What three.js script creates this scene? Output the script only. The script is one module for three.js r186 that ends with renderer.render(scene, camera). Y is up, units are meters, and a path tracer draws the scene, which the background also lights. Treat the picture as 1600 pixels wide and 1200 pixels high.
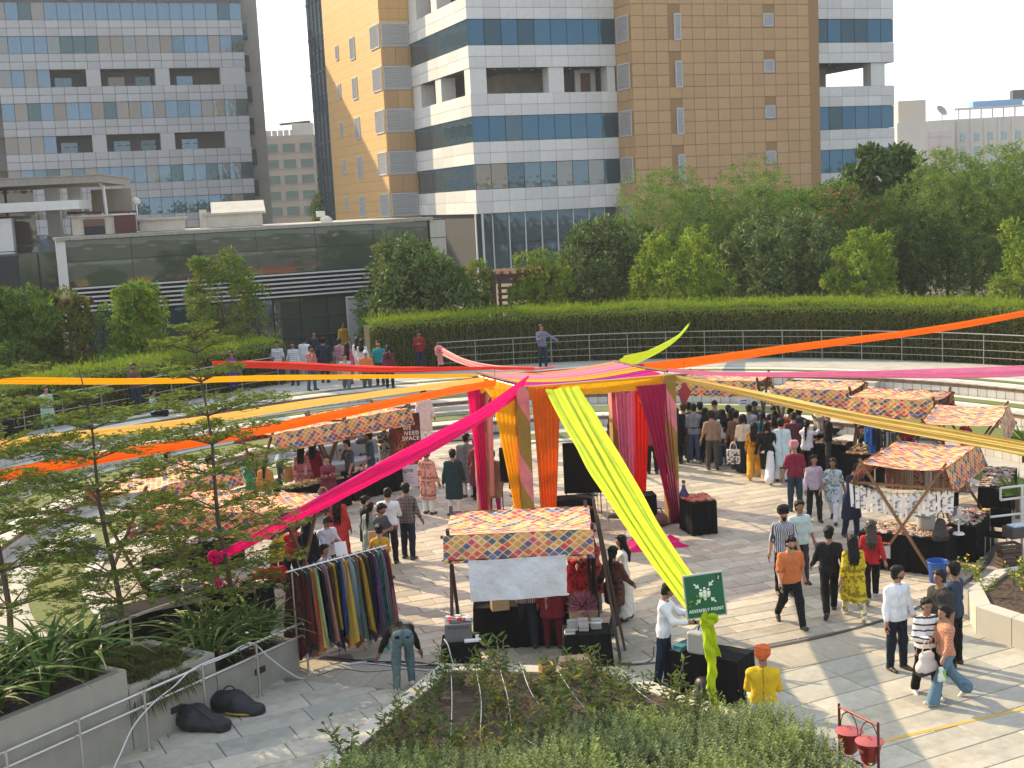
import * as THREE from 'three';
import { mergeGeometries, mergeVertices } from 'three/addons/utils/BufferGeometryUtils.js';
import { RoundedBoxGeometry } from 'three/addons/geometries/RoundedBoxGeometry.js';

// ---------- camera, sky, sun, exposure ----------
const W = 1024, H = 768;
const scene = new THREE.Scene();
const camera = new THREE.PerspectiveCamera(32.63, W / H, 0.5, 1500);
camera.position.set(0, 7.96, 0);
camera.rotation.set(-0.14, 0, -0.0508);
camera.updateMatrixWorld();
const SUN = new THREE.Vector3(-0.74, 0.56, -0.67).normalize();
const SKY_GAIN = 0.82;
{
  const w = 512, h = 256, d = new Float32Array(w * h * 4), v = new THREE.Vector3();
  for (let j = 0; j < h; j++) for (let i = 0; i < w; i++) {
    const el = ((j + 0.5) / h - 0.5) * Math.PI, az = ((i + 0.5) / w - 0.5) * 2 * Math.PI;
    v.set(Math.cos(el) * Math.cos(az), Math.sin(el), Math.cos(el) * Math.sin(az));
    const e = Math.max(0, Math.sin(el)), t = Math.pow(e, 0.55);
    const g = Math.acos(Math.min(1, v.dot(SUN)));
    const glow = Math.exp(-g * g / 0.55) * 0.75 + Math.exp(-g / 0.75) * 0.45;
    const anti = 0.5 - 0.5 * v.dot(SUN);
    let r = 1.02 * (1 - t) + 0.40 * t, gg = 1.03 * (1 - t) + 0.52 * t, b = 1.03 * (1 - t) + 0.74 * t;
    const dim = 1 - 0.10 * anti;
    r *= dim * (1 - 0.05 * anti); gg *= dim; b *= dim * (1 + 0.03 * anti);
    r += glow * 1.0; gg += glow * 0.92; b += glow * 0.8;
    const k = 4 * (j * w + i);
    d[k] = r * SKY_GAIN; d[k + 1] = gg * SKY_GAIN; d[k + 2] = b * SKY_GAIN; d[k + 3] = 1;
  }
  const tex = new THREE.DataTexture(d, w, h, THREE.RGBAFormat, THREE.FloatType);
  tex.mapping = THREE.EquirectangularReflectionMapping; tex.magFilter = THREE.LinearFilter; tex.minFilter = THREE.LinearFilter; tex.needsUpdate = true;
  scene.background = tex; scene.environment = tex;
}
const sun = new THREE.DirectionalLight(new THREE.Color(1.0, 0.79, 0.50), 4.5);
sun.position.copy(SUN).multiplyScalar(120).add(new THREE.Vector3(1, 0, -31));
sun.target.position.set(1, 0, -31);
sun.castShadow = true; sun.shadow.radius = 1.2; sun.shadow.mapSize.set(4096, 4096);
Object.assign(sun.shadow.camera, { left: -80, right: 80, top: 80, bottom: -80, near: 1, far: 400 });
scene.add(sun, sun.target);
const EXPOSURE = 1.84;
scene.fog = new THREE.FogExp2(new THREE.Color(0.86, 0.9, 0.93), 0.0004);

// ---------- helpers ----------
function rng(seed) { let s = seed >>> 0; return () => { s = (s + 0x6D2B79F5) >>> 0; let t = s; t = Math.imul(t ^ (t >>> 15), t | 1); t ^= t + Math.imul(t ^ (t >>> 7), t | 61); return ((t ^ (t >>> 14)) >>> 0) / 4294967296; }; }
let R0 = rng(12345);
const ord = n => { const a = ['', 'first', 'second', 'third', 'fourth', 'fifth', 'sixth', 'seventh', 'eighth', 'ninth', 'tenth', 'eleventh', 'twelfth', 'thirteenth', 'fourteenth', 'fifteenth', 'sixteenth', 'seventeenth', 'eighteenth', 'nineteenth'], t = ['', '', 'twent', 'thirt', 'fort']; return n < 20 ? a[n] : t[Math.floor(n / 10)] + (n % 10 ? 'y-' + a[n % 10] : 'ieth'); };
const rnd = (a = 0, b = 1) => a + (b - a) * R0();
const pick = a => a[Math.floor(R0() * a.length) % a.length];
const V = (x, y, z) => new THREE.Vector3(x, y, z);
const used = {};
function numbered(n) { const k = used[n] = (used[n] ?? -1) + 1; return k ? n + '_' + String(k).padStart(3, '0') : n; }
function shadows(o) { o.castShadow = true; o.receiveShadow = true; return o; }
function tag(o, label, category, group, kind) { if (label) o.userData.label = label; if (category) o.userData.category = category; if (group) o.userData.group = group; if (kind) o.userData.kind = kind; return o; }
function thing(name, label, category, p = V(0, 0, 0), turn = 0, group) { const o = new THREE.Group(); o.name = numbered(name); o.position.copy(p); o.rotation.y = turn; tag(o, label, category, group); scene.add(o); return o; }
function part(parent, name, geo, mat, label) { const m = shadows(new THREE.Mesh(geo, mat)); m.name = name; if (label) m.userData.label = label; parent.add(m); return m; }
function solo(name, label, category, geo, mat, p, turn = 0, group) { const m = shadows(new THREE.Mesh(geo, mat)); m.name = numbered(name); if (p) m.position.copy(p); m.rotation.y = turn; tag(m, label, category, group); scene.add(m); return m; }
function struct(name, geo, mat, p) { const m = geo ? shadows(new THREE.Mesh(geo, mat)) : new THREE.Group(); m.name = numbered(name); if (p) m.position.copy(p); m.userData.kind = 'structure'; scene.add(m); return m; }
// photograph pixel (1600 x 1200) to the point of the level plane y = h, or to the upright plane z = const
const FX = 600 / Math.tan(THREE.MathUtils.degToRad(32.63 / 2));
function ray(px, py) { return V((px - 800) / FX, -(py - 600) / FX, -1).applyQuaternion(camera.quaternion); }
function gp(px, py, h = 0) { const v = ray(px, py), s = (h - 7.96) / v.y; return V(v.x * s, h, v.z * s); }
function zp(px, py, z) { const v = ray(px, py), s = z / v.z; return V(v.x * s, 7.96 + v.y * s, z); }
function clean(g) { for (const k of Object.keys(g.attributes)) if (!['position', 'normal', 'uv', 'color'].includes(k)) g.deleteAttribute(k); return g.index ? g.toNonIndexed() : g; }
function merge(list) {
  list = list.map(clean);
  const col = list.some(g => g.attributes.color);
  if (col) for (const g of list) if (!g.attributes.color) g.setAttribute('color', new THREE.BufferAttribute(new Float32Array(g.attributes.position.count * 3).fill(1), 3));
  return mergeGeometries(list);
}
function tint(g, c) { const n = g.attributes.position.count, a = new Float32Array(n * 3); for (let i = 0; i < n; i++) { a[3 * i] = c[0]; a[3 * i + 1] = c[1]; a[3 * i + 2] = c[2]; } g.setAttribute('color', new THREE.BufferAttribute(a, 3)); return g; }
// box with texture coordinates in metres
function bx(w, h, d, x = 0, y = 0, z = 0, ry = 0, rx = 0, rz = 0) {
  const g = new THREE.BoxGeometry(w, h, d), u = g.attributes.uv, p = g.attributes.position, n = g.attributes.normal;
  for (let i = 0; i < u.count; i++) { const nx = Math.abs(n.getX(i)), ny = Math.abs(n.getY(i)); if (nx > .5) u.setXY(i, p.getZ(i), p.getY(i)); else if (ny > .5) u.setXY(i, p.getX(i), p.getZ(i)); else u.setXY(i, p.getX(i), p.getY(i)); }
  if (rz) g.rotateZ(rz); if (rx) g.rotateX(rx); if (ry) g.rotateY(ry); g.translate(x, y, z); return g;
}
function rbx(w, h, d, r, x = 0, y = 0, z = 0, ry = 0) { const g = new RoundedBoxGeometry(w, h, d, 2, r); if (ry) g.rotateY(ry); g.translate(x, y, z); return g; }
function rod(a, b, r0, r1 = r0, seg = 7) {
  const d = V().subVectors(b, a), l = d.length(), g = new THREE.CylinderGeometry(r1, r0, l, seg);
  const u = g.attributes.uv; for (let i = 0; i < u.count; i++) u.setXY(i, u.getX(i) * 6.28 * r0, u.getY(i) * l);
  g.applyQuaternion(new THREE.Quaternion().setFromUnitVectors(V(0, 1, 0), d.normalize())); g.translate((a.x + b.x) / 2, (a.y + b.y) / 2, (a.z + b.z) / 2); return g;
}
function beam(a, b, w, h) { // square timber from a to b
  const d = V().subVectors(b, a), l = d.length(), g = bx(w, l, h);
  g.applyQuaternion(new THREE.Quaternion().setFromUnitVectors(V(0, 1, 0), d.normalize())); g.translate((a.x + b.x) / 2, (a.y + b.y) / 2, (a.z + b.z) / 2); return g;
}
function tube(pts, r, seg = 24, rs = 6) { return new THREE.TubeGeometry(new THREE.CatmullRomCurve3(pts), seg, r, rs, false); }
// a sheet from a grid of points f(u, v), with texture coordinates in metres along both sides
function sheet(f, nu, nv, uvf) {
  const pos = [], uv = [], idx = [];
  for (let j = 0; j <= nv; j++) for (let i = 0; i <= nu; i++) { const p = f(i / nu, j / nv); pos.push(p.x, p.y, p.z); const t = uvf ? uvf(i / nu, j / nv) : [i / nu, j / nv]; uv.push(t[0], t[1]); }
  for (let j = 0; j < nv; j++) for (let i = 0; i < nu; i++) { const a = j * (nu + 1) + i, b = a + 1, c = a + nu + 1, d = c + 1; idx.push(a, b, d, a, d, c); }
  const g = new THREE.BufferGeometry(); g.setAttribute('position', new THREE.Float32BufferAttribute(pos, 3)); g.setAttribute('uv', new THREE.Float32BufferAttribute(uv, 2)); g.setIndex(idx); g.computeVertexNormals(); return g;
}
function hash(x, y) { let n = Math.imul(x | 0, 374761393) + Math.imul(y | 0, 668265263); n = Math.imul(n ^ (n >>> 13), 1274126177); return ((n ^ (n >>> 16)) >>> 0) / 4294967296; }
function vnoise(x, y, per) { const xi = Math.floor(x), yi = Math.floor(y), fx = x - xi, fy = y - yi, m = a => per ? ((a % per) + per) % per : a; const s = t => t * t * (3 - 2 * t), u = s(fx), w = s(fy); const a = hash(m(xi), m(yi)), b = hash(m(xi + 1), m(yi)), c = hash(m(xi), m(yi + 1)), d = hash(m(xi + 1), m(yi + 1)); return (a + (b - a) * u) * (1 - w) + (c + (d - c) * u) * w; }
function fbm(x, y, per, oct = 4) { let s = 0, a = .5, f = 1; for (let o = 0; o < oct; o++) { s += a * vnoise(x * f + o * 17 * (per ? 0 : 1), y * f, per ? per * f : 0); a *= .5; f *= 2; } return s / (1 - Math.pow(.5, oct)); }
function texture(n, f, { srgb = false, rep = [1, 1], m = n } = {}) {
  const d = new Uint8Array(n * m * 4);
  for (let j = 0; j < m; j++) for (let i = 0; i < n; i++) { const c = f(i / n, j / m, i, j), k = 4 * (j * n + i); d[k] = 255 * Math.min(1, Math.max(0, c[0])); d[k + 1] = 255 * Math.min(1, Math.max(0, c[1])); d[k + 2] = 255 * Math.min(1, Math.max(0, c[2])); d[k + 3] = 255; }
  const t = new THREE.DataTexture(d, n, m); t.wrapS = t.wrapT = THREE.RepeatWrapping; t.magFilter = THREE.LinearFilter; t.minFilter = THREE.LinearMipmapLinearFilter; t.generateMipmaps = true;
  if (srgb) t.colorSpace = THREE.SRGBColorSpace; t.repeat.set(rep[0], rep[1]); t.needsUpdate = true; return t;
}
function canvasTex(w, h, draw) { const c = document.createElement('canvas'); c.width = w; c.height = h; draw(c.getContext('2d'), w, h); const t = new THREE.CanvasTexture(c); t.colorSpace = THREE.SRGBColorSpace; return t; }
const lin = (r, g, b) => new THREE.Color().setRGB(r, g, b);
const hex = h => new THREE.Color(h);
function std(color, rough = .8, o = {}) { return new THREE.MeshStandardMaterial({ color, roughness: rough, side: THREE.DoubleSide, ...o }); }
function rep(t, x, y = x) { const c = t.clone(); c.repeat.set(x, y); c.needsUpdate = true; return c; }

// shared textures
const T = {};
T.stone = texture(512, (u, v) => { const a = fbm(u * 6, v * 6, 6, 5), b = fbm(u * 24, v * 24, 24, 3), c = fbm(u * 3, v * 3, 3, 3), st = fbm(u * 5, v * 5, 5, 4); const k = .66 + .34 * (a * .7 + b * .3) + .16 * (c - .5) - .5 * Math.max(0, st - .62); return [k, k * (.99 + .02 * c), k * (.96 + .06 * c)]; });
T.stoneB = texture(256, (u, v) => { const a = fbm(u * 16, v * 16, 16, 4); return [a, a, a]; });
T.panel = texture(128, (u, v) => { const s = fbm(u * 12, v * 2, 12, 3), a = fbm(u * 5, v * 5, 5, 4), k = .86 + .1 * s + .07 * (a - .5); return [k, k, k * .99]; });
T.grime = texture(256, (u, v) => { const a = fbm(u * 4, v * 4, 4, 5), s = fbm(u * 20, v * 1.0, 20, 2), k = .72 + .22 * a + .1 * s; return [k, k * .985, k * .95]; });
T.wood = texture(128, (u, v) => { const a = fbm(u * 24, v * 2, 24, 4), k = .6 + .5 * a; return [k, k * .96, k * .9]; }, { m: 128 });
T.fabricB = texture(64, (u, v) => { const k = .5 + .25 * Math.sin(u * 2 * Math.PI * 16) + .25 * Math.sin(v * 2 * Math.PI * 16); return [k, k, k]; });
T.cloth = texture(128, (u, v) => { const a = fbm(u * 8, v * 8, 8, 4), k = .84 + .2 * a; return [k, k, k]; });
T.fold = texture(128, (u, v) => { const w = fbm(u * 4, v * 4, 4, 2) * 1.2, a = fbm(u * 9 + w, v * 4 + w, 0, 3), k = .5 + .5 * Math.sin((u * 5 + v * 3 + 1.6 * a) * 6.2832 ) * a; return [k, k, k]; });
T.noiseB = texture(256, (u, v) => { const a = fbm(u * 8, v * 8, 8, 6); return [a, a, a]; });
T.leafv = texture(64, (u, v) => { const a = fbm(u * 6, v * 6, 6, 3), k = .75 + .35 * a; return [k, k, k * .9]; });
T.soil = texture(256, (u, v) => { const a = fbm(u * 14, v * 14, 14, 5), k = .4 + .75 * a; return [k, k * .95, k * .9]; });
T.grass = texture(256, (u, v) => { const a = fbm(u * 40, v * 40, 40, 3), b = fbm(u * 4, v * 4, 4, 4), k = .55 + .5 * a; return [k * (.8 + .5 * b), k, k * .8]; });
// block printed diamonds in many colours, as on a quilted awning
T.patch = texture(512, (u, v) => {
  const N = 6, a = (u + v) * N, b = (u - v) * N, i = Math.floor(a), j = Math.floor(b), fx = a - i - .5, fy = b - j - .5, ii = ((i % (2 * N)) + 2 * N) % (2 * N), jj = ((j % (2 * N)) + 2 * N) % (2 * N);
  // wrap: (i+j, i-j) must repeat with the square
  const cx = Math.floor(((i + j + 1) / 2)), cy = Math.floor((i - j) / 2), kx = ((cx % N) + N) % N, ky = ((cy % N) + N) % N, odd = (((i + j) % 2) + 2) % 2;
  const cols = [[.86, .62, .26], [.80, .20, .22], [.22, .30, .55], [.88, .70, .34], [.85, .33, .24], [.36, .42, .66], [.84, .66, .30], [.78, .26, .38], [.40, .44, .36], [.90, .74, .42], [.20, .32, .42], [.86, .44, .30]];
  const c = cols[Math.floor(hash(kx * 7 + odd * 31 + 3, ky * 13 + 5) * cols.length)], m = Math.max(Math.abs(fx), Math.abs(fy)), r = Math.hypot(fx, fy);
  let o = [1, 1, 1]; if (m > .455) return [.93, .84, .62]; const s = Math.sin(Math.atan2(fy, fx) * 8) * .03;
  const st = hash(kx + 50, ky + odd * 9) < .5; let q = 1; if (st) { if (Math.abs(r - .22) < .05 + s || r < .06) q = .72; if (m > .37 && m < .41) q = 1.25; } else { if ((Math.floor(fx * 12) + Math.floor(fy * 12)) % 2 === 0 && r < .36) q = .82; if (m > .38 && m < .41) q = .7; }
  return [.10 + .9 * (c[0] * .86 + .12) * q, .08 + .9 * (c[1] * .86 + .10) * q, .07 + .9 * (c[2] * .86 + .08) * q];
}, { srgb: true });
// ---------- ground of the whole place ----------
const CX = 1.05, CZ = -31.4;                       // centre of the round plaza
const ring = (r, a, y = 0) => V(CX + r * Math.sin(a), y, CZ - r * Math.cos(a));
const DEG = Math.PI / 180;
const M = {};
M.base = std(lin(.30, .28, .24), .9, { map: rep(T.stone, .25) });
M.slab = [0, 1, 2, 3, 4, 5].map(i => { const b = [[.52, .455, .355], [.48, .425, .34], [.55, .485, .37], [.465, .405, .315], [.53, .47, .375], [.50, .44, .345]][i]; const q = [1, .9, 1.06, .84, 1.02, .95][i]; return std(lin(b[0] * q, b[1] * q, b[2] * q), .72, { map: T.stone, bumpMap: T.stoneB, bumpScale: .0015 }); });
M.slabG = [0, 1, 2, 3, 4].map(i => { const b = [[.47, .44, .36], [.50, .45, .35], [.44, .425, .36], [.465, .435, .355], [.51, .47, .38]][i]; const q = [.94, 1, .86, .95, 1.02][i]; return std(lin(b[0] * q, b[1] * q, b[2] * q), .7, { map: T.stone, bumpMap: T.stoneB, bumpScale: .0015 }); });
M.white = std(lin(.62, .59, .53), .75, { map: T.stone });
M.wtile = [0, 1, 2].map(i => std(lin(.56 + .03 * i, .55 + .03 * i, .51 + .03 * i), .6, { map: T.stone }));
M.btile = std(lin(.24, .13, .075), .7, { map: texture(128, (u, v) => { const i = Math.floor(u * 16), e = (u * 16) % 1, k = (.65 + .6 * hash(i, 3)) * (e < .1 ? .35 : 1); return [k, k, k]; }), bumpMap: T.stoneB, bumpScale: .001 });
M.pave = std(lin(.46, .44, .38), .8, { map: rep(T.stone, .5) });
M.grass = std(lin(.13, .17, .045), .95, { map: rep(T.grass, .7), bumpMap: rep(T.grass, .7), bumpScale: .03 });
M.conc = std(lin(.36, .34, .29), .85, { map: rep(T.grime, .6), bumpMap: rep(T.noiseB, .6), bumpScale: .004 });
M.concL = std(lin(.52, .49, .42), .8, { map: rep(T.grime, .5), bumpMap: T.stoneB, bumpScale: .001 });
M.rail = std(lin(.36, .35, .32), .42, { metalness: .75 });
M.steel = std(lin(.62, .60, .56), .32, { metalness: .9 });
M.soil = std(lin(.075, .05, .033), 1, { map: T.soil, bumpMap: T.soil, bumpScale: .05 });
M.dark = std(lin(.02, .02, .022), .6);
{
  const g = new THREE.PlaneGeometry(1400, 1400); g.rotateX(-Math.PI / 2); const u = g.attributes.uv; for (let i = 0; i < u.count; i++) u.setXY(i, u.getX(i) * 700, u.getY(i) * 700);
  struct('ground', g, M.base, V(0, -.06, -300));
}
// ring sector sheet / ring block
function ringSheet(r0, r1, a0, a1, y, n = 64) { return sheet((u, v) => ring(r0 + (r1 - r0) * v, a0 + (a1 - a0) * u, y), n, 1, (u, v) => [(a1 - a0) * u * (r0 + r1) / 2, v * (r1 - r0)]); }
function ringWall(r, a0, a1, y0, y1, n = 64) { return sheet((u, v) => ring(r, a0 + (a1 - a0) * u, y0 + (y1 - y0) * v), n, 1, (u, v) => [(a1 - a0) * u * r, v * (y1 - y0)]); }
function ringBlock(r0, r1, a0, a1, y0, y1, n = 1) {
  const P = [], q = (r, a, y) => ring(r, a, y), list = [];
  list.push(ringSheet(r0, r1, a0, a1, y1, n), ringWall(r0, a0, a1, y0, y1, n), ringWall(r1, a0, a1, y0, y1, n));
  for (const a of [a0, a1]) list.push(sheet((u, v) => q(r0 + (r1 - r0) * u, a, y0 + (y1 - y0) * v), 1, 1, (u, v) => [u * (r1 - r0), v * (y1 - y0)]));
  return merge(list);
}
// ---- round plaza floor: slabs laid in rows, cut by the circle ----
const YAW = .358, D1 = V(Math.cos(YAW), 0, -Math.sin(YAW)), NB = V(Math.sin(YAW), 0, Math.cos(YAW));
R0 = rng(77);
function slabGeo(w, d, t = .05) { // slab with a small chamfer round its top
  const c = .008, g = new THREE.BufferGeometry(), x = w / 2, z = d / 2, P = [], U = [], q = (a, b, e, f) => { for (const p of [a, b, e, a, e, f]) { P.push(...p); U.push(p[0], p[2]); } };
  const T0 = [[-x + c, t, -z + c], [x - c, t, -z + c], [x - c, t, z - c], [-x + c, t, z - c]], T1 = [[-x, t - c, -z], [x, t - c, -z], [x, t - c, z], [-x, t - c, z]], T2 = T1.map(p => [p[0], 0, p[2]]);
  q(T0[0], T0[3], T0[2], T0[1]); for (let i = 0; i < 4; i++) { const j = (i + 1) % 4; q(T0[i], T0[j], T1[j], T1[i]); q(T1[i], T1[j], T2[j], T2[i]); }
  g.setAttribute('position', new THREE.Float32BufferAttribute(P, 3)); g.setAttribute('uv', new THREE.Float32BufferAttribute(U, 2)); g.computeVertexNormals(); return g;
}
function shiftUv(g, a, b) { const c = g.clone(), u = c.attributes.uv; for (let i = 0; i < u.count; i++) u.setXY(i, u.getX(i) + a, u.getY(i) + b); return c; }
const plazaFloor = struct('plaza_floor');
const fr = 12.3;
part(plazaFloor, 'mortar_bed', (() => { const g = new THREE.CircleGeometry(fr, 96); g.rotateX(-Math.PI / 2); g.translate(CX, -.012, CZ); return g; })(), std(lin(.17, .145, .115), .9));
{
  const SW = .78, SD = .40, gv = [0, 1, 2, 3].map(k => shiftUv(slabGeo(SW - .016, SD - .016), k * .31, k * .57)), cells = [];
  const dir = NB.clone().negate();
  for (let j = -34; j <= 34; j++) for (let i = -20; i <= 20; i++) {
    const a = (i + (j & 1 ? .5 : 0) + .12 * (hash(j, 9) - .5)) * SW, b = j * SD, p = V(CX, 0, CZ).addScaledVector(D1, a).addScaledVector(NB, b), r = Math.hypot(p.x - CX, p.z - CZ);
    if (r > 10.0 && (p.z > CZ + 2 || p.x > CX + 20)) continue; if (r > fr - .3) continue;
    cells.push([p, i, j]);
  }
  cells.sort((a, b) => b[0].z - a[0].z);
  const inView = p => Math.abs(p.x / p.z) < .42, near = cells.filter(c => inView(c[0])).slice(0, 300), set = new Set(near), rest = [];
  const put = (c) => { const h = hash(c[1] + 100, c[2] + 100); return [V(c[0].x, -.05 + .0035 * hash(c[1], c[2] + 40), c[0].z), (h - .5) * .006]; };
  for (const c of near) { const [p, t] = put(c), s = part(plazaFloor, 'paving_slab', gv[Math.floor(hash(c[1], c[2]) * 4)], M.slab[Math.floor(hash(c[1] + 7, c[2]) * 6)]); s.position.copy(p); s.rotation.y = YAW + t; }
  const groups = M.slab.map(() => []);
  for (const c of cells) if (!set.has(c)) { const [p, t] = put(c), g = gv[Math.floor(hash(c[1], c[2]) * 4)].clone(); g.rotateY(YAW + t); g.translate(p.x, p.y, p.z); groups[Math.floor(hash(c[1] + 7, c[2]) * 6)].push(g); }
  groups.forEach((gs, k) => { if (gs.length) part(plazaFloor, 'far_paving', merge(gs), M.slab[k]).userData.kind = 'stuff'; });
}
// dark drain round the near edge
part(plazaFloor, 'drain_channel', merge([ringBlock(9.93, 10.02, 95 * DEG, 265 * DEG, -.04, .012, 60)]), std(lin(.06, .055, .05), .6, { metalness: .3 }));
// ---- foreground paving of larger slabs ----
const fore = struct('foreground_pavement');
{
  const g = sheet((u, v) => V(-16 + 34 * u, -.055, -10 - 24 * v), 1, 1); part(fore, 'mortar_bed', g, std(lin(.17, .155, .13), .9));
  const SW = 1.15, SD = .62, gv = [0, 1, 2, 3].map(k => shiftUv(slabGeo(SW - .014, SD - .014), k * .31, k * .57)), cells = [];
  const dx = V(Math.cos(.46), 0, -Math.sin(.46)), dz = V(Math.sin(.46), 0, Math.cos(.46));
  for (let j = -30; j <= 30; j++) for (let i = -24; i <= 24; i++) {
    const p = V(0, 0, -19).addScaledVector(dx, (i + hash(j, 5) * .8) * SW).addScaledVector(dz, j * SD), r = Math.hypot(p.x - CX, p.z - CZ);
    if (r < 10.55 || p.z > -13 || p.z < -30 || Math.abs(p.x) > 15) continue; cells.push([p, i, j]);
  }
  cells.sort((a, b) => b[0].z - a[0].z);
  const seen = cells.filter(c => Math.abs(c[0].x / c[0].z) < .43 && c[0].z < -15.2), near = new Set(seen.slice(0, 300)), gs = [];
  for (const c of cells) { const y = -.05 + .004 * hash(c[1], c[2] + 3); if (near.has(c)) { const s = part(fore, 'paving_slab', gv[Math.floor(hash(c[1], c[2]) * 4)], M.slabG[Math.floor(hash(c[1] + 7, c[2]) * 5)]); s.position.set(c[0].x, y, c[0].z); s.rotation.y = .46; } else { const g = gv[0].clone(); g.rotateY(.46); g.translate(c[0].x, y, c[0].z); gs.push(g); } }
  if (gs.length) part(fore, 'outer_paving', merge(gs), M.slabG[1]).userData.kind = 'stuff';
  // narrow curb ring of cut stones between circle and foreground
  const st = std(lin(.42, .37, .29), .8, { map: T.stone, bumpMap: T.stoneB, bumpScale: .002 });
  for (let k = 0; k < 44; k++) { const a = (97 + k * 3.82) * DEG; part(fore, 'edge_stone', ringBlock(10.035, 11.0, a, a + 3.78 * DEG, -.05, .011, 2), st); }
  // painted yellow line
  const a = gp(1240, 1190, .006), b = gp(1600, 1107, .006), n = V(-(b.z - a.z), 0, b.x - a.x).normalize().multiplyScalar(.035), a2 = a.clone().addScaledVector(V().subVectors(b, a), -.3), b2 = b.clone().addScaledVector(V().subVectors(b, a), .5);
  part(fore, 'painted_line', sheet((u, v) => a2.clone().lerp(b2, u).addScaledVector(n, 2 * v - 1), 8, 1, (u, v) => [u * 6, v * .1]), std(lin(.70, .42, .06), .7, { map: T.stone }));
}
// ---- terraces round the back: three tiers, each with coping, tiles and a strip of grass ----
const TIERS = [[13.4, 0, .42], [15.9, .42, .82], [17.75, .82, 1.22]];
const A0 = -128 * DEG, A1 = 112 * DEG;
const stairs = [[-21, -9], [31, 41]];
TIERS.forEach(([r, y0, y1], k) => {
  const t = struct('terrace'), next = k < 2 ? TIERS[k + 1][0] : r + 1.75;
  part(t, 'brick_band', ringWall(r, A0, A1, y1 - .14, y1 - .03, 160), M.btile);
  part(t, 'wall_core', ringWall(r + .03, A0, A1, y0 - .05, y1, 160), std(lin(.12, .11, .1), .9));
  const n = Math.floor((A1 - A0) * r / .34), da = (A1 - A0) / n;
  const vis = a => { const p = ring(r, a, y1); return Math.abs(p.x / p.z) < .45 && p.z < -14; };
  const tg = M.wtile.map(() => ringBlock(r - .004, r + .025, -da * .5 + .0006, da * .5 - .0006, y0 + .01, y1 - .145, 1).translate(-CX, 0, -CZ));
  const cg = ringBlock(r - .03, r + .40, -da + .0005, da - .0005, y1 - .03, y1, 1).translate(-CX, 0, -CZ);
  const cm = [.50, .46, .54].map(c => std(lin(c, c * .95, c * .83), .8, { map: T.stone }));
  for (let i = 0; i < n; i++) { const a = A0 + (i + .5) * da; if (!vis(a)) continue; const m = part(t, 'wall_tile', tg[0], M.wtile[Math.floor(hash(i, k) * 3)]); m.position.set(CX, 0, CZ); m.rotation.y = -a; if (i % 2 === 0) { const c = part(t, 'coping_stone', cg, cm[Math.floor(hash(i, k + 9) * 3)]); c.position.set(CX, 0, CZ); c.rotation.y = -a - da / 2; } }
  part(t, 'walk_strip', ringSheet(r + .4, r + .75, A0, A1, y1 - .004, 160), M.white);
  const gs = ringSheet(r + .75, next - (k < 2 ? .5 : .6), A0, A1, y1 + .012, 160);
  part(t, 'grass_strip', gs, M.grass);
  part(t, 'stone_strip', ringSheet(next - (k < 2 ? .5 : .6), next + .05, A0, A1, y1 - .002, 160), M.white);
  stairs.forEach(([a, b]) => { for (let s = 1; s <= 2; s++) part(t, 'step', ringBlock(r - .36 * (3 - s), r - .36 * (2 - s) - .002 - (s === 2 ? .005 : 0), a * DEG, b * DEG, y0 - .02, y0 + (y1 - y0) * s / 3, 8), M.concL); });
});
// inner ring at floor level: white kerb and grass on the left
{
  const t = struct('lower_lawn');
  for (const [a, b] of [[-128, -24], [-6, 28], [45, 112]]) {
    part(t, 'kerb_strip', ringBlock(10.9, 11.25, a * DEG, b * DEG, -.05, .05, 60), M.white);
    part(t, 'lawn', ringSheet(11.25, 12.35, a * DEG, b * DEG, .04, 80), M.grass);
    part(t, 'walk', ringBlock(12.35, 13.38, a * DEG, b * DEG, -.05, .055, 80), M.pave);
  }
}
// upper walkway and land behind it
const RR = a => { const d = a / DEG; return d < -46 ? 19.9 : d < -27 ? 19.9 + 2.0 * (d + 46) / 19 : 21.9; };
struct('upper_walkway', sheet((u, v) => { const a = A0 + (A1 - A0) * u, r = 19.5 + (RR(a) + .25 - 19.5) * v; return ring(r, a, 1.224); }, 120, 1, (u, v) => [u * 80, v * 2]), M.pave);
struct('upper_ground', sheet((u, v) => { const a = A0 + (A1 - A0) * u; return ring(19.4 + (v > 0 ? 280 : 0), a, 1.2); }, 96, 1, (u, v) => [u * 80, v * 300]), std(lin(.16, .14, .10), .95, { map: rep(T.soil, .3) }));
// ---------- buildings ----------
M.alu = [0, 1, 2, 3].map(i => std(lin(.60 + .035 * i, .595 + .035 * i, .565 + .033 * i), .45, { map: T.panel }));
M.aluS = [0, 1, 2].map(i => std(lin(.42 + .03 * i, .425 + .03 * i, .43 + .03 * i), .42, { map: T.panel }));
M.orange = [0, 1, 2].map(i => std(lin(.47 + .02 * i, .285 + .014 * i, .125 + .01 * i), .55, { map: T.panel }));
M.joint = std(lin(.06, .06, .06), .9);
M.wavy = texture(64, (u, v) => { const a = fbm(u * 3, v * 3, 3, 2); return [a, a, a]; });
const glassM = (r, g, b, met = .55, rough = .05, bump = .02) => std(lin(r, g, b), rough, { metalness: met, bumpMap: M.wavy, bumpScale: bump });
M.gBlue = [glassM(.030, .10, .165), glassM(.028, .095, .155), glassM(.038, .11, .175), glassM(.025, .065, .09)];
M.gGrey = [glassM(.13, .205, .27), glassM(.20, .22, .215, .35), glassM(.21, .19, .16, .25), glassM(.10, .16, .20), glassM(.24, .23, .20, .2), glassM(.06, .11, .12)];
M.gDark = glassM(.05, .10, .13, .5, .04);
M.louv = std(lin(.50, .52, .53), .5);
M.wallIn = std(lin(.34, .31, .26), .85, { map: rep(T.grime, .2) });
const gcache = {};
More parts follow.
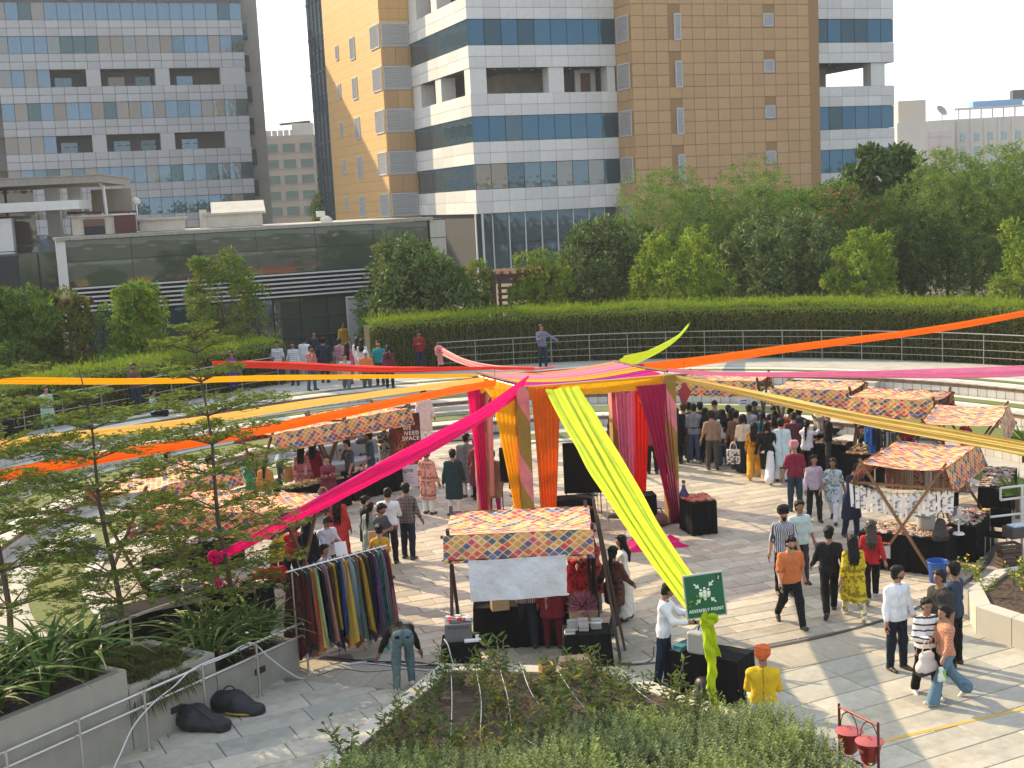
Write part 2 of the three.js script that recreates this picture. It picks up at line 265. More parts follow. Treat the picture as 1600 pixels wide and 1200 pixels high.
function chamferPanel(w, h, t, c) { const k = [w, h, t, c].map(x => x.toFixed(3)).join(); return gcache[k] ??= (() => { const g = slabGeoC(w, h, t, c); g.rotateX(Math.PI / 2); return g; })(); }
function slabGeoC(w, d, t, c) {
  const g = new THREE.BufferGeometry(), x = w / 2, z = d / 2, P = [], U = [], q = (a, b, e, f) => { for (const p of [a, b, e, a, e, f]) { P.push(...p); U.push((p[0] + x) / w, (p[2] + z) / d); } };
  const T0 = [[-x + c, t, -z + c], [x - c, t, -z + c], [x - c, t, z - c], [-x + c, t, z - c]], T1 = [[-x, t - c, -z], [x, t - c, -z], [x, t - c, z], [-x, t - c, z]], T2 = T1.map(p => [p[0], 0, p[2]]);
  q(T0[0], T0[3], T0[2], T0[1]); for (let i = 0; i < 4; i++) { const j = (i + 1) % 4; q(T0[i], T0[j], T1[j], T1[i]); q(T1[i], T1[j], T2[j], T2[i]); }
  g.setAttribute('position', new THREE.Float32BufferAttribute(P, 3)); g.setAttribute('uv', new THREE.Float32BufferAttribute(U, 2)); g.computeVertexNormals(); return g;
}
// panel on a facade: local x along, y up, outward normal given by side: 'f' = +z, 'l' = -x
function panelOn(b, name, side, a0, a1, h0, h1, off, mat, { gap = .02, t = .05, c = .008, tilt = 0 } = {}) {
  const m = part(b, name, chamferPanel(Math.abs(a1 - a0) - gap, h1 - h0 - gap, t, c), mat), am = (a0 + a1) / 2, hm = (h0 + h1) / 2;
  if (side === 'f') { m.position.set(am, hm, off); m.rotation.set((R0() - .5) * tilt, (R0() - .5) * tilt, 0); }
  else { m.position.set(off, hm, am); m.rotation.y = -Math.PI / 2; }
  return m;
}
function louvre(b, side, a0, a1, h0, h1, off, n) {
  const w = a1 - a0, h = h1 - h0, gs = [bx(w, .08, .12, 0, h / 2), bx(w, .08, .12, 0, -h / 2), bx(.07, h, .12, -w / 2), bx(.07, h, .12, w / 2)], f = new THREE.Group(), sl = [];
  for (let i = 0; i < n; i++) sl.push(bx(w - .1, h / n * .8, .03, 0, -h / 2 + h * (i + .5) / n, .02, 0, .6));
  const m = part(b, 'louvre_window', merge(gs), M.louv); part(m, 'slat', merge(sl), M.louv); part(m, 'backing', bx(w - .04, h - .04, .02, 0, 0, -.04), M.aluS[0]);
  if (side === 'f') m.position.set((a0 + a1) / 2, (h0 + h1) / 2, off); else { m.position.set(off, (h0 + h1) / 2, (a0 + a1) / 2); m.rotation.y = -Math.PI / 2; }
}
R0 = rng(5);
const FL = 3.83;
{ // the office tower on the right
  const b = thing('office_tower', 'grey and orange panelled office tower with blue window bands behind the trees', 'building', V(-2.15, 0, -108), YAW);
  const top = 30.1, spand = [[28.0, 30.1], [24.4, 26.2 - .1], [18.53, 20.32], [14.7, 16.48], [10.88, 12.67], [6.87, 8.83]];
  spand[0] = [26.2 + 2, 30.1]; spand[1] = [22.38, 24.2];
  const win = [[20.32, 22.38], [12.67, 14.7], [8.83, 10.88]], log = [[24.2, 28.2], [16.48, 18.53]];
  const U1 = 13.05, LD = 16.2, W0 = 29.6, W1 = 41.05, DEP = 34;
  // inner core: solid at spandrels and windows, set back at the open floors
  const core = [];
  for (const [h0, h1] of spand) { core.push(bx(U1 - .1, h1 - h0, DEP, U1 / 2 + .05, (h0 + h1) / 2, -DEP / 2 - .06)); core.push(bx(W1 - U1 - .06, h1 - h0, DEP, (U1 + W1) / 2 - .03, (h0 + h1) / 2, -DEP / 2 - .06)); }
  part(b, 'wall', merge(core), M.joint);
  const inner = []; for (const [h0, h1] of win) { inner.push(bx(W1 - .5, h1 - h0, DEP - .4, W1 / 2, (h0 + h1) / 2, -DEP / 2 - .3)); }
  part(b, 'dark_interior', merge(inner), M.dark);
  const back = []; for (const [h0, h1] of log) { back.push(bx(U1 - 4.4, h1 - h0, DEP - 5, U1 / 2 + 2.2, (h0 + h1) / 2, -DEP / 2 - 2.4), bx(7.0, h1 - h0, DEP - 8, W0 - .4, (h0 + h1) / 2, -DEP / 2 - 4), bx(4.4, h1 - h0, 12, W1 - 6.8, (h0 + h1) / 2, -10), bx(1.6, h1 - h0, DEP - 1, W0 + 2.2, (h0 + h1) / 2, -DEP / 2 - .5)); }
  part(b, 'balcony_wall', merge(back), M.wallIn);
  const cols = []; for (const [h0, h1] of log) { for (const [x, z, w, d] of [[.75, -.75, 1.4, 1.4], [7.6, -.75, 1.35, 1.3], [.75, -8.6, 1.3, 1.6], [.75, -14.9, 1.3, 2.4], [12.6, -.75, .7, 1.3], [31.9, -.5, 1.2, .8], [39.4, -.75, 1.5, 1.2], [38.4, -9, 1.3, 1.3], [11.3, -2.6, 1.9, .2]]) cols.push(bx(w, h1 - h0, d, x, (h0 + h1) / 2, z)); }
  cols.forEach(g => part(b, 'column', g, M.alu[2]));
  const dr = []; for (const [h0] of log) dr.push(bx(.9, 1.75, .06, 11.3, h0 + .88, -2.48)); { const dm = std(lin(.12, .06, .03), .6); dr.forEach(g => part(b, 'door', g, dm)); }
  for (const [h0, h1] of log) for (const [x, z] of [[4.8, -1.2], [6.2, -2], [9.5, -1.5], [10.8, -2], [2.6, -1.2], [35, -1.3], [37, -3]]) part(b, 'ceiling_light', new THREE.CylinderGeometry(.12, .12, .05, 8).translate(x, h1 - .02, z), M.alu[3]);
  const mid = (a, c) => (a + c) / 2;
  for (const [h0, h1] of spand) {
    for (let r = 0; r < 2; r++) {
      const y0 = h0 + (h1 - h0) * r / 2, y1 = h0 + (h1 - h0) * (r + 1) / 2;
      for (let i = 0; i < 9; i++) panelOn(b, 'cladding_panel', 'f', U1 * i / 9, U1 * (i + 1) / 9, y0, y1, -.05, pick(M.alu));
      for (let i = 0; i < 7; i++) panelOn(b, 'cladding_panel', 'f', 31.2 + 1.41 * i, 31.2 + 1.41 * (i + 1), y0, y1, -.05, pick(M.alu));
      for (let i = 0; i < 6; i++) panelOn(b, 'cladding_panel', 'l', -LD * (i + 1) / 6, -LD * i / 6, y0, y1, .05, pick(M.alu));
    }
  }
  for (const [h0, h1] of win) {
    for (let i = 0; i < 9; i++) panelOn(b, 'window_pane', 'f', U1 * i / 9, U1 * (i + 1) / 9, h0, h1, -.12, i === 8 || (i === 2 && h0 < 15) ? M.gDark : h0 < 9 ? M.gGrey[Math.floor(R0() * 4)] : pick(M.gBlue), { tilt: .012, gap: .05 });
    for (let i = 0; i < 7; i++) panelOn(b, 'window_pane', 'f', 31.2 + 1.41 * i, 31.2 + 1.41 * (i + 1), h0, h1, -.12, pick(M.gBlue), { tilt: .01, gap: .05 });
    for (let i = 0; i < 8; i++) panelOn(b, 'window_pane', 'l', -LD * (i + 1) / 8, -LD * i / 8, h0, h1, .12, M.gDark, { gap: .05 });
  }
  // glass wall of the lower floors
  part(b, 'lower_core', bx(W1 - .6, 6.9, 30, W1 / 2, 3.42, -16), M.dark);
  for (let i = 0; i < 9; i++) for (let j = 0; j < 2; j++) panelOn(b, 'lower_pane', 'f', U1 * i / 9, U1 * (i + 1) / 9, j * 4.4, j ? 6.87 : 4.4, -.5, j ? M.gDark : pick([M.gDark, M.gBlue[3]]), { tilt: .006, gap: .03 });
  for (let i = 0; i <= 9; i++) part(b, 'mullion', bx(.09, 6.87, .16, U1 * i / 9, 3.43, -.42), M.alu[0]);
  for (let i = 0; i < 8; i++) { panelOn(b, 'lower_pane', 'l', -LD * (i + 1) / 8, -LD * i / 8, 0, 6.87, .5, M.gDark, { gap: .03 }); part(b, 'mullion', bx(.16, 6.87, .09, .44, 3.43, -LD * i / 8), M.alu[0]); }
  // orange block standing forward
  part(b, 'orange_wall', bx(W0 - U1 + 1.5, 32, 14, (U1 + W0 + 1.5) / 2 - .02 + .04, 16, 2.84 - 7), std(lin(.30, .175, .07), .8));
  const slots = []; for (let f = 0; f < 5; f++) { const y = 22.38 - FL * f; slots.push([17.1, 17.65, y - 2.1, y], [25.6, 26.5, y - 1, y]); }
  slots.forEach(s => louvre(b, 'f', s[0], s[1], s[2], s[3], 2.93, 11));
  const CW = 1.05; let cnt = 0;
  for (let j = 0; j < 19; j++) for (let i = 0; i < 15; i++) {
    const x0 = U1 + .06 + i * (W0 + 1.4 - U1 - .06) / 15.8, x1 = U1 + .06 + (i + 1) * (W0 + 1.4 - U1 - .06) / 15.8, y0 = 6.9 + j * .957, y1 = y0 + .957; if (y1 > 25.2) continue;
    if (slots.some(s => s[0] < x1 - .1 && s[1] > x0 + .1 && s[2] < y1 - .1 && s[3] > y0 + .1)) continue;
    panelOn(b, 'orange_panel', 'f', x0, x1, y0, y1, 2.85, pick(M.orange), { t: .05, c: .03, gap: .02 }); cnt++;
  }
  for (let j = 0; j < 19; j++) { const y0 = 6.9 + j * .957; const q = (22.38 - (y0 + .5)) % FL; if (q > 0 && q < 2.0) continue; for (let i = 0; i < 3; i++) panelOn(b, 'side_panel', 'l', i * .95, (i + 1) * .95, y0, y0 + .957, U1 + .05, pick(M.orange), { t: .06, c: .04, gap: .03 }); }
  for (let f = 0; f < 5; f++) louvre(b, 'l', .3, 2.5, 20.32 - FL * f + .0, 22.38 - FL * f, U1 + .0, 12);
  // orange core at the left rear: a narrow shaded front and a long side to the sun
  const ot = texture(128, (u, v) => { const gx = (u * 4) % 1, gy = (v * 4) % 1, e = gx < .03 || gy < .035 ? .7 : 1, k = e * (.9 + .12 * fbm(u * 6, v * 6, 6, 3)); return [k, k, k]; });
  const om = std(lin(.60, .36, .13), .55, { map: ot, bumpMap: ot, bumpScale: .02 });
  const uvm = g => { const u = g.attributes.uv; for (let i = 0; i < u.count; i++) u.setXY(i, u.getX(i) / 4.2, u.getY(i) / 3.83); return g; };
  part(b, 'rear_orange_wall', uvm(bx(6, 32, 22, .3, 16, -LD - 11)), om);
  for (let f = 0; f < 6; f++) {
    const y = 24.3 - FL * f;
    louvre(b, 'f', -2.55, -.1, y - 2.05, y, -LD + .06, 9);
    for (let i = 0; i < 2; i++) panelOn(b, 'orange_panel', 'f', -2.65 + 1.3 * i, -2.65 + 1.3 * (i + 1), y - FL + .05, y - 2.1, -LD + .01, pick(M.orange), { t: .06, c: .04 });
    louvre(b, 'l', -LD - 3.2, -LD - .25, y - 2.05, y, -2.74, 12); louvre(b, 'l', -LD - 11, -LD - 9.2, y - 2.05, y, -2.74, 10); louvre(b, 'l', -LD - 17, -LD - 15.9, y - 1.4, y, -2.74, 8);
  }
  part(b, 'rear_glass_wall', bx(5, 32, 9, .15, 16, -LD - 26.6), M.gDark);
  for (let i = 0; i < 5; i++) part(b, 'mullion', bx(.1, 32, .1, -2.4, 16, -LD - 22.5 - 1.8 * i), M.joint);
  for (let f = 0; f < 8; f++) part(b, 'transom', bx(.08, .3, 8.8, -2.38, 3.6 + FL * f, -LD - 26.6), M.gBlue[3]);
  part(b, 'rear_volume', bx(36, 33, 20, 21, 16.5, -44), M.joint);
}
{ // the office tower on the left
  const b = thing('office_tower', 'grey office tower on the left with long window bands and open balconies', 'building', V(-57.22, 0, -154.7), YAW);
  const L = 28.4, n = 20, w = L / n, P = 3.81;
  const log = [2, 4];
  part(b, 'wall', (() => { const g = []; for (let f = -1; f < 9; f++) { const t = 31.17 - P * (f - 1) ; g.push(bx(L + 12, 1.84, 20, L / 2 - 6, t - .92, -10.06)); const lo = log.includes(f) ; if (!lo) g.push(bx(L + 12, P - 1.8, 19, L / 2 - 6, t - 1.84 - (P - 1.84) / 2, -10)); else g.push(bx(L + 12, P - 1.8, 16, L / 2 - 6, t - 1.84 - (P - 1.84) / 2, -11.4), bx(11, P - 1.84, 19, -.6, t - 1.84 - (P - 1.84) / 2, -10)); } return merge(g); })(), std(lin(.13, .125, .12), .9));
  for (let f = 1; f < 8; f++) { // spandrel below window row f - 1
    const t = 31.17 - P * (f - 1);
    for (let r = 0; r < 2; r++) for (let i = 0; i < n; i++) panelOn(b, 'cladding_panel', 'f', i * w, (i + 1) * w, t - .915 * (r + 1), t - .915 * r, -.05, pick(M.aluS), { gap: .05 });
    const wt = t - 1.83 , wb = t - P, isLog = log.includes(f);
    for (let i = 0; i < n; i++) {
      const x0 = i * w; if (isLog && x0 > 4.6) continue;
      const r = R0(), m = r < .42 ? M.gGrey[0] : pick(M.gGrey); if (i === n - 1) { panelOn(b, 'window_pane', 'f', x0, x0 + w, wb, wt, -.14, M.gDark, { gap: .05 }); continue; }
      panelOn(b, 'window_pane', 'f', x0, x0 + w, wb, wt, -.14, m, { tilt: .03, gap: .05 });
    }
    if (isLog) {
      const c = []; for (const [a, e] of [[9.7, 11.3], [17.6, 19.25], [25.3, 28.3]]) c.push(bx(e - a, wt - wb + .02, 1.2, (a + e) / 2, (wt + wb) / 2, -.62)); c.forEach(g => part(b, 'column', g, M.aluS[2]));
      for (const x of [6.3, 12.4, 15.6, 20.5]) part(b, 'balcony_window', bx(1.9, 1.3, .1, x + .9, wb + .7, -3.3), pick(M.gGrey));
    }
  }
  for (let i = 0; i < n; i++) panelOn(b, 'window_pane', 'f', i * w, (i + 1) * w, 31.17, 33.2, -.14, R0() < .7 ? M.gGrey[0] : pick(M.gGrey), { tilt: .02, gap: .05 });
  part(b, 'parapet', bx(L + 12, 4.2, 20, L / 2 - 6, 35.3, -10.06), M.aluS[1]);
  // set-back stone end with small windows
  part(b, 'end_wall', bx(2.3, 37, 16, L + 1.15, 18.5, -10), std(lin(.33, .30, .26), .8, { map: rep(T.grime, .15) }));
  for (let f = 0; f < 8; f++) part(b, 'end_window', bx(.75, 2, .2, L + .5, 30 - P * f, -1.95), M.gBlue[3]);
}
{ // low glass pavilion across the back left
  const b = thing('glass_pavilion', 'low dark glass pavilion with louvre bands and flat roof behind the hedge', 'building', V(-3.62, 0, -63.5), YAW);
  const x0 = -16.6, g2 = glassM(.085, .105, .085, .34, .025, .004);
  part(b, 'wall', bx(16.2, 5.8, 12, x0 / 2, 4.1, -6.4), M.dark);
  part(b, 'roof', merge([bx(17.2, .12, 12.6, x0 / 2 - .1, 7.2, -6.1), bx(17.2, .16, .5, x0 / 2 - .1, 7.22, -.12)]), std(lin(.42, .39, .33), .8, { map: T.stone }));
  for (let i = 0; i < 6; i++) for (let j = 0; j < 2; j++) panelOn(b, 'upper_pane', 'f', x0 + i * 16.6 / 6, x0 + (i + 1) * 16.6 / 6, j ? 6.2 : 5.08, j ? 7.12 : 6.2, -.1, g2, { gap: .012, t: .06, c: .004, tilt: .004 });
  for (let k = 0; k < 6; k++) part(b, 'louvre_blade', bx(16.4, .07, .22, x0 / 2, 5.02 - .2 * k, .02), M.alu[1]);
  for (let i = 0; i < 13; i++) for (let j = 0; j < 3; j++) panelOn(b, 'lower_pane', 'f', x0 + i * 1.27, x0 + (i + 1) * 1.27, 1.2 + j * .9, 2.1 + j * .9, -.25, pick([g2, M.gDark, g2]), { gap: .05, tilt: .01 });
  for (let k = 0; k < 4; k++) part(b, 'transom', bx(16.5, .07, .1, x0 / 2, 1.2 + .9 * k + (k ? 0 : .04), -.2), M.joint);
  part(b, 'end_pillar', bx(.82, 6, 2.4, .41, 4.2, -1.1), M.joint);
  for (let k = 0; k < 7; k++) panelOn(b, 'pillar_panel', 'f', 0.01, .81, 1.2 + .85 * k, 1.2 + .85 * (k + 1), .1, M.concL, { gap: .03 });
  const dz = thing('sliding_door', 'pale grey door panel at the end of the glass pavilion', 'door', gp(585, 552, 1.2).setZ(-61.2), YAW); dz.position.x = -7.05 + .25;
  part(dz, 'door_leaf', bx(1.35, 2.5, .08, 0, 1.25), std(lin(.42, .44, .43), .5, { map: T.panel })); part(dz, 'frame', merge([bx(.07, 2.6, .12, -.72, 1.3), bx(.07, 2.6, .12, .72, 1.3), bx(1.5, .08, .12, 0, 2.62)]), M.alu[0]);
  // glass bay to the left of the corner and the pale wall beside it
  part(b, 'corner_post', bx(.4, 6, .6, x0 - .2, 4.2, -.2), M.alu[1]);
  part(b, 'side_bay', bx(3.2, 5.4, 4, x0 - 2, 3.9, -3), M.dark);
  for (let i = 0; i < 2; i++) for (let j = 0; j < 2; j++) panelOn(b, 'bay_pane', 'f', x0 - 2.0 + .85 * i, x0 - 1.15 + .85 * i, 1.3 + 2.7 * j, 4 + 2.7 * j, -1.0, g2, { gap: .06, tilt: .01 });
}
{ // two-storey block with projecting roof on the far left
  const b = thing('roofed_block', 'white block with a projecting flat roof and brown glass on the far left', 'building', V(-23.2, 0, -63.5), YAW * .35);
  const wm = std(lin(.68, .67, .64), .6, { map: T.panel });
  part(b, 'wall', bx(6, 10, 8, -4.2, 5, -4.2), M.joint);
  for (let i = 0; i < 3; i++) for (let j = 0; j < 3; j++) panelOn(b, 'window_pane', 'f', -3.2 + i * 1.35, -1.9 + i * 1.35, 5.6 + j * 1.35, 6.9 + j * 1.35, -.1, M.gGrey[2], { gap: .07 });
  part(b, 'roof', merge([bx(12.5, .32, 9, -1.95, 9.86, -2.4), bx(12.6, .06, 9.1, -1.95, 10.05, -2.4)]), std(lin(.36, .34, .30), .7, { map: T.stone }));
  part(b, 'canopy', bx(7.6, .42, 3, -.5, 8.72, .9), wm);
  for (const x of [1.45, 2.35]) part(b, 'column', bx(.62, 9.6, .6, x, 4.8, -1 - (x - 1.4)), wm);
  part(b, 'rain_pipe', merge([rod(V(4.1, 9.6, .3), V(4.2, 6.5, .3), .08), rod(V(4.1, 9.4, .3), V(3.85, 9.9, .3), .08)]), wm);
  part(b, 'back_wall', bx(2, 3, .4, 3.7, 8, -4.5), M.wallIn);
  const s = thing('panelled_wall', 'pale grey panelled wall at the left edge below the flat roof', 'wall', V(-25.2, 0, -61.5), YAW * .35);
  for (let k = 0; k < 4; k++) part(s, 'wall_panel', bx(2.9, 1.52, .5, .9, 1.9 + 1.56 * k + .9, 0), wm); part(s, 'core', bx(2.8, 7.6, .4, .9, 3.9, -.02), M.joint);
}
// plant rooms on the roof of the pavilion
const wr = std(lin(.62, .57, .47), .8, { map: rep(T.grime, .4) });
{
  const mk = (label, px0, px1, py0, py1, z, d, extra) => { const a = zp(px0, py1, z), c = zp(px1, py0, z), t = thing('plant_room', label, 'rooftop hut', V((a.x + c.x) / 2, 7.28, z - d / 2), YAW * .6), w = c.x - a.x, h = c.y - 7.28; part(t, 'wall', bx(w, h, d, 0, h / 2), wr); part(t, 'roof', bx(w + .3, .1, d + .3, 0, h + .05), M.concL); extra?.(t, w, h, d); return t; };
  mk('small white plant room with a flat roof in the middle of the pavilion roof', 212, 277, 342, 368, -64, 2.4);
  mk('long white plant room with sloping cover on the right of the roof', 318, 400, 333, 362, -66, 2.6, (t, w, h) => { part(t, 'end_wall', bx(.35, h + .3, .8, -w / 2 - .2, (h + .3) / 2, .9), wr); part(t, 'sloping_cover', bx(w, .08, 2.2, .2, h + .3, -.2, 0, .3), M.concL); });
  mk('white plant room with a dark opening beside the rain pipe', 108, 182, 337, 375, -62.5, 2.2, (t, w, h, d) => { part(t, 'opening', bx(.95, h * .86, .1, -.15, h * .44, d / 2 + .01), M.dark); part(t, 'rusty_sheet', bx(.95, h * .45, .04, -.15, h * .64, d / 2 + .08, 0, .3), std(lin(.22, .12, .08), .8, { map: T.grime })); });
  const c = thing('metal_cabinet', 'rust red metal cabinet between two roof plant rooms', 'cabinet', zp(198, 372, -63).setY(7.28), YAW * .6); part(c, 'body', bx(.95, .85, .8, 0, .42), std(lin(.10, .025, .02), .6, { map: T.grime })); part(c, 'top', bx(1.05, .06, .9, 0, .88), M.alu[0]);
  const dish = (label, px, py, z, r, y0) => { const p = zp(px, py, z), t = thing('satellite_dish', label, 'satellite dish', V(p.x, y0, p.z), .5); const g = new THREE.SphereGeometry(r, 14, 8, 0, 6.3, 0, .9); g.rotateX(1.2); g.translate(0, p.y - y0, -r * .6); part(t, 'dish', g, wr); part(t, 'mast', rod(V(0, 0, 0), V(0, p.y - y0, -.05), .04), M.steel); };
  dish('small round dish on a mast in the middle of the pavilion roof', 213, 316, -66, .26, 7.28); dish('white dish lying on the right end of the pavilion roof', 511, 349, -65, .4, 7.28);
  const fl = thing('flood_light', 'small flood light standing on the right half of the pavilion roof', 'flood light', zp(502, 350, -63.5).setY(7.28), .4); part(fl, 'housing', rbx(.42, .28, .14, .03, 0, .42), M.steel); part(fl, 'bracket', rod(V(0, 0, 0), V(0, .3, 0), .03), M.steel);
  const pipe = thing('roof_pipe', 'dark red pipe running across the roof in front of the left tower', 'pipe', V(0, 0, 0)); part(pipe, 'pipe_run', rod(zp(105, 333, -63.2), zp(212, 330, -65), .06), std(lin(.12, .03, .03), .6)); for (const x of [112, 160, 205]) { const q = zp(x, 332, -64); part(pipe, 'support', rod(V(q.x, 7.25, q.z), q, .04), M.steel); }
}
// far buildings
function block(name, label, x0, x1, z, h, d, mat, rows, cols, wm, o = {}) {
  const t = thing(name, label, 'building', V((x0 + x1) / 2, 0, z), o.turn ?? .1), w = x1 - x0;
  part(t, 'wall', bx(w, h, d, 0, h / 2, -d / 2), mat);
  for (let r = 0; r < rows; r++) for (let c = 0; c < cols; c++) { const u = -w / 2 + w * (c + .5 + (o.shift ?? 0)) / cols, y = h - (o.top ?? 2.6) - r * (o.fl ?? 3.3); if (y < 3) continue; const f = part(t, 'window', bx(w / cols * (o.ww ?? .66), 1.75, .3, u, y, 0), wm); part(f, 'sill', bx(w / cols * (o.ww ?? .66) + .2, .12, .5, u, y - .95, .05), mat); }
  return t;
}
{
  const beige = std(lin(.40, .33, .26), .85, { map: rep(T.grime, .08) }), wm = glassM(.10, .18, .17, .4), wl = std(lin(.60, .56, .50), .85, { map: rep(T.grime, .06) });
  const t = block('apartment_block', 'beige block with green windows in the gap between the two towers', -50.0, -39.2, -282, 23.6, 14, beige, 7, 3, wm, { ww: .72 });
  part(t, 'side_glass', bx(2.6, 23, 8, -6.6, 12, -3.2), M.gGrey[0]); part(t, 'dark_edge', bx(1.1, 24, 8, -5.2, 12.2, -3.6), std(lin(.13, .13, .14), .8)); part(t, 'side_strip', bx(1.6, 23, 10, 6.3, 12, -5.4), wl);
  part(t, 'roof_room', bx(4.5, 2.6, 5, 3, 24.9, -5), wl); part(t, 'roof_sheet', bx(6.5, .2, 5, 1.4, 26.4, -5, 0, 0, .06), M.dark);
  for (let k = 0; k < 5; k++) part(t, 'air_unit', bx(1, 1.2, 1, -4.2 + 1.25 * k, 24.3, -3), wl);
  part(t, 'mast', merge([rod(V(-5.6, 23, -3), V(-5.2, 31, -3), .12), rod(V(-6, 27, -3), V(-4.6, 27, -3), .08), rod(V(-6, 29, -3), V(-4.6, 28.6, -3), .08)]), M.steel);
  block('city_block', 'low blue and white building far behind the gap', -40, -33, -360, 16, 10, wl, 4, 3, M.gGrey[0], { turn: .2 });
  const w2 = block('apartment_block', 'long white block with small windows beyond the trees on the right', 107, 150, -330, 22.0, 16, wl, 7, 13, glassM(.2, .3, .33, .3), { ww: .36, fl: 3.3, top: 4.4, turn: -.12 });
  part(w2, 'roof_frame', merge([...Array(14)].map((_, i) => bx(.3, 2.6, .3, -14 + 2.7 * i, 23.2, -1)).concat([bx(36, .3, .4, 3, 24.4, -1), bx(36, .25, 6, 3, 24.6, -4)])), wl);
  part(w2, 'roof_room', bx(7, 5, 6, 17, 26, -7), wl); part(w2, 'blue_shed', bx(12, 1.8, 5, -4, 25.4, -6), std(lin(.12, .30, .52), .6)); part(w2, 'water_tank', merge([bx(3.2, 2.6, 3, 2, 27.4, -8), bx(3.2, 2.8, 3, 5.6, 27.5, -8)]), M.dark);
  for (let k = 0; k < 13; k++) part(w2, 'pilaster', bx(.7, 22, .5, -21 + 3.3 * k, 11, .1), wl);
  const w3 = block('stair_tower', 'white stair tower with panelled front beside the right tower', 97.5, 111, -326, 21.6, 14, wl, 0, 0, wl, { turn: -.12 });
  part(w3, 'top_room', bx(6.6, 5.4, 6, -3, 24.2, -4), std(lin(.52, .45, .36), .85)); part(w3, 'panel_recess', bx(5.4, 13, .3, 3.4, 12.6, .05), std(lin(.50, .43, .40), .8)); for (let k = 0; k < 6; k++) part(w3, 'panel_rib', bx(5.5, .18, .5, 3.4, 6.8 + 2.2 * k, .1), wl); part(w3, 'panel_rib', bx(.18, 13, .5, 3.4, 12.6, .12), wl);
  const ds = thing('satellite_dish', 'big tilted dish on the roof of the white stair tower', 'satellite dish', V(109, 21.6, -328), .3); { const g = new THREE.SphereGeometry(2.2, 14, 8, 0, 6.3, 0, .8); g.rotateZ(-.9); g.translate(-1.2, 1.6, 0); part(ds, 'dish', g, M.louv); part(ds, 'stand', rod(V(0, 0, 0), V(0, 1.6, 0), .15), M.steel); }
  block('apartment_block', 'dull brown block partly hidden beside the right tower', 88, 99.5, -340, 17.5, 12, std(lin(.22, .17, .13), .85), 4, 3, M.gDark, { turn: -.1 });
}
// ---------- plants ----------
R0 = rng(900);
const leafMat = (rough = .75, tr = .35) => new THREE.MeshPhysicalMaterial({ color: 0xffffff, vertexColors: true, roughness: rough, side: THREE.DoubleSide, transmission: tr, thickness: 0, ior: 1.35, specularIntensity: rough > .7 ? .15 : .5 });
M.leaf = leafMat(.8, .38); M.gloss = leafMat(.6, .26); M.blade = new THREE.MeshPhysicalMaterial({ color: 0xffffff, vertexColors: true, roughness: .55, specularIntensity: .28, side: THREE.DoubleSide, transmission: .28, thickness: 0, ior: 1.35 });
M.bark = std(lin(.115, .085, .06), .9, { map: rep(T.wood, 2), bumpMap: T.noiseB, bumpScale: .01 });
M.barkL = std(lin(.20, .16, .12), .9, { map: rep(T.wood, 2), bumpMap: T.noiseB, bumpScale: .01 });
class Leaves {
  constructor() { this.p = []; this.c = []; this.n = []; }
  // one folded leaf: base point, direction, sideways vector, length, width
  add(b, d, s, l, w, col, fold = .25) {
    const n = V().crossVectors(d, s).normalize(), m = b.clone().addScaledVector(d, l * .5), t = b.clone().addScaledVector(d, l);
    const a = m.clone().addScaledVector(s, w / 2).addScaledVector(n, w * fold), e = m.clone().addScaledVector(s, -w / 2).addScaledVector(n, w * fold);
    for (const q of [b, t, a, b, e, t]) { this.p.push(q.x, q.y, q.z); this.c.push(col[0], col[1], col[2]); }
    const n1 = V().crossVectors(V().subVectors(t, b), V().subVectors(a, b)).normalize(), n2 = V().crossVectors(V().subVectors(e, b), V().subVectors(t, b)).normalize();
    for (let k = 0; k < 3; k++) this.n.push(n1.x, n1.y, n1.z); for (let k = 0; k < 3; k++) this.n.push(n2.x, n2.y, n2.z);
  }
  geo() { const g = new THREE.BufferGeometry(); g.setAttribute('position', new THREE.Float32BufferAttribute(this.p, 3)); g.setAttribute('normal', new THREE.Float32BufferAttribute(this.n, 3)); g.setAttribute('color', new THREE.Float32BufferAttribute(this.c, 3)); g.setAttribute('uv', new THREE.Float32BufferAttribute(new Float32Array(this.p.length / 3 * 2), 2)); return g; }
}
const rdir = (up = 0) => { const v = V(rnd(-1, 1), rnd(-1, 1), rnd(-1, 1)); if (v.lengthSq() < .01) v.set(0, 1, 0); v.normalize(); v.y += up; return v.normalize(); };
const side = (d) => { const s = V().crossVectors(d, rdir()); return s.lengthSq() < 1e-4 ? V(1, 0, 0) : s.normalize(); };
let GREEN = 2.15;
const vary = (c, a = .25) => { c = [c[0] * GREEN, c[1] * GREEN * 1.04, c[2] * GREEN * .72]; const k = 1 + (R0() - .5) * 2 * a, w = 1 + (R0() - .5) * .3; return [c[0] * k * w, c[1] * k, c[2] * k]; };
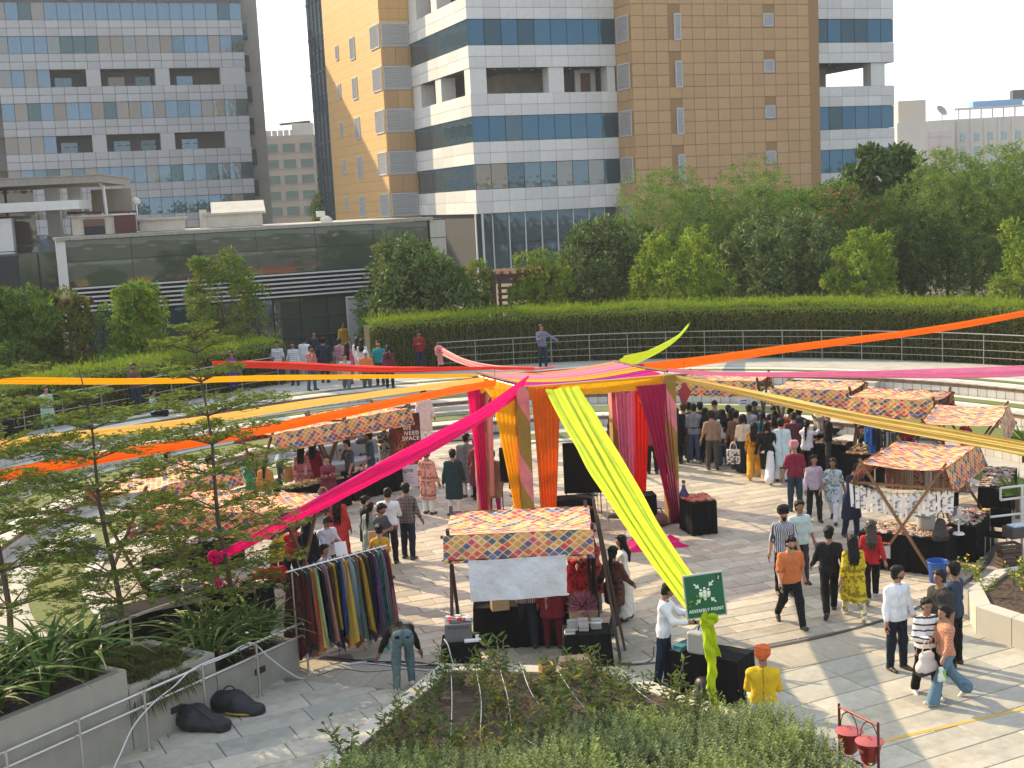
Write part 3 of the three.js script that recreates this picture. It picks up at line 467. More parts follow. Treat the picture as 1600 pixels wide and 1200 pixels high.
// crown of leaf bunches over lumpy boughs
function crownGeo(h, r, n, ll, lw, cols, { lumps = 14, y0 = .2, droop = 0, bunch = 7, squash = 1, lr = 1 } = {}) {
  const L = new Leaves(), B = [];
  for (let i = 0; i < lumps; i++) { const t = Math.pow((i + .5) / lumps, .9), y = y0 + (1 - y0) * t, env = Math.sin(Math.PI * Math.min(1, .16 + .84 * (1 - Math.abs(t - .42) * 1.15))) , a = i * 2.4 + R0(), rr = r * (.35 + .5 * R0()) * Math.max(.18, Math.sqrt(Math.max(0, 1 - Math.pow((t - .38) / .68, 2)))); B.push([V(Math.cos(a) * rr, h * y * .93, Math.sin(a) * rr * squash), r * lr * (.34 + .26 * R0()) * (1 - .32 * t)]); }
  const nb = Math.round(n / bunch);
  for (let i = 0; i < nb; i++) {
    const [c, br] = B[Math.floor(R0() * B.length)], d = rdir(.25), q = c.clone().addScaledVector(d, br * (.62 + .45 * Math.sqrt(R0())));
    const base = vary(cols[Math.floor(R0() * cols.length)], .22).map((q, i) => q / GREEN / [1, 1.04, .72][i]);
    for (let k = 0; k < bunch; k++) { const e = d.clone().multiplyScalar(.6).add(rdir(droop)).normalize(); L.add(q.clone().addScaledVector(rdir(), ll * .5), e, side(e), ll * rnd(.7, 1.25), lw * rnd(.8, 1.2), vary(base, .15)); }
  }
  return [L.geo(), B];
}
function limbs(h, r, B, tr, n = 7) { const g = [rod(V(0, -.1, 0), V(.05 * h * .1, h * .45, 0), tr, tr * .6, 8)]; for (let i = 0; i < Math.min(n, B.length); i++) { const b = B[i * Math.floor(B.length / n)][0], s = V(.02, h * (.18 + .22 * R0()), 0); g.push(rod(s, s.clone().lerp(b, .5).add(V(0, .04 * h, 0)), tr * .45, tr * .3, 5), rod(s.clone().lerp(b, .5).add(V(0, .04 * h, 0)), b, tr * .3, tr * .1, 5)); } return merge(g); }
function tree(name, label, px, py, hw, D, o) {
  const top = zp(px, py, -D), g0 = o.y ?? 1.2, h = top.y - g0, r = hw / FX * D * 1.22, t = thing(name, label, 'tree', V(top.x, g0, -D), R0() * 6.28, o.group);
  const [cg, B] = crownGeo(h, r, (o.n ?? 5000) * 1.35, o.ll ?? .22, o.lw ?? .08, o.cols, o);
  part(t, 'trunk', limbs(h, r, B, o.tr ?? .13, o.limbs ?? 7), o.bark ?? M.bark); part(t, 'crown', cg, o.mat ?? M.leaf); return t;
}
const C = { dark: [[.038, .064, .016], [.052, .083, .021], [.031, .052, .015]], mid: [[.060, .098, .022], [.075, .115, .026], [.050, .085, .022]], feather: [[.085, .122, .038], [.108, .145, .044], [.068, .100, .030]], bright: [[.105, .142, .022], [.132, .162, .028], [.08, .118, .02]], magno: [[.050, .074, .026], [.068, .096, .033], [.042, .065, .024], [.082, .100, .041]], olive: [[.085, .095, .03], [.11, .10, .035], [.065, .085, .025]], brown: [[.13, .085, .04], [.10, .085, .035]] };
const big = { ll: .30, lw: .11, cols: C.magno, mat: M.gloss, bunch: 9 };
tree('feathery_tree', 'tall grey-green feathery tree in front of the orange wall, left one of two', 1035, 268, 74, 70, { cols: C.feather, n: 11000, ll: .2, lw: .05, lumps: 22, bunch: 8 });
tree('feathery_tree', 'tall grey-green feathery tree in front of the orange wall, right one of two', 1172, 262, 80, 72, { cols: C.feather, n: 11000, ll: .2, lw: .05, lumps: 22, bunch: 8 });
tree('broadleaf_tree', 'dusty dark green tree beside the glass wall of the right tower', 930, 350, 72, 62, { ...big, n: 7000, lumps: 28, lr: .72 });
tree('bright_tree', 'yellow-green young tree with a bare forked trunk behind the lime cloth', 1062, 362, 70, 57.5, { cols: C.bright, n: 4200, ll: .24, lw: .1, lumps: 26, lr: .58, y0: .36, tr: .09, bark: M.barkL, bunch: 6 });
tree('dense_tree', 'dark dense tree behind the bright young tree in the middle', 1135, 356, 80, 65, { cols: C.dark, n: 9000, ll: .24, lw: .09, lumps: 18 });
tree('acacia_tree', 'bright green feathery tree top beside the right tower', 1245, 298, 48, 69, { cols: C.mid, n: 4500, ll: .22, lw: .06, lumps: 12 });
tree('broadleaf_tree', 'wide dull green tree left of the small yellow-green one', 1225, 345, 92, 61.5, { ...big, n: 9500, lumps: 30, lr: .72 });
tree('large_leaf_tree', 'tree with big dark leaves rising against the edge of the right tower', 1383, 222, 56, 71, { cols: C.dark, n: 3800, ll: .42, lw: .24, lumps: 20, lr: .66, y0: .42, mat: M.gloss, bunch: 6 });
tree('bright_tree', 'small yellow-green tree with two thin stems on the right above the hedge', 1352, 354, 50, 57, { cols: C.bright, n: 3000, ll: .22, lw: .1, lumps: 22, lr: .58, y0: .3, tr: .07, bark: M.barkL, bunch: 6 });
tree('dense_tree', 'deep green tree with reddish tips between the two towers of foliage', 1305, 300, 80, 67, { cols: [...C.mid, ...C.dark, C.brown[0]], n: 9000, ll: .24, lw: .08, lumps: 18 });
tree('dense_tree', 'very dark tree in the gap right of the small yellow-green one', 1425, 330, 66, 65, { cols: C.dark, n: 8000, ll: .24, lw: .08, lumps: 18 });
tree('feathery_tree', 'big pale green tree at the right, left half of the pair', 1480, 245, 82, 67, { cols: C.feather, n: 13000, ll: .22, lw: .06, lumps: 26, bunch: 8 });
tree('feathery_tree', 'big pale green tree at the right edge of the picture', 1572, 232, 76, 65, { cols: [...C.feather, C.mid[1]], n: 13000, ll: .22, lw: .06, lumps: 26, bunch: 8 });
tree('bright_tree', 'bright green tree cut by the right edge above the hedge', 1600, 345, 36, 57, { cols: C.bright, n: 2600, ll: .22, lw: .09, lumps: 11 });
tree('broadleaf_tree', 'glossy dark round tree left of the brown pergola', 640, 388, 74, 58, { ...big, n: 9500, lumps: 18, y0: .12 });
tree('slender_tree', 'olive green tree in front of the dark pavilion glass', 338, 392, 62, 54, { cols: [...C.olive, ...C.mid], n: 6500, ll: .2, lw: .07, lumps: 26, lr: .62, y0: .15 });
tree('bright_tree', 'light green bushy tree left of the olive one before the pavilion', 205, 440, 56, 51, { cols: [C.bright[2], C.bright[0], C.mid[1]], n: 5200, ll: .2, lw: .09, lumps: 22, lr: .65 });
tree('dense_tree', 'dark green tree at the left edge below the white panelled wall', 25, 455, 58, 50, { cols: [...C.dark, ...C.mid], n: 6500, ll: .24, lw: .09, lumps: 14, y0: .05 });
tree('feathery_tree', 'pale tree far away in the gap between the towers', 505, 300, 24, 150, { cols: C.feather, n: 3000, ll: .4, lw: .16, y: 0 });
for (const [px, py, hw, D] of [[985, 360, 70, 69], [1100, 300, 70, 75], [1215, 300, 70, 75], [1275, 300, 80, 73], [1390, 280, 80, 75], [1520, 270, 90, 74], [870, 415, 40, 66], [1640, 280, 80, 68]]) tree('backing_tree', 'dark green tree in the second row behind the hedge', px, py, hw, D, { cols: [...C.mid, C.dark[1], C.feather[2]], n: 6500, ll: .28, lw: .11, lumps: 14, y0: .05, group: 'dark trees in the second row' });
// pergolas grown over with vines
{
  const wm = std(lin(.105, .045, .028), .75, { map: T.wood });
  const perg = (label, px, py, D, w, h, turn, slats) => {
    const top = zp(px, py, -D), t = thing('pergola', label, 'pergola', V(top.x, 1.2, -D), turn), H2 = top.y - 1.2;
    for (const x of [-w / 2, w / 2]) for (const z of [-.8, .8]) for (const q of [-.12, .12]) part(t, 'post', bx(.12, H2, .12, x + q, H2 / 2, z), wm);
    for (const z of [-.95, .95]) part(t, 'beam', bx(w + .8, .2, .1, 0, H2 - .1, z), wm);
    for (let k = 0; k < slats; k++) part(t, 'slat', bx(.09, .15, 2.6, -w / 2 - .2 + (w + .4) * k / (slats - 1), H2 + .07, 0), wm);
    for (let k = 0; k < 5; k++) part(t, 'side_slat', bx(w, .11, .06, 0, H2 - .35 - .26 * k, .9), wm);
    return [t, H2];
  };
  const vine = (label, px, py, hw, D, h, cols, n) => { const p = zp(px, py, -D), t = thing('vine', label, 'climbing plant', V(p.x, 1.2, -D), 0), r = hw / FX * D; const [g, B] = crownGeo(p.y - 1.2, r, n, .18, .08, cols, { lumps: 16, y0: h, squash: .7 }); part(t, 'stem', limbs(p.y - 1.2, r, B, .05, 5), M.bark); part(t, 'foliage', g, M.leaf); };
  perg('brown timber pergola between the glossy tree and the dusty tree', 808, 425, 58.5, 2.3, 2.2, .25, 9); perg('brown timber pergola on the left under a vine', 97, 470, 52, 1.1, 2.2, .6, 6);
  vine('yellow-green vine over the left end of the middle pergola', 738, 408, 36, 57.6, .1, [C.bright[2], C.olive[1], C.mid[1]], 4200); vine('yellow-green vine over the right end of the middle pergola', 842, 392, 44, 57.8, .45, [C.bright[0], C.bright[2], C.olive[0]], 3800);
  vine('low bright shrub under the middle pergola', 812, 440, 26, 57.2, .1, [C.bright[2], C.mid[1]], 1800); vine('reddish green vine over the left pergola', 100, 452, 46, 51.2, .15, [...C.olive, C.mid[1], C.brown[1]], 4800);
}
// clipped bamboo hedges along the outer railing
function hedge(name, label, a0, a1, dr, w, h, n, seed) {
  R0 = rng(seed); const rf = a => RR(a) + dr; const t = thing(name, label, 'hedge', V(0, 0, 0)), L = new Leaves();
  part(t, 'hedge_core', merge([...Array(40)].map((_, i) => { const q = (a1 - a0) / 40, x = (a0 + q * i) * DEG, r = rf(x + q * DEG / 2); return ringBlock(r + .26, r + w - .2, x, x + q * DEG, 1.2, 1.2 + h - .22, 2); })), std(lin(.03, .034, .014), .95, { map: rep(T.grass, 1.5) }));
  for (let i = 0; i < n; i++) {
    const a = (a0 + (a1 - a0) * R0()) * DEG, s = R0(), lump = .10 * (fbm(a * 30, 3, 0, 3) - .5) * 2; let r, y, out; const r0 = rf(a);
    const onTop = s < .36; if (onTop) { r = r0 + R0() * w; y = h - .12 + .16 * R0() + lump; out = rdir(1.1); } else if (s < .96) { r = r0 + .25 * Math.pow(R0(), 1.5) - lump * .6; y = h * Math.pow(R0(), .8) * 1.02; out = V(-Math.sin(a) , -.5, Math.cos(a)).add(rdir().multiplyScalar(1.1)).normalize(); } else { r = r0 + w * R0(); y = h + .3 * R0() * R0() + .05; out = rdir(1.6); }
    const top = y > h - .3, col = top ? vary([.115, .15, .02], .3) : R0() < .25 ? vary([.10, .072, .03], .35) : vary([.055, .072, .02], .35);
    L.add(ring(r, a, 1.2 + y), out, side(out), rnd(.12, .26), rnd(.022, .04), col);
  }
  // thin pale canes showing through the face
  const cs = []; for (let i = 0; i < (a1 - a0) * 2.2; i++) { const a = (a0 + (a1 - a0) * R0()) * DEG, b = a + rnd(-.01, .01), r0 = rf(a); cs.push(rod(ring(r0 + .12, a, 1.2), ring(r0 + .16, b, 1.2 + h * rnd(.6, .95)), .012, .008, 4)); }
  part(t, 'cane', merge(cs), std(lin(.22, .17, .08), .7)).userData.kind = 'stuff';
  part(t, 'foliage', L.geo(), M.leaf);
}
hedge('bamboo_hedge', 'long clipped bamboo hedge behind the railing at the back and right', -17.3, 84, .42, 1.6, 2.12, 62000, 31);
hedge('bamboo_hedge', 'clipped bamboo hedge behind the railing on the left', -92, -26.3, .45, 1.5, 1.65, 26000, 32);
{ // bamboo shoots standing up over the back hedge
  for (const [px, py0, py1] of [[1287, 440, 470], [1296, 470, 500], [1372, 470, 500]]) { const a = zp(px, py1, -56.5), b = zp(px - 3, py0, -56.5), t = thing('bamboo_shoot', 'thin bamboo shoot standing up above the back hedge', 'bamboo', V(a.x, 1.22, a.z), 0, 'bamboo shoots above the hedge'), L = new Leaves(), h = b.y - 1.22; for (let i = 0; i < 40; i++) { const d = rdir(.2); L.add(V(b.x - a.x, h * (1 - .25 * R0() * R0()), 0), d, side(d), .2, .03, vary([.17, .19, .04])); } part(t, 'stem', rod(V(0, 0, 0), V(b.x - a.x, h, 0), .015, .008), M.barkL); part(t, 'foliage', L.geo(), M.leaf); }
}
// railings
function railing(label, pts, h, levels, postEvery = 1) {
  const t = thing('railing', label, 'railing'), up = y => p => V(p.x, p.y + y, p.z);
  levels.forEach((l, k) => part(t, k ? 'rail' : 'handrail', tube(pts.map(up(l)), k ? .014 : .024, pts.length * 2, 6), M.rail));
  for (let i = 0; i < pts.length; i += postEvery) { const p = pts[i], q = part(t, 'post', rod(p, up(h)(p), .021, .021, 7), M.rail); part(q, 'foot_plate', new THREE.CylinderGeometry(.055, .055, .015, 10).translate(p.x, p.y + .012, p.z), M.steel); }
  return t;
}
{ const P = []; for (let d = -10.5; d <= 84; d += 4.05) P.push(ring(22.05, d * DEG, 1.22)); railing('steel railing with four bars in front of the long back hedge', P, 1.1, [1.1, .86, .52, .25]); const Q = []; for (let d = -92; d <= -27; d += 4.3) Q.push(ring(RR(d * DEG) + .15, d * DEG, 1.22)); railing('steel railing in front of the left hedge', Q, 1.1, [1.1, .86, .52, .25]); }
// ---------- people ----------
// bodies are meshed from smooth-joined tapered bones by surface nets
function netMesh(bones, cell, k, clip, warp) {
  // bones: [a, b, ra, rb, zs] (zs: squash of depth)
  const lo = V(1e9, 1e9, 1e9), hi = V(-1e9, -1e9, -1e9);
  for (const [a, b, ra, rb] of bones) { const r = Math.max(ra, rb) + cell * 2.5; for (const p of [a, b]) { lo.min(V(p.x - r, p.y - r, p.z - r)); hi.max(V(p.x + r, p.y + r, p.z + r)); } }
  const nx = Math.ceil((hi.x - lo.x) / cell) + 1, ny = Math.ceil((hi.y - lo.y) / cell) + 1, nz = Math.ceil((hi.z - lo.z) / cell) + 1, N = nx * ny * nz, acc = new Float32Array(N), K = 1 / k;
  for (const [a, b, ra, rb] of bones) {
    const R = Math.max(ra, rb) + cell * 2.2 + k * 1.5, abx = b.x - a.x, aby = b.y - a.y, abz = b.z - a.z, l2 = abx * abx + aby * aby + abz * abz + 1e-9;
    const i0 = Math.max(0, Math.floor((Math.min(a.x, b.x) - R - lo.x) / cell)), i1 = Math.min(nx - 1, Math.ceil((Math.max(a.x, b.x) + R - lo.x) / cell)), j0 = Math.max(0, Math.floor((Math.min(a.y, b.y) - R - lo.y) / cell)), j1 = Math.min(ny - 1, Math.ceil((Math.max(a.y, b.y) + R - lo.y) / cell)), k0 = Math.max(0, Math.floor((Math.min(a.z, b.z) - R - lo.z) / cell)), k1 = Math.min(nz - 1, Math.ceil((Math.max(a.z, b.z) + R - lo.z) / cell));
    for (let z = k0; z <= k1; z++) for (let y = j0; y <= j1; y++) for (let x = i0; x <= i1; x++) {
      const px = lo.x + x * cell - a.x, py = lo.y + y * cell - a.y, pz = lo.z + z * cell - a.z; let t = (px * abx + py * aby + pz * abz) / l2; t = t < 0 ? 0 : t > 1 ? 1 : t;
      const dx = px - t * abx, dy = py - t * aby, dz = pz - t * abz, d = Math.sqrt(dx * dx + dy * dy + dz * dz) - (ra + (rb - ra) * t);
      acc[(z * ny + y) * nx + x] += Math.exp(-d * K);
    }
  }
  const F = new Float32Array(N);
  for (let z = 0, n = 0; z < nz; z++) for (let y = 0; y < ny; y++) for (let x = 0; x < nx; x++, n++) {
    let d = acc[n] > 0 ? -Math.log(acc[n]) * k : 9;
    if (d < .2 && (clip || warp)) { const X = lo.x + x * cell, Y = lo.y + y * cell, Z = lo.z + z * cell; if (warp) d += warp(X, Y, Z); if (clip) d = Math.max(d, clip(X, Y, Z)); }
    F[n] = d;
  }
  const vid = new Int32Array(N).fill(-1), pos = [], idx = [], off = [0, 1, nx, nx + 1, nx * ny, nx * ny + 1, nx * ny + nx, nx * ny + nx + 1];
  const E = [[0, 1], [2, 3], [4, 5], [6, 7], [0, 2], [1, 3], [4, 6], [5, 7], [0, 4], [1, 5], [2, 6], [3, 7]];
  for (let z = 0; z < nz - 1; z++) for (let y = 0; y < ny - 1; y++) for (let x = 0; x < nx - 1; x++) {
    const n = (z * ny + y) * nx + x; let m = 0; for (let q = 0; q < 8; q++) if (F[n + off[q]] < 0) m |= 1 << q; if (m === 0 || m === 255) continue;
    let sx = 0, sy = 0, sz = 0, c = 0;
    for (const [a, b] of E) { const fa = F[n + off[a]], fb = F[n + off[b]]; if ((fa < 0) === (fb < 0)) continue; const t = fa / (fa - fb); sx += (a & 1) + t * ((b & 1) - (a & 1)); sy += (a >> 1 & 1) + t * ((b >> 1 & 1) - (a >> 1 & 1)); sz += (a >> 2 & 1) + t * ((b >> 2 & 1) - (a >> 2 & 1)); c++; }
    vid[n] = pos.length / 3; pos.push(lo.x + (x + sx / c) * cell, lo.y + (y + sy / c) * cell, lo.z + (z + sz / c) * cell);
  }
  const quad = (a, b, c, d, f) => { if (a < 0 || b < 0 || c < 0 || d < 0) return; f ? idx.push(a, b, c, a, c, d) : idx.push(a, c, b, a, d, c); };
  for (let z = 1; z < nz - 1; z++) for (let y = 1; y < ny - 1; y++) for (let x = 1; x < nx - 1; x++) {
    const n = (z * ny + y) * nx + x, s = F[n] < 0;
    if (s !== F[n + 1] < 0) quad(vid[n - nx - nx * ny], vid[n - nx * ny], vid[n], vid[n - nx], s);
    if (s !== F[n + nx] < 0) quad(vid[n - 1 - nx * ny], vid[n - 1], vid[n], vid[n - nx * ny], s);
    if (s !== F[n + nx * ny] < 0) quad(vid[n - 1 - nx], vid[n - nx], vid[n], vid[n - 1], s);
  }
  const g = new THREE.BufferGeometry(); g.setAttribute('position', new THREE.Float32BufferAttribute(pos, 3)); g.setIndex(idx); g.computeVertexNormals();
  const uv = new Float32Array(pos.length / 3 * 2); for (let i = 0; i < uv.length / 2; i++) { uv[2 * i] = Math.atan2(pos[3 * i], pos[3 * i + 2]) * .17; uv[2 * i + 1] = pos[3 * i + 1]; } g.setAttribute('uv', new THREE.BufferAttribute(uv, 2));
  return g;
}
// cloth prints
const P = {
  plain: T.cloth,
  check: texture(64, (u, v) => { const a = (u * 4) % 1, b = (v * 4) % 1, k = (a < .22 ? .45 : 1) * (b < .22 ? .45 : 1), l = Math.abs(a - .6) < .04 || Math.abs(b - .6) < .04 ? .7 : 1; return [k * l, k * l, k * l]; }),
  stripeV: texture(64, (u) => { const a = (u * 8) % 1, k = a < .45 ? .12 : 1; return [k, k, k]; }),
  stripeH: texture(64, (u, v) => { const a = (v * 3 + .02 * Math.sin(u * 12.6)) % 1, k = a < .26 ? .05 : 1; return [k, k, k]; }),
  floral: texture(128, (u, v) => { const n = fbm(u * 9, v * 9, 9, 3), m = fbm(u * 14 + 5, v * 14, 14, 2); const k = n > .56 ? .42 : m > .6 ? 1.3 : 1; return [k, k * .95, k * .9]; }),
  print: texture(128, (u, v) => { const n = fbm(u * 12, v * 12, 12, 2); const k = n > .5 ? .1 : 1; return [k, k, k]; }),
  weave: texture(64, (u, v) => { const k = .8 + .2 * Math.sin(u * 50.3) * Math.sin(v * 25.1) + .1 * Math.sin(v * 37.7); return [k, k * .95, k * .9]; }),
};
for (const k of ['check', 'stripeV', 'stripeH', 'floral', 'print', 'weave']) P[k].repeat.set(k === 'floral' || k === 'print' ? 2.2 : 3.2, k === 'floral' || k === 'print' ? 2.2 : 3.2);
const mcache = {};
function clothM(c, pat = 'plain', rough = .85) { const key = c.join() + pat + rough; return mcache[key] ??= new THREE.MeshPhysicalMaterial({ color: lin(...c), roughness: rough, map: P[pat], bumpMap: P.fb ??= rep(T.fold, 2.2, 1.6), bumpScale: .013, specularIntensity: .35, side: THREE.DoubleSide }); }
const skinMat = new THREE.MeshPhysicalMaterial({ color: 0xffffff, vertexColors: true, roughness: .55 });
const hairMat = new THREE.MeshPhysicalMaterial({ color: lin(.006, .005, .0045), roughness: .6, specularIntensity: .45 });
const hairBrown = new THREE.MeshPhysicalMaterial({ color: lin(.035, .018, .010), roughness: .45 });
const SK = [[.40, .225, .14], [.33, .175, .105], [.26, .13, .075], [.44, .26, .17]];
// pose: joint angles in degrees. arm: [forward, outward, elbow, inward twist]; leg: [forward, knee, outward]
const POSES = {
  stand: { aL: [4, 13, 14, 0], aR: [2, 13, 12, 0], lL: [2, 2, 4], lR: [-1, 2, 4] },
  relaxed: { aL: [-4, 14, 22, 10], aR: [6, 14, 26, 10], lL: [5, 6, 5], lR: [-4, 3, 4] },
  walk: { aL: [-22, 14, 18, 0], aR: [20, 14, 26, 0], lL: [24, 8, 2], lR: [-20, 22, 2] },
  walk2: { aL: [18, 14, 26, 0], aR: [-20, 14, 16, 0], lL: [-20, 24, 2], lR: [24, 8, 2] },
  phone: { aL: [28, 6, 88, 32], aR: [30, 6, 86, 32], lL: [2, 2, 4], lR: [-2, 2, 4], head: [22, 0] },
  reach: { aL: [52, 8, 46, 12], aR: [44, 8, 54, 12], lL: [4, 4, 5], lR: [-6, 4, 5], lean: 12, head: [18, 0] },
  armsup: { aL: [86, 8, 18, 4], aR: [78, 8, 26, 4], lL: [2, 2, 4], lR: [-2, 2, 4] },
  face: { aL: [6, 9, 20, 0], aR: [42, 4, 128, 26], lL: [4, 4, 4], lR: [-6, 3, 4], head: [14, 0] },
  behind: { aL: [-26, 10, 62, 38], aR: [-26, 10, 60, 38], lL: [2, 2, 5], lR: [-2, 2, 5] },
  crossed: { aL: [30, 4, 98, 58], aR: [28, 4, 98, 58], lL: [4, 3, 3], lR: [-3, 3, 3] },
  hip: { aL: [-10, 34, 70, 20], aR: [4, 9, 14, 0], lL: [5, 4, 5], lR: [-3, 2, 4] },
  bag: { aL: [10, 10, 40, 10], aR: [4, 12, 96, 40], lL: [14, 5, 3], lR: [-10, 12, 3] },
  sit: { aL: [26, 8, 62, 22], aR: [24, 8, 64, 22], lL: [84, 84, 6], lR: [82, 86, 6], drop: .40 },
  squat: { aL: [40, 10, 50, 20], aR: [46, 10, 40, 20], lL: [76, 92, 10], lR: [80, 96, 10], drop: .42, lean: 16, head: [20, 0] },
  bend: { aL: [8, 24, 6, 0], aR: [14, 18, 8, 0], lL: [6, 22, 9], lR: [26, 30, 6], lean: 90, head: [30, 0], drop: .02 },
};
function person(label, px, py, turn, o) {
  const h = o.h ?? 1.7, s = h / 1.7, F = !!o.f, y0 = o.y ?? 0, p = o.at ?? gp(px, py, y0), pose = POSES[o.pose ?? 'stand'], cell = (o.cell ?? .026), jit = () => (R0() - .5) * 5;
  const t = thing('person', label, 'person', p, turn * DEG, o.group);
  const wide = o.wide ?? 1, skin = SK[o.skin ?? Math.floor(R0() * 3)];
  // trunk joints, before leaning
  const sh = (F ? .142 : .168) * wide, hipw = F ? .092 : .086, pel = V(0, .92 - (pose.drop ?? 0), 0), lean = (pose.lean ?? 0) + (o.lean ?? 0);
  const q = new THREE.Quaternion().setFromAxisAngle(V(1, 0, 0), lean * DEG), up = v => v.clone().applyQuaternion(q).add(pel);
  const waist = up(V(0, .17, .005)), chest = up(V(0, .36, .01)), neck0 = up(V(0, .475, -.005)), headPitch = (pose.head?.[0] ?? 0) + (o.nod ?? 0), headYaw = (o.look ?? 0) + (pose.head?.[1] ?? 0);
  const hq = q.clone().multiply(new THREE.Quaternion().setFromEuler(new THREE.Euler(headPitch * DEG, headYaw * DEG, 0, 'YXZ')));
  const neck1 = up(V(0, .555, .012)), headC = neck1.clone().add(V(0, .075, .018).applyQuaternion(hq));
  const arms = [], legs = [];
  for (const [k, sg] of [['aL', 1], ['aR', -1]]) {
    const [fw, out, el, tw] = (o[k] ?? pose[k]), S = up(V(sg * sh, .408, -.005)), a = (fw + jit()) * DEG, b = out * DEG;
    const qa = new THREE.Quaternion().setFromEuler(new THREE.Euler(-a + (lean > 40 ? 0 : 0), 0, sg * b, 'XYZ')); const base = lean > 40 ? new THREE.Quaternion() : q;
    const d1 = V(0, -1, 0).applyQuaternion(qa).applyQuaternion(base), E1 = S.clone().addScaledVector(d1, .285);
    const qe = new THREE.Quaternion().setFromAxisAngle(V(1, 0, 0), -(el + jit()) * DEG), qt = new THREE.Quaternion().setFromAxisAngle(V(0, 1, 0), -sg * tw * DEG);
    const d2 = V(0, -1, 0).applyQuaternion(qe).applyQuaternion(qt).applyQuaternion(qa).applyQuaternion(base), W1 = E1.clone().addScaledVector(d2, .25);
    arms.push({ S, E: E1, Wr: W1, d: d2, sg });
  }
  for (const [k, sg] of [['lL', 1], ['lR', -1]]) {
    const [fw, kn, out] = (o[k] ?? pose[k]), Hj = pel.clone().add(V(sg * hipw, -.02, 0)), a = (fw + jit() * .4) * DEG;
    const qa = new THREE.Quaternion().setFromEuler(new THREE.Euler(-a, 0, sg * out * DEG * .6, 'XYZ')), Kn = Hj.clone().addScaledVector(V(0, -1, 0).applyQuaternion(qa), .42);
    const qk = new THREE.Quaternion().setFromEuler(new THREE.Euler(-a + kn * DEG, 0, sg * out * DEG * .3, 'XYZ')), An = Kn.clone().addScaledVector(V(0, -1, 0).applyQuaternion(qk), .41);
    legs.push({ H: Hj, K: Kn, A: An, q: qk, sg });
  }
  // set the lowest ankle on the ground
  const low = Math.min(legs[0].A.y, legs[1].A.y), dy = .075 - low, sink = v => { v.y += dy; };
  const all = new Set([pel, waist, chest, neck0, neck1, headC]); for (const a of arms) { all.add(a.S); all.add(a.E); all.add(a.Wr); } for (const l of legs) { all.add(l.H); all.add(l.K); all.add(l.A); } all.forEach(sink);
  const tw = (F ? .070 : .078) * wide, cw = (F ? .064 : .088) * wide, ax = V(1, 0, 0);
  const at = (c, x, y = 0, z = 0) => c.clone().add(V(x, y, z));
  const trunk = (inf, wst = 0) => [[at(pel, tw, 0), at(waist, tw * .8, 0), .088 + inf, .078 + inf + wst], [at(pel, -tw, 0), at(waist, -tw * .8, 0), .088 + inf, .078 + inf + wst], [at(waist, tw * .8), at(chest, cw), .078 + inf + wst, .09 + inf], [at(waist, -tw * .8), at(chest, -cw), .078 + inf + wst, .09 + inf], [arms[0].S, at(neck0, 0, -.028), .05 + inf * .7, .052 + inf * .5], [arms[1].S, at(neck0, 0, -.028), .05 + inf * .7, .052 + inf * .5], [chest, at(neck0, 0, -.02), .10 + inf * .7, .056 + inf * .5]];
  const armB = (inf, sleeve) => arms.flatMap(a => { const g = [[a.S, sleeve >= .5 ? a.E : a.S.clone().lerp(a.E, sleeve * 2), .052 + inf, .043 + inf * 1.1 - (sleeve < .5 ? -.012 : 0)]]; if (sleeve > .5) g.push([a.E, a.E.clone().lerp(a.Wr, (sleeve - .5) * 2), .043 + inf * 1.1, .032 + inf]); return g; });
  const bones = [...trunk(-.004), [neck0, neck1, .054, .05], [neck1, headC, .05, .06]];
  for (const a of arms) bones.push([a.S, a.E, .048, .04], [a.E, a.Wr, .039, .027], [a.Wr, a.Wr.clone().addScaledVector(a.d, .05), .026, .03]);
  for (const l of legs) bones.push([l.H, l.K, .086, .058], [l.K, l.A, .056, .038]);
  const col = (g, c) => tint(g, c), body = netMesh(bones, cell, .016);
  const list = [col(body, skin)];
  // head with brow, nose, jaw, ears; features tinted
  {
    const g = new THREE.SphereGeometry(1, 22, 18), P0 = g.attributes.position, cc = new Float32Array(P0.count * 3);
    for (let i = 0; i < P0.count; i++) {
      let x = P0.getX(i), y = P0.getY(i), z = P0.getZ(i); const f = Math.max(0, z), jaw = y < 0 ? 1 - .28 * y * y - .12 * -y : 1; let X = x * .073 * jaw, Y = y * .112, Z = z * .094 * (y < -.3 && z < 0 ? .86 : 1) + (y < -.35 && z > 0 ? .006 : 0);
      const n = Math.exp(-(x * x) / .022 - (y + .10) * (y + .10) / .06) * f; Z += n * .024; const ey = Math.exp(-Math.pow(Math.abs(x) - .38, 2) / .03 - Math.pow(y - .04, 2) / .014) * f; Z -= ey * .007; if (Math.abs(x) > .93 && Math.abs(y) < .22 && z > -.35) X *= 1.14;
      P0.setXYZ(i, X, Y, Z); let c = skin; const e2 = Math.exp(-Math.pow(Math.abs(x) - .38, 2) / .018 - Math.pow(y - .05, 2) / .006) * (z > .4 ? 1 : 0), br = Math.exp(-Math.pow(Math.abs(x) - .36, 2) / .022 - Math.pow(y - .26, 2) / .004) * (z > .4 ? 1 : 0), lp = Math.exp(-x * x / .05 - Math.pow(y + .44, 2) / .006) * (z > .4 ? 1 : 0), bd = o.beard ? Math.min(1, Math.max(0, (-.22 - y) * 5)) * (z > -.2 ? 1 : 0) * (1 - lp * .6) : 0;
      let k = 1 - .68 * Math.max(e2, br); let rr = skin[0] * k, gg = skin[1] * k * (1 - .35 * lp), bb = skin[2] * k * (1 - .2 * lp); rr = rr * (1 - bd) + .02 * bd; gg = gg * (1 - bd) + .014 * bd; bb = bb * (1 - bd) + .011 * bd; cc.set([rr, gg, bb], 3 * i);
    }
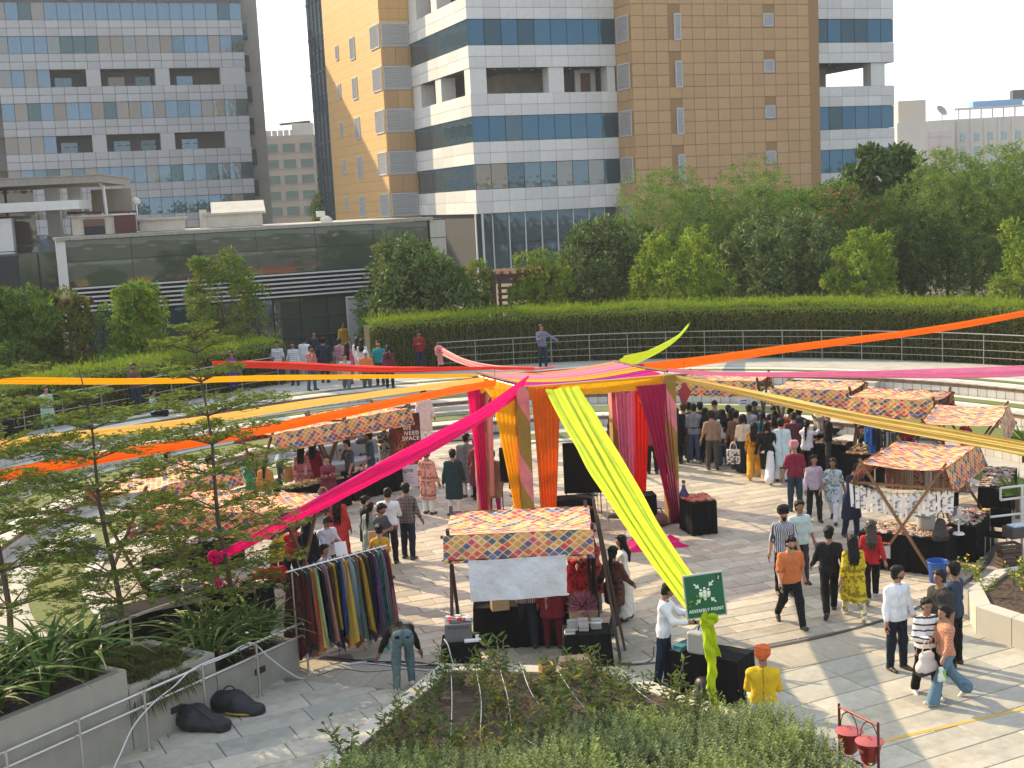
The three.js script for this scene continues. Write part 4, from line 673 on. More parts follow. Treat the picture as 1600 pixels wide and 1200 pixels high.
    g.setAttribute('color', new THREE.BufferAttribute(cc, 3)); g.computeVertexNormals(); g.applyQuaternion(hq); g.translate(headC.x, headC.y + .02, headC.z); list.push(g);
  }
  for (const a of arms) { // hand: palm, four fingers, thumb
    const d = a.d.clone(), inn = V(-a.sg, 0, 0).addScaledVector(d, a.sg * d.x).normalize(), fr = V().crossVectors(d, inn).normalize(), o0 = a.Wr.clone().addScaledVector(d, .01), pl = new THREE.SphereGeometry(1, 8, 6);
    pl.scale(.016, .05, .040); pl.applyMatrix4(new THREE.Matrix4().makeBasis(inn, d, fr)); pl.translate(o0.x + d.x * .045, o0.y + d.y * .045, o0.z + d.z * .045); list.push(tint(pl, skin));
    for (let f = 0; f < 4; f++) { const L = [.062, .072, .068, .052][f], b = o0.clone().addScaledVector(d, .085).addScaledVector(fr, (f - 1.5) * -.019), m = b.clone().addScaledVector(d, L * .5).addScaledVector(inn, .010), e = m.clone().addScaledVector(d, L * .36).addScaledVector(inn, .022); list.push(tint(rod(b, m, .0095, .0088, 5), skin), tint(rod(m, e, .0088, .006, 5), skin)); }
    const b = o0.clone().addScaledVector(d, .03).addScaledVector(fr, .034), m = b.clone().addScaledVector(d, .03).addScaledVector(fr, .022).addScaledVector(inn, .008), e = m.clone().addScaledVector(d, .026).addScaledVector(inn, .012); list.push(tint(rod(b, m, .012, .0105, 5), skin), tint(rod(m, e, .0105, .007, 5), skin));
  }
  const fin = g => { g.scale(s, s, s); return g; };
  part(t, 'body', fin(merge(list)), skinMat);
  const sd = R0() * 50, wr = (amp) => (x, y, z) => amp * (Math.sin(y * 34 + 3.1 * Math.sin(x * 17 + sd) + z * 11) * .6 + Math.sin(x * 30 + y * 13 + sd) * .4 + Math.sin(z * 27 - y * 21 + sd * 2) * .4);
  // upper garment
  const top = o.top ?? { c: [.6, .6, .6] }, hemDrop = { shirt: .10, tee: .07, sweater: .06, tunic: .34, kurta: .52, dress: .74, robe: .80 }[top.k ?? 'shirt'], sleeve = top.s ?? (top.k === 'tee' ? .42 : .97), inf = (top.k === 'sweater' ? .022 : top.k === 'kurta' || top.k === 'tunic' || top.k === 'robe' ? .02 : .016) + (top.loose ?? 0);
  {
    const B = [...trunk(inf, F ? -.008 : -.002), ...armB(inf * .6, sleeve)], hy = pel.y - hemDrop; let clip;
    if (lean > 40 || pose === POSES.sit || pose === POSES.squat) { clip = (x, y, z) => -1; if (hemDrop > .3) for (const l of legs) B.push([l.H, l.H.clone().lerp(l.K, .75), .1, .085]); }
    else {
      B.push([at(pel, tw), at(pel, tw * .95, -hemDrop - .03), .09 + inf, .094 + inf], [at(pel, -tw), at(pel, -tw * .95, -hemDrop - .03), .09 + inf, .094 + inf], [pel, at(pel, 0, -hemDrop - .03), .092 + inf, .094 + inf]);
      if (hemDrop > .12) { const fl = (top.flare ?? .03), n = hemDrop + .03; for (const sg of [1, -1]) for (const l of legs) if (l.sg === sg) { const foot = l.H.clone().lerp(l.K, Math.min(1, n / .42)); if (n > .42) foot.lerp(l.A, Math.min(1, (n - .42) / .41)); foot.x *= .9; foot.z *= .6; B.push([at(l.H, sg * .01), foot, .098 + inf, .098 + fl + inf * .5]); } B.push([pel, V(0, hy - .02, 0), .1, .1 + fl * .6]); }
      clip = (x, y, z) => Math.max(hy - y, y - (neck0.y + .035) + (z > .03 ? .02 : 0));
    }
    const g = netMesh(B, cell * .92, .013, clip, wr(.0065));
    part(t, { shirt: 'shirt', tee: 'shirt', sweater: 'sweater', tunic: 'tunic', kurta: 'kurta', dress: 'dress', robe: 'robe' }[top.k ?? 'shirt'], fin(g), clothM(top.c, top.p, top.r));
    if (top.k === 'shirt' || top.k === 'kurta' || !top.k) { const r = .062, cg = new THREE.TorusGeometry(r, .014, 5, 16); cg.rotateX(Math.PI / 2 - .25); cg.applyQuaternion(q); cg.translate(neck0.x, neck0.y + .012, neck0.z + .004); part(t, 'collar', fin(cg), clothM(top.c, top.p, top.r)); }
  }
  // lower garment
  const bot = o.bot ?? { c: [.02, .02, .025] };
  if (bot.k !== 'none') {
    const flare = bot.flare ?? 0, i2 = .014 + (bot.loose ?? 0), B = [[at(pel, tw, .02), at(pel, tw, -.04), .082 + i2 * .6, .086 + i2 * .6], [at(pel, -tw, .02), at(pel, -tw, -.04), .082 + i2 * .6, .086 + i2 * .6], [pel, at(pel, 0, .04), .082, .08]];
    if (bot.k === 'skirt') B.push([pel, V(pel.x, .14, 0), .15, .2 + flare], [at(pel, .08), V(.1, .14, 0), .12, .17 + flare], [at(pel, -.08), V(-.1, .14, 0), .12, .17 + flare]);
    else for (const l of legs) { const e = l.K.clone().lerp(l.A, (bot.len ?? .97)); B.push([l.H, l.K, .080 + i2, .058 + i2 * 1.15], [l.K, e, .06 + i2 * 1.15, .044 + i2 * 1.2 + flare]); }
    const g = netMesh(B, cell * .92, .016, (x, y, z) => Math.max(.045 - y, lean > 40 ? -1 : y - (pel.y + .01)), wr(bot.k === 'skirt' ? .008 : .0042));
    part(t, bot.k === 'skirt' ? 'skirt' : 'trousers', fin(g), clothM(bot.c, bot.p, bot.r));
    if (o.belt) part(t, 'belt', fin((() => { const b = new THREE.TorusGeometry(1, .1, 5, 20); b.rotateX(Math.PI / 2); b.scale(.172 * wide, .18, .108); b.translate(pel.x, pel.y + .10, pel.z); return b; })()), clothM([.02, .015, .012]));
  }
  // shoes
  const shc = o.shoe ?? [.03, .025, .022], shm = std(lin(...shc), .5);
  for (const l of legs) { const f = V(0, 0, 1).applyQuaternion(l.q), a = l.A, heel = a.clone().add(V(0, -.035, 0)).addScaledVector(f, -.035), toe = a.clone().add(V(0, -.048, 0)).addScaledVector(f, .155).addScaledVector(ax, l.sg * .018); const gy = heel.y - .04; part(t, 'shoe', fin(netMesh([[heel, heel.clone().lerp(toe, .5), .042, .04], [heel.clone().lerp(toe, .5), toe, .042, .034], [a, heel, .04, .04]], .014, .008, (x, y) => pose === POSES.stand ? .004 - y : -1)), shm); }
  // hair or headgear
  const Hd = v => v.clone().applyQuaternion(hq).add(headC).add(V(0, .02, 0)), hb = [[Hd(V(0, .03, -.024)), Hd(V(0, .0, -.022)), .088, .086], [Hd(V(.018, .062, .03)), Hd(V(-.01, .055, -.035)), .07, .08], [Hd(V(-.03, .06, .02)), Hd(V(.02, .055, -.02)), .06, .07], [Hd(V(-.02, -.05, -.05)), Hd(V(.02, -.05, -.05)), .05, .05]], hs = o.hair ?? (F ? 'long' : 'short'), hm = o.hairBrown ? hairBrown : hairMat;
  const face = (x, y, z) => { const v = V(x, y, z).sub(headC).sub(V(0, .02, 0)).applyQuaternion(hq.clone().invert()); return Math.min(v.z - .014 - (v.y > .0 ? v.y * .55 : 0) - .02 * Math.sin(v.x * 70 + sd) * .3, .068 - v.y + .010 * Math.sin(v.x * 45 + sd)); };
  const strand = (x, y, z) => .004 * Math.sin(x * 150 + Math.sin(y * 30) * 2) + .005 * Math.sin(y * 60 + z * 70 + x * 40 + sd) + .004 * Math.sin(x * 90 - z * 80);
  if (hs === 'turban' || hs === 'headscarf' || hs === 'cap') {
    const c = clothM(o.hat ?? [.02, .02, .02], 'plain', .8);
    if (hs === 'turban') { const g = []; for (let k = 0; k < 6; k++) { const tg = new THREE.TorusGeometry(.088 - .004 * Math.abs(k - 2), .03 + (k < 3 ? .006 : 0), 7, 22); tg.rotateX(Math.PI / 2 + (k % 2 ? .22 : -.2) - .1); tg.rotateZ((k % 2 ? .18 : -.2)); tg.translate(0, .035 + .018 * k, -.008); g.push(tg); } const sp = new THREE.SphereGeometry(.095, 16, 10); sp.scale(1, .75, 1.08); sp.translate(0, .095, -.008); g.push(sp); const m = merge(g); m.applyQuaternion(hq); m.translate(headC.x, headC.y + .02, headC.z); part(t, 'turban', fin(m), c); if (o.beard) part(t, 'beard', fin(netMesh([[Hd(V(0, -.075, .055)), Hd(V(0, -.11, .05)), .04, .028], [Hd(V(.045, -.04, .03)), Hd(V(0, -.09, .055)), .022, .03], [Hd(V(-.045, -.04, .03)), Hd(V(0, -.09, .055)), .022, .03]], .012, .008, null, strand)), hairMat); }
    else if (hs === 'cap') { const m = new THREE.SphereGeometry(.1, 16, 10, 0, 6.3, 0, 1.75); m.scale(.86, 1, 1.06); m.translate(0, .03, -.005); const br = new THREE.CylinderGeometry(.075, .075, .012, 16, 1, false); br.scale(1, 1, 1.1); br.translate(0, .035, .075); const g = merge([m, br]); g.applyQuaternion(hq); g.translate(headC.x, headC.y + .02, headC.z); part(t, 'cap', fin(g), c); }
    else { const g = netMesh([[Hd(V(0, .04, -.02)), Hd(V(0, -.05, -.03)), .1, .1], [Hd(V(0, -.06, -.03)), at(neck0, .05, -.02, 0), .095, .11], [Hd(V(0, -.06, -.03)), at(neck0, -.05, -.02, 0), .095, .11], [at(neck0, 0, 0, -.06), at(chest, 0, 0, -.09), .1, .08]], .018, .012, (x, y, z) => { const v = V(x, y, z).sub(headC).applyQuaternion(hq.clone().invert()); return Math.min(v.z - .02, .09 - Math.abs(v.y - .01), .075 - Math.abs(v.x)); }, wr(.004)); part(t, 'headscarf', fin(g), c); }
  } else if (hs !== 'bald') {
    const B = [...hb]; const back = (y) => at(neck1.clone().lerp(chest, 0), 0, y, -.085);
    if (hs === 'long' || hs === 'verylong') { const e = hs === 'long' ? -.26 : -.50; for (const x of [-.06, 0, .06]) B.push([Hd(V(x * .9, -.01, -.05)), up(V(x * 1.1, .40, -.11)).add(V(0, dy, 0)), .05, .045], [up(V(x * 1.1, .40, -.11)).add(V(0, dy, 0)), up(V(x, .40 + e + .12, -.125)).add(V(0, dy, 0)), .045, .018]); for (const x of [-.07, .07]) B.push([Hd(V(x, .02, .0)), Hd(V(x * 1.1, -.12, .01)), .028, .026]); }
    if (hs === 'pony' || hs === 'braid') { B.push([Hd(V(0, .02, -.095)), Hd(V(0, -.02, -.125)), .03, .034], [Hd(V(0, -.02, -.125)), up(V(0, .33, -.13)).add(V(0, dy, 0)), .036, .034], [up(V(0, .33, -.13)).add(V(0, dy, 0)), up(V(.01, hs === 'braid' ? .06 : .18, -.13)).add(V(0, dy, 0)), .034, .012]); }
    if (hs === 'bun') B.push([Hd(V(0, .03, -.11)), Hd(V(0, .025, -.12)), .045, .045]);
    if (hs === 'bob') for (const x of [-.06, .0, .06]) B.push([Hd(V(x, 0, -.04)), Hd(V(x * 1.1, -.13, -.05)), .045, .036]);
    part(t, 'hair', fin(netMesh(B, .0145, .008, face, strand)), hm);
  }
  if (o.glasses) { const g = []; for (const x of [-.03, .03]) { const r = new THREE.TorusGeometry(.021, .003, 4, 12); r.translate(x, .008, .095); g.push(r); } g.push(bx(.018, .004, .004, 0, .01, .097)); const m = merge(g); m.applyQuaternion(hq); m.translate(headC.x, headC.y + .02, headC.z); part(t, 'spectacles', fin(m), M.dark); }
  if (o.scarf) { const c = clothM(o.scarf, o.scarfP ?? 'plain', .8), g = netMesh([[at(arms[0].S, -.03, .02, .03), at(chest, .07, -.25, .12), .05, .035], [at(arms[1].S, .03, .02, .03), at(arms[1].S, .02, -.45, -.10), .05, .04], [arms[0].S, at(neck0, 0, -.01, -.05), .05, .055], [arms[1].S, at(neck0, 0, -.01, -.05), .05, .055]], cell, .015, null, wr(.006)); part(t, 'shawl', fin(g), c); }
  t.userData.j = undefined; delete t.userData.j;
  const world = v => v.clone().multiplyScalar(s).applyAxisAngle(V(0, 1, 0), turn * DEG).add(p);
  return { t, hands: arms.map(a => world(a.Wr.clone().addScaledVector(a.d, .07))), pel: world(pel), chest: world(chest), s };
}
R0 = rng(4242);
const NEAR = .021, MID = .026, FAR = .034;
const wht = [.72, .72, .70], blk = [.006, .006, .007], navy = [.018, .028, .06], denim = [.10, .15, .20], dden = [.03, .045, .075];
// right foreground
const pWhite = person('man in white shirt and dark navy trousers standing at the right foreground', 1402, 1046, 25, { h: 1.76, cell: NEAR, look: 40, top: { c: [.80, .82, .84], s: .88 }, bot: { c: [.012, .016, .03] }, skin: 1, pose: 'stand', beard: true });
const pStripe = person('woman in black and white striped sweater and black trousers with spectacles', 1448, 1088, 5, { h: 1.60, f: 1, cell: NEAR, hair: 'bun', glasses: 1, top: { k: 'sweater', c: [.78, .76, .72], p: 'stripeH' }, bot: { c: blk, flare: .015 }, pose: 'bag', skin: 1, shoe: [.6, .58, .54] });
const pPeach = person('woman in peach knitted sweater and wide blue jeans walking left', 1478, 1096, -80, { h: 1.58, f: 1, cell: NEAR, hair: 'bun', top: { k: 'sweater', c: [.62, .30, .19], p: 'weave', s: .8 }, bot: { c: [.12, .21, .28], flare: .055, r: .9 }, pose: 'walk', skin: 1, shoe: [.6, .58, .55], aL: [12, 8, 18, 0] });
person('man in dark grey tee with spectacles facing left behind the striped sweater', 1470, 1052, -60, { h: 1.74, cell: NEAR, glasses: 1, top: { k: 'tee', c: [.045, .042, .038] }, bot: { c: [.02, .024, .035] }, skin: 2 });
person('man in dark blue shirt facing away, rightmost of the foreground group', 1492, 1040, -130, { h: 1.76, cell: NEAR, top: { c: [.035, .055, .09], s: .9 }, bot: { c: blk }, skin: 2 });
person('man in orange polo shirt and black trousers walking towards the camera', 1237, 978, 10, { h: 1.74, cell: NEAR, top: { k: 'tee', c: [.58, .17, .055], loose: .004 }, bot: { c: [.010, .011, .014] }, pose: 'walk', skin: 0, beard: true, nod: 8, wide: 1.06 });
person('bearded man in black turban and navy striped shirt behind the orange polo', 1226, 928, 0, { h: 1.76, cell: NEAR, hair: 'turban', hat: [.012, .012, .015], beard: true, top: { c: [.5, .52, .58], p: 'stripeV', s: .5 }, bot: { c: [.012, .013, .018] }, skin: 0 });
person('man in pale mint shirt behind the striped shirt and turban', 1251, 912, 12, { h: 1.72, cell: NEAR, top: { c: [.50, .64, .60], s: .5 }, bot: { c: [.05, .05, .055] }, skin: 2 });
person('man all in black seen from behind walking away', 1297, 960, 172, { h: 1.74, cell: NEAR, top: { c: [.014, .014, .017] }, bot: { c: blk }, pose: 'walk2', skin: 2, look: -25 });
person('woman in yellow patterned kurta with long black hair seen from behind', 1334, 966, 178, { h: 1.62, f: 1, cell: NEAR, hair: 'long', top: { k: 'kurta', c: [.58, .45, .03], p: 'floral', s: .8, flare: .035 }, bot: { c: [.55, .52, .32], p: 'floral' }, pose: 'walk', shoe: [.6, .55, .48], skin: 1 });
person('woman in red top and black trousers walking away beside the timber cross', 1362, 938, 170, { h: 1.62, f: 1, cell: NEAR, hair: 'long', hairBrown: 1, top: { k: 'shirt', c: [.48, .022, .028], s: .8 }, bot: { c: blk }, pose: 'walk2', shoe: [.35, .35, .36], skin: 1 });
person('man in maroon tee and jeans with pale pink turban seen from behind', 1243, 799, 185, { h: 1.74, cell: MID, hair: 'turban', hat: [.62, .28, .28], top: { k: 'tee', c: [.26, .025, .055] }, bot: { c: [.035, .06, .085] }, skin: 1 });
person('smiling woman in lilac top and black jeans facing the camera', 1273, 815, 0, { h: 1.62, f: 1, cell: MID, hair: 'long', top: { k: 'shirt', c: [.52, .42, .50] }, bot: { c: [.018, .02, .018] }, pose: 'relaxed', skin: 1 });
person('woman in blue printed top and white printed trousers facing left', 1303, 816, -25, { h: 1.6, f: 1, cell: MID, hair: 'long', top: { k: 'tunic', c: [.45, .55, .60], p: 'floral', s: .5 }, bot: { c: [.68, .70, .74], p: 'plain' }, pose: 'walk', skin: 2 });
person('man in dark navy kurta looking down beside the hanging paper tags', 1331, 838, 35, { h: 1.76, cell: MID, top: { k: 'kurta', c: [.022, .028, .06], flare: .03 }, bot: { c: navy }, pose: 'reach', nod: 12, skin: 1, beard: true });
person('man in black shirt and grey jeans standing in profile at the jewellery stall', 1294, 736, 88, { h: 1.74, cell: MID, top: { c: [.014, .013, .014], s: .82 }, bot: { c: [.055, .065, .075] }, pose: 'phone', skin: 1 });
person('man in black tee bending over the goods behind the jewellery stall', 1364, 752, -70, { h: 1.7, cell: MID, top: { k: 'tee', c: blk }, bot: { c: blk }, pose: 'reach', lean: 14, skin: 1 });
// crowd at the stalls at the back right
const crowdG = 'visitors';
person('woman in white top reaching up at the right end of the back crowd', 1262, 747, 150, { h: 1.62, f: 1, cell: MID, hair: 'pony', top: { k: 'shirt', c: [.62, .62, .66] }, bot: { c: blk }, pose: 'armsup', skin: 1 });
person('man in maroon shirt looking down behind the sky blue kurta', 1241, 738, 160, { h: 1.7, cell: MID, top: { c: [.10, .03, .04] }, bot: { c: blk }, pose: 'phone', skin: 1 });
person('man in sky blue kurta and white pyjamas seen from behind', 1222, 752, 178, { h: 1.74, cell: MID, top: { k: 'kurta', c: [.56, .72, .76], flare: .035 }, bot: { c: [.72, .74, .76] }, pose: 'relaxed', skin: 0 });
person('man in black kurta and wide white trousers seen from behind', 1200, 753, 160, { h: 1.72, cell: MID, top: { k: 'kurta', c: [.013, .012, .013], flare: .02 }, bot: { c: [.74, .73, .72], loose: .03, flare: .03 }, pose: 'walk', skin: 1, hair: 'bob' });
person('woman in orange yellow suit with baggy trousers', 1180, 747, 165, { h: 1.6, f: 1, cell: MID, hair: 'long', top: { k: 'tunic', c: [.68, .30, .02], p: 'floral' }, bot: { c: [.66, .30, .025], loose: .035 }, pose: 'walk2', skin: 0, shoe: [.3, .2, .15] });
person('woman in cream top and long black skirt seen from behind', 1163, 738, 180, { h: 1.66, f: 1, cell: MID, hair: 'bob', top: { k: 'shirt', c: [.68, .58, .44], s: .5 }, bot: { k: 'skirt', c: [.014, .018, .024] }, skin: 0 });
person('man in brown shirt half hidden left of the cream top', 1152, 733, 176, { h: 1.7, cell: MID, top: { c: [.16, .08, .05] }, bot: { c: [.02, .04, .045] }, skin: 1 });
person('woman in black with dark red sleeves and long hair in the back crowd', 1146, 727, 170, { h: 1.68, f: 1, cell: MID, hair: 'long', top: { k: 'tunic', c: [.03, .012, .016] }, bot: { c: blk }, pose: 'relaxed', skin: 1 });
person('woman in white shirt and wide blue jeans in the back crowd', 1131, 727, 190, { h: 1.64, f: 1, cell: MID, hair: 'long', top: { k: 'shirt', c: [.66, .68, .74] }, bot: { c: [.05, .09, .16], flare: .03 }, skin: 1 });
person('tall young man in cap and grey green waistcoat in the back crowd', 1119, 722, 170, { h: 1.84, cell: MID, hair: 'cap', hat: blk, top: { c: [.06, .07, .055] }, bot: { c: [.03, .03, .03] }, skin: 2 });
person('man in brown tee and grey trousers standing apart from the back crowd', 1114, 734, 182, { h: 1.72, cell: MID, top: { k: 'tee', c: [.30, .20, .135] }, bot: { c: [.085, .072, .06] }, pose: 'hip', aL: [4, 14, 16, 0], skin: 1 });
person('woman in black dress with long hair left of the brown tee', 1104, 722, 175, { h: 1.62, f: 1, cell: MID, hair: 'long', top: { k: 'dress', c: blk }, bot: { c: blk }, skin: 1 });
person('man in grey shirt with belt and blue trousers holding a phone to his ear', 1086, 723, 165, { h: 1.76, cell: MID, belt: 1, top: { c: [.20, .21, .25] }, bot: { c: [.045, .075, .15] }, pose: 'face', skin: 1, shoe: [.4, .4, .4] });
person('man in navy shirt and grey green trousers right of the tent pillar', 1070, 722, 172, { h: 1.76, cell: MID, top: { c: [.02, .024, .05] }, bot: { c: [.06, .075, .07] }, pose: 'phone', skin: 1 });
person('woman all in black next to the tent pillar', 1058, 724, 160, { h: 1.66, f: 1, cell: MID, hair: 'long', top: { k: 'tunic', c: blk }, bot: { c: blk }, skin: 1 });
person('bearded man in patterned black shirt behind the stall table at the back', 1181, 712, -10, { h: 1.7, cell: MID, beard: true, top: { c: [.08, .10, .12], p: 'print' }, bot: { c: blk }, pose: 'reach', skin: 1 });
person('stall keeper in dark top behind the crowd at the second back stall', 1211, 716, -20, { h: 1.64, cell: MID, f: 1, hair: 'bun', top: { c: [.05, .02, .03] }, bot: { c: blk }, pose: 'reach', skin: 2 });
// between tent curtains
person('man in cream shirt and black trousers beside the red curtain', 975, 722, 150, { h: 1.72, cell: MID, top: { c: [.70, .66, .58] }, bot: { c: blk }, pose: 'stand', skin: 1 });
person('young man in white shirt and pale jeans walking behind the tent', 993, 735, 120, { h: 1.7, cell: MID, top: { c: [.72, .73, .76] }, bot: { c: [.30, .40, .47] }, pose: 'walk', skin: 1, shoe: [.4, .38, .36] });
person('man in beige shirt and blue jeans half hidden by the maroon curtain', 1006, 728, 170, { h: 1.7, cell: MID, top: { c: [.52, .44, .36] }, bot: { c: [.05, .08, .13] }, skin: 1 });
person('man in dark trousers behind the maroon curtain', 1020, 740, 175, { h: 1.7, cell: MID, top: { c: [.3, .05, .06] }, bot: { c: blk }, skin: 2 });
person('woman in dark maroon sari behind the red curtain', 963, 718, 160, { h: 1.62, f: 1, cell: MID, hair: 'bun', top: { k: 'dress', c: [.06, .015, .03], p: 'floral' }, bot: { c: [.06, .015, .03] }, skin: 2 });
person('woman in black and cream shawl sitting at the right side of the tent', 976, 792, -20, { h: 1.6, f: 1, cell: MID, hair: 'headscarf', hat: [.28, .16, .12], top: { k: 'tunic', c: [.02, .018, .02] }, bot: { c: [.02, .015, .02] }, pose: 'sit', scarf: [.03, .025, .03], skin: 1 });
person('woman in beige kurta and magenta leggings with long ponytail inside the tent', 773, 800, 185, { h: 1.62, f: 1, cell: MID, hair: 'braid', top: { k: 'kurta', c: [.40, .25, .17], p: 'weave' }, bot: { c: [.42, .02, .12] }, skin: 1 });
person('man in tan waistcoat behind the black board in the tent', 793, 752, -70, { h: 1.7, cell: MID, beard: true, top: { c: [.42, .26, .12] }, bot: { c: blk }, skin: 1 });
person('bearded man in grey patterned shirt behind the black board in the tent', 810, 755, -40, { h: 1.72, cell: MID, beard: true, top: { c: [.25, .24, .22], p: 'floral' }, bot: { c: blk }, skin: 1 });
person('person in orange top with head bowed at the back of the tent', 806, 716, 30, { h: 1.7, cell: MID, f: 1, hair: 'bun', top: { k: 'tunic', c: [.55, .20, .10] }, bot: { c: [.4, .14, .08] }, pose: 'phone', skin: 0 });
person('woman in blue and white scarf beside the magenta curtain', 752, 772, 120, { h: 1.6, f: 1, cell: MID, hair: 'headscarf', hat: [.12, .13, .26], top: { k: 'kurta', c: [.20, .03, .06] }, bot: { c: [.06, .06, .1] }, skin: 1 });
// middle left
person('man in pink patterned kurta and white pyjamas standing in the plaza', 671, 803, 150, { h: 1.72, cell: MID, look: -30, beard: true, top: { k: 'kurta', c: [.64, .31, .24], p: 'floral', flare: .03 }, bot: { c: [.74, .72, .68] }, skin: 1 });
person('man in dark green kurta and white pyjamas seen from behind', 712, 803, 178, { h: 1.7, cell: MID, top: { k: 'kurta', c: [.018, .045, .05], flare: .03 }, bot: { c: [.70, .67, .62] }, pose: 'relaxed', skin: 2 });
person('broad man in grey kurta and white pyjamas left of the tent', 733, 777, 160, { h: 1.76, cell: MID, wide: 1.22, beard: true, look: -40, top: { k: 'kurta', c: [.15, .155, .15], flare: .05, loose: .01 }, bot: { c: [.72, .70, .66] }, skin: 1 });
person('man in maroon kurta half hidden beside the magenta curtain', 748, 782, 150, { h: 1.7, cell: MID, top: { k: 'kurta', c: [.16, .03, .05] }, bot: { c: blk }, skin: 2 });
person('man in white sweater and black trousers seen from behind', 612, 880, 176, { h: 1.72, cell: NEAR, wide: 1.1, top: { k: 'sweater', c: [.72, .73, .76] }, bot: { c: [.014, .014, .016] }, skin: 0, pose: 'phone' });
person('man in plaid shirt and dark jeans beside the white sweater', 640, 873, 160, { h: 1.76, cell: NEAR, look: 40, top: { c: [.20, .15, .15], p: 'check', s: .8 }, bot: { c: [.018, .026, .04] }, pose: 'relaxed', skin: 2 });
person('woman in long red dress with very long black hair seen from behind', 533, 880, 178, { h: 1.66, f: 1, cell: NEAR, hair: 'verylong', top: { k: 'dress', c: [.50, .045, .035], flare: .05 }, bot: { c: [.4, .04, .03] }, skin: 1 });
person('woman in maroon dress facing the camera with folded arms', 517, 806, 10, { h: 1.62, f: 1, cell: MID, hair: 'pony', top: { k: 'kurta', c: [.17, .03, .05] }, bot: { c: [.15, .03, .05] }, pose: 'crossed', skin: 1, look: -15 });
person('man in dark grey shirt with his hand at his mouth', 550, 780, -60, { h: 1.68, cell: MID, top: { k: 'tee', c: [.06, .065, .068] }, bot: { c: [.03, .033, .036] }, pose: 'face', skin: 0 });
person('man in blue tee and jeans leaning with a bag at the sofa', 583, 770, -80, { h: 1.76, cell: MID, wide: 1.15, top: { k: 'tee', c: [.035, .075, .115] }, bot: { c: [.06, .10, .15] }, pose: 'bag', beard: true, skin: 1, shoe: [.5, .48, .44] });
person('bearded man in black and white floral shirt beside the poster', 605, 752, 15, { h: 1.76, cell: MID, beard: true, top: { c: [.42, .45, .42], p: 'print', s: .5 }, bot: { c: [.40, .36, .32] }, pose: 'reach', lean: -8, skin: 1 });
person('woman in deep red shawl seen from behind at the basket stall', 494, 780, 178, { h: 1.66, f: 1, cell: MID, hair: 'long', top: { k: 'kurta', c: [.22, .012, .035], flare: .03 }, bot: { c: [.10, .01, .02] }, skin: 1 });
person('woman in pink floral suit and shawl seen from behind at the basket stall', 476, 787, 175, { h: 1.62, f: 1, cell: MID, hair: 'long', top: { k: 'kurta', c: [.50, .20, .22], p: 'floral', flare: .03 }, bot: { c: [.46, .20, .20], p: 'floral' }, scarf: [.62, .40, .40], skin: 1 });
person('woman in pale blue top with dark hair at the left end of the basket stall', 440, 765, 120, { h: 1.6, f: 1, cell: MID, hair: 'bun', top: { k: 'shirt', c: [.36, .46, .58] }, bot: { c: dden }, pose: 'reach', skin: 1 });
person('woman in white top with long hair seen from behind above the left awning', 440, 850, 178, { h: 1.6, f: 1, cell: MID, hair: 'long', top: { k: 'shirt', c: [.72, .71, .69] }, bot: { c: dden }, skin: 1 });
person('girl in dark top, leftmost of the group by the clothes rack', 574, 880, 100, { h: 1.56, f: 1, cell: NEAR, hair: 'bun', top: { k: 'tunic', c: [.02, .02, .025] }, bot: { c: blk }, pose: 'phone', skin: 1 });
person('girl in pale grey green kurta in the group by the clothes rack', 584, 895, 150, { h: 1.58, f: 1, cell: NEAR, hair: 'pony', top: { k: 'kurta', c: [.26, .32, .28] }, bot: { c: [.3, .3, .28] }, skin: 1 });
person('man in grey tee with spectacles in the group by the clothes rack', 600, 905, 60, { h: 1.68, cell: NEAR, glasses: 1, beard: true, top: { k: 'tee', c: [.07, .075, .09] }, bot: { c: [.22, .20, .16] }, pose: 'phone', skin: 2 });
person('person in mustard yellow top with lowered head behind the clothes rack', 600, 940, -170, { h: 1.6, f: 1, cell: NEAR, hair: 'bun', top: { k: 'tunic', c: [.58, .33, .03] }, bot: { c: [.3, .25, .2] }, pose: 'reach', skin: 1 });
person('boy in white shirt and dark waistcoat reading a sheet of paper', 517, 925, 40, { h: 1.66, cell: NEAR, top: { c: [.50, .53, .60], s: .9 }, bot: { c: [.06, .02, .02] }, pose: 'phone', nod: 14, skin: 1 });
person('woman in dark navy headscarf and robe behind the timber cross of the left stall', 487, 935, 165, { h: 1.66, f: 1, cell: NEAR, hair: 'headscarf', hat: [.012, .016, .035], top: { k: 'robe', c: [.012, .016, .034], flare: .05 }, bot: { c: navy }, skin: 1 });
person('woman in lime yellow top leaning at the left stall', 438, 915, 60, { h: 1.6, f: 1, cell: NEAR, hair: 'bob', top: { k: 'tunic', c: [.55, .52, .03] }, bot: { c: [.25, .03, .08] }, pose: 'face', lean: 8, skin: 0 });
person('boy in bright red top with bowed head at the left stall', 459, 925, 50, { h: 1.56, cell: NEAR, top: { c: [.55, .02, .035], s: .9 }, bot: { c: navy }, pose: 'reach', nod: 14, skin: 0 });
person('seated person with black hair whose head shows over the clothes rack', 512, 945, 60, { h: 1.6, cell: NEAR, top: { c: [.4, .4, .42] }, bot: { c: navy }, pose: 'sit', skin: 1 });
person('man in black shirt and pale jeans bending down to the ground', 634, 1078, 190, { h: 1.72, cell: NEAR, top: { c: [.012, .012, .013], s: .8 }, bot: { c: [.11, .165, .17], r: .9 }, pose: 'bend', shoe: [.5, .48, .44], skin: 2 });
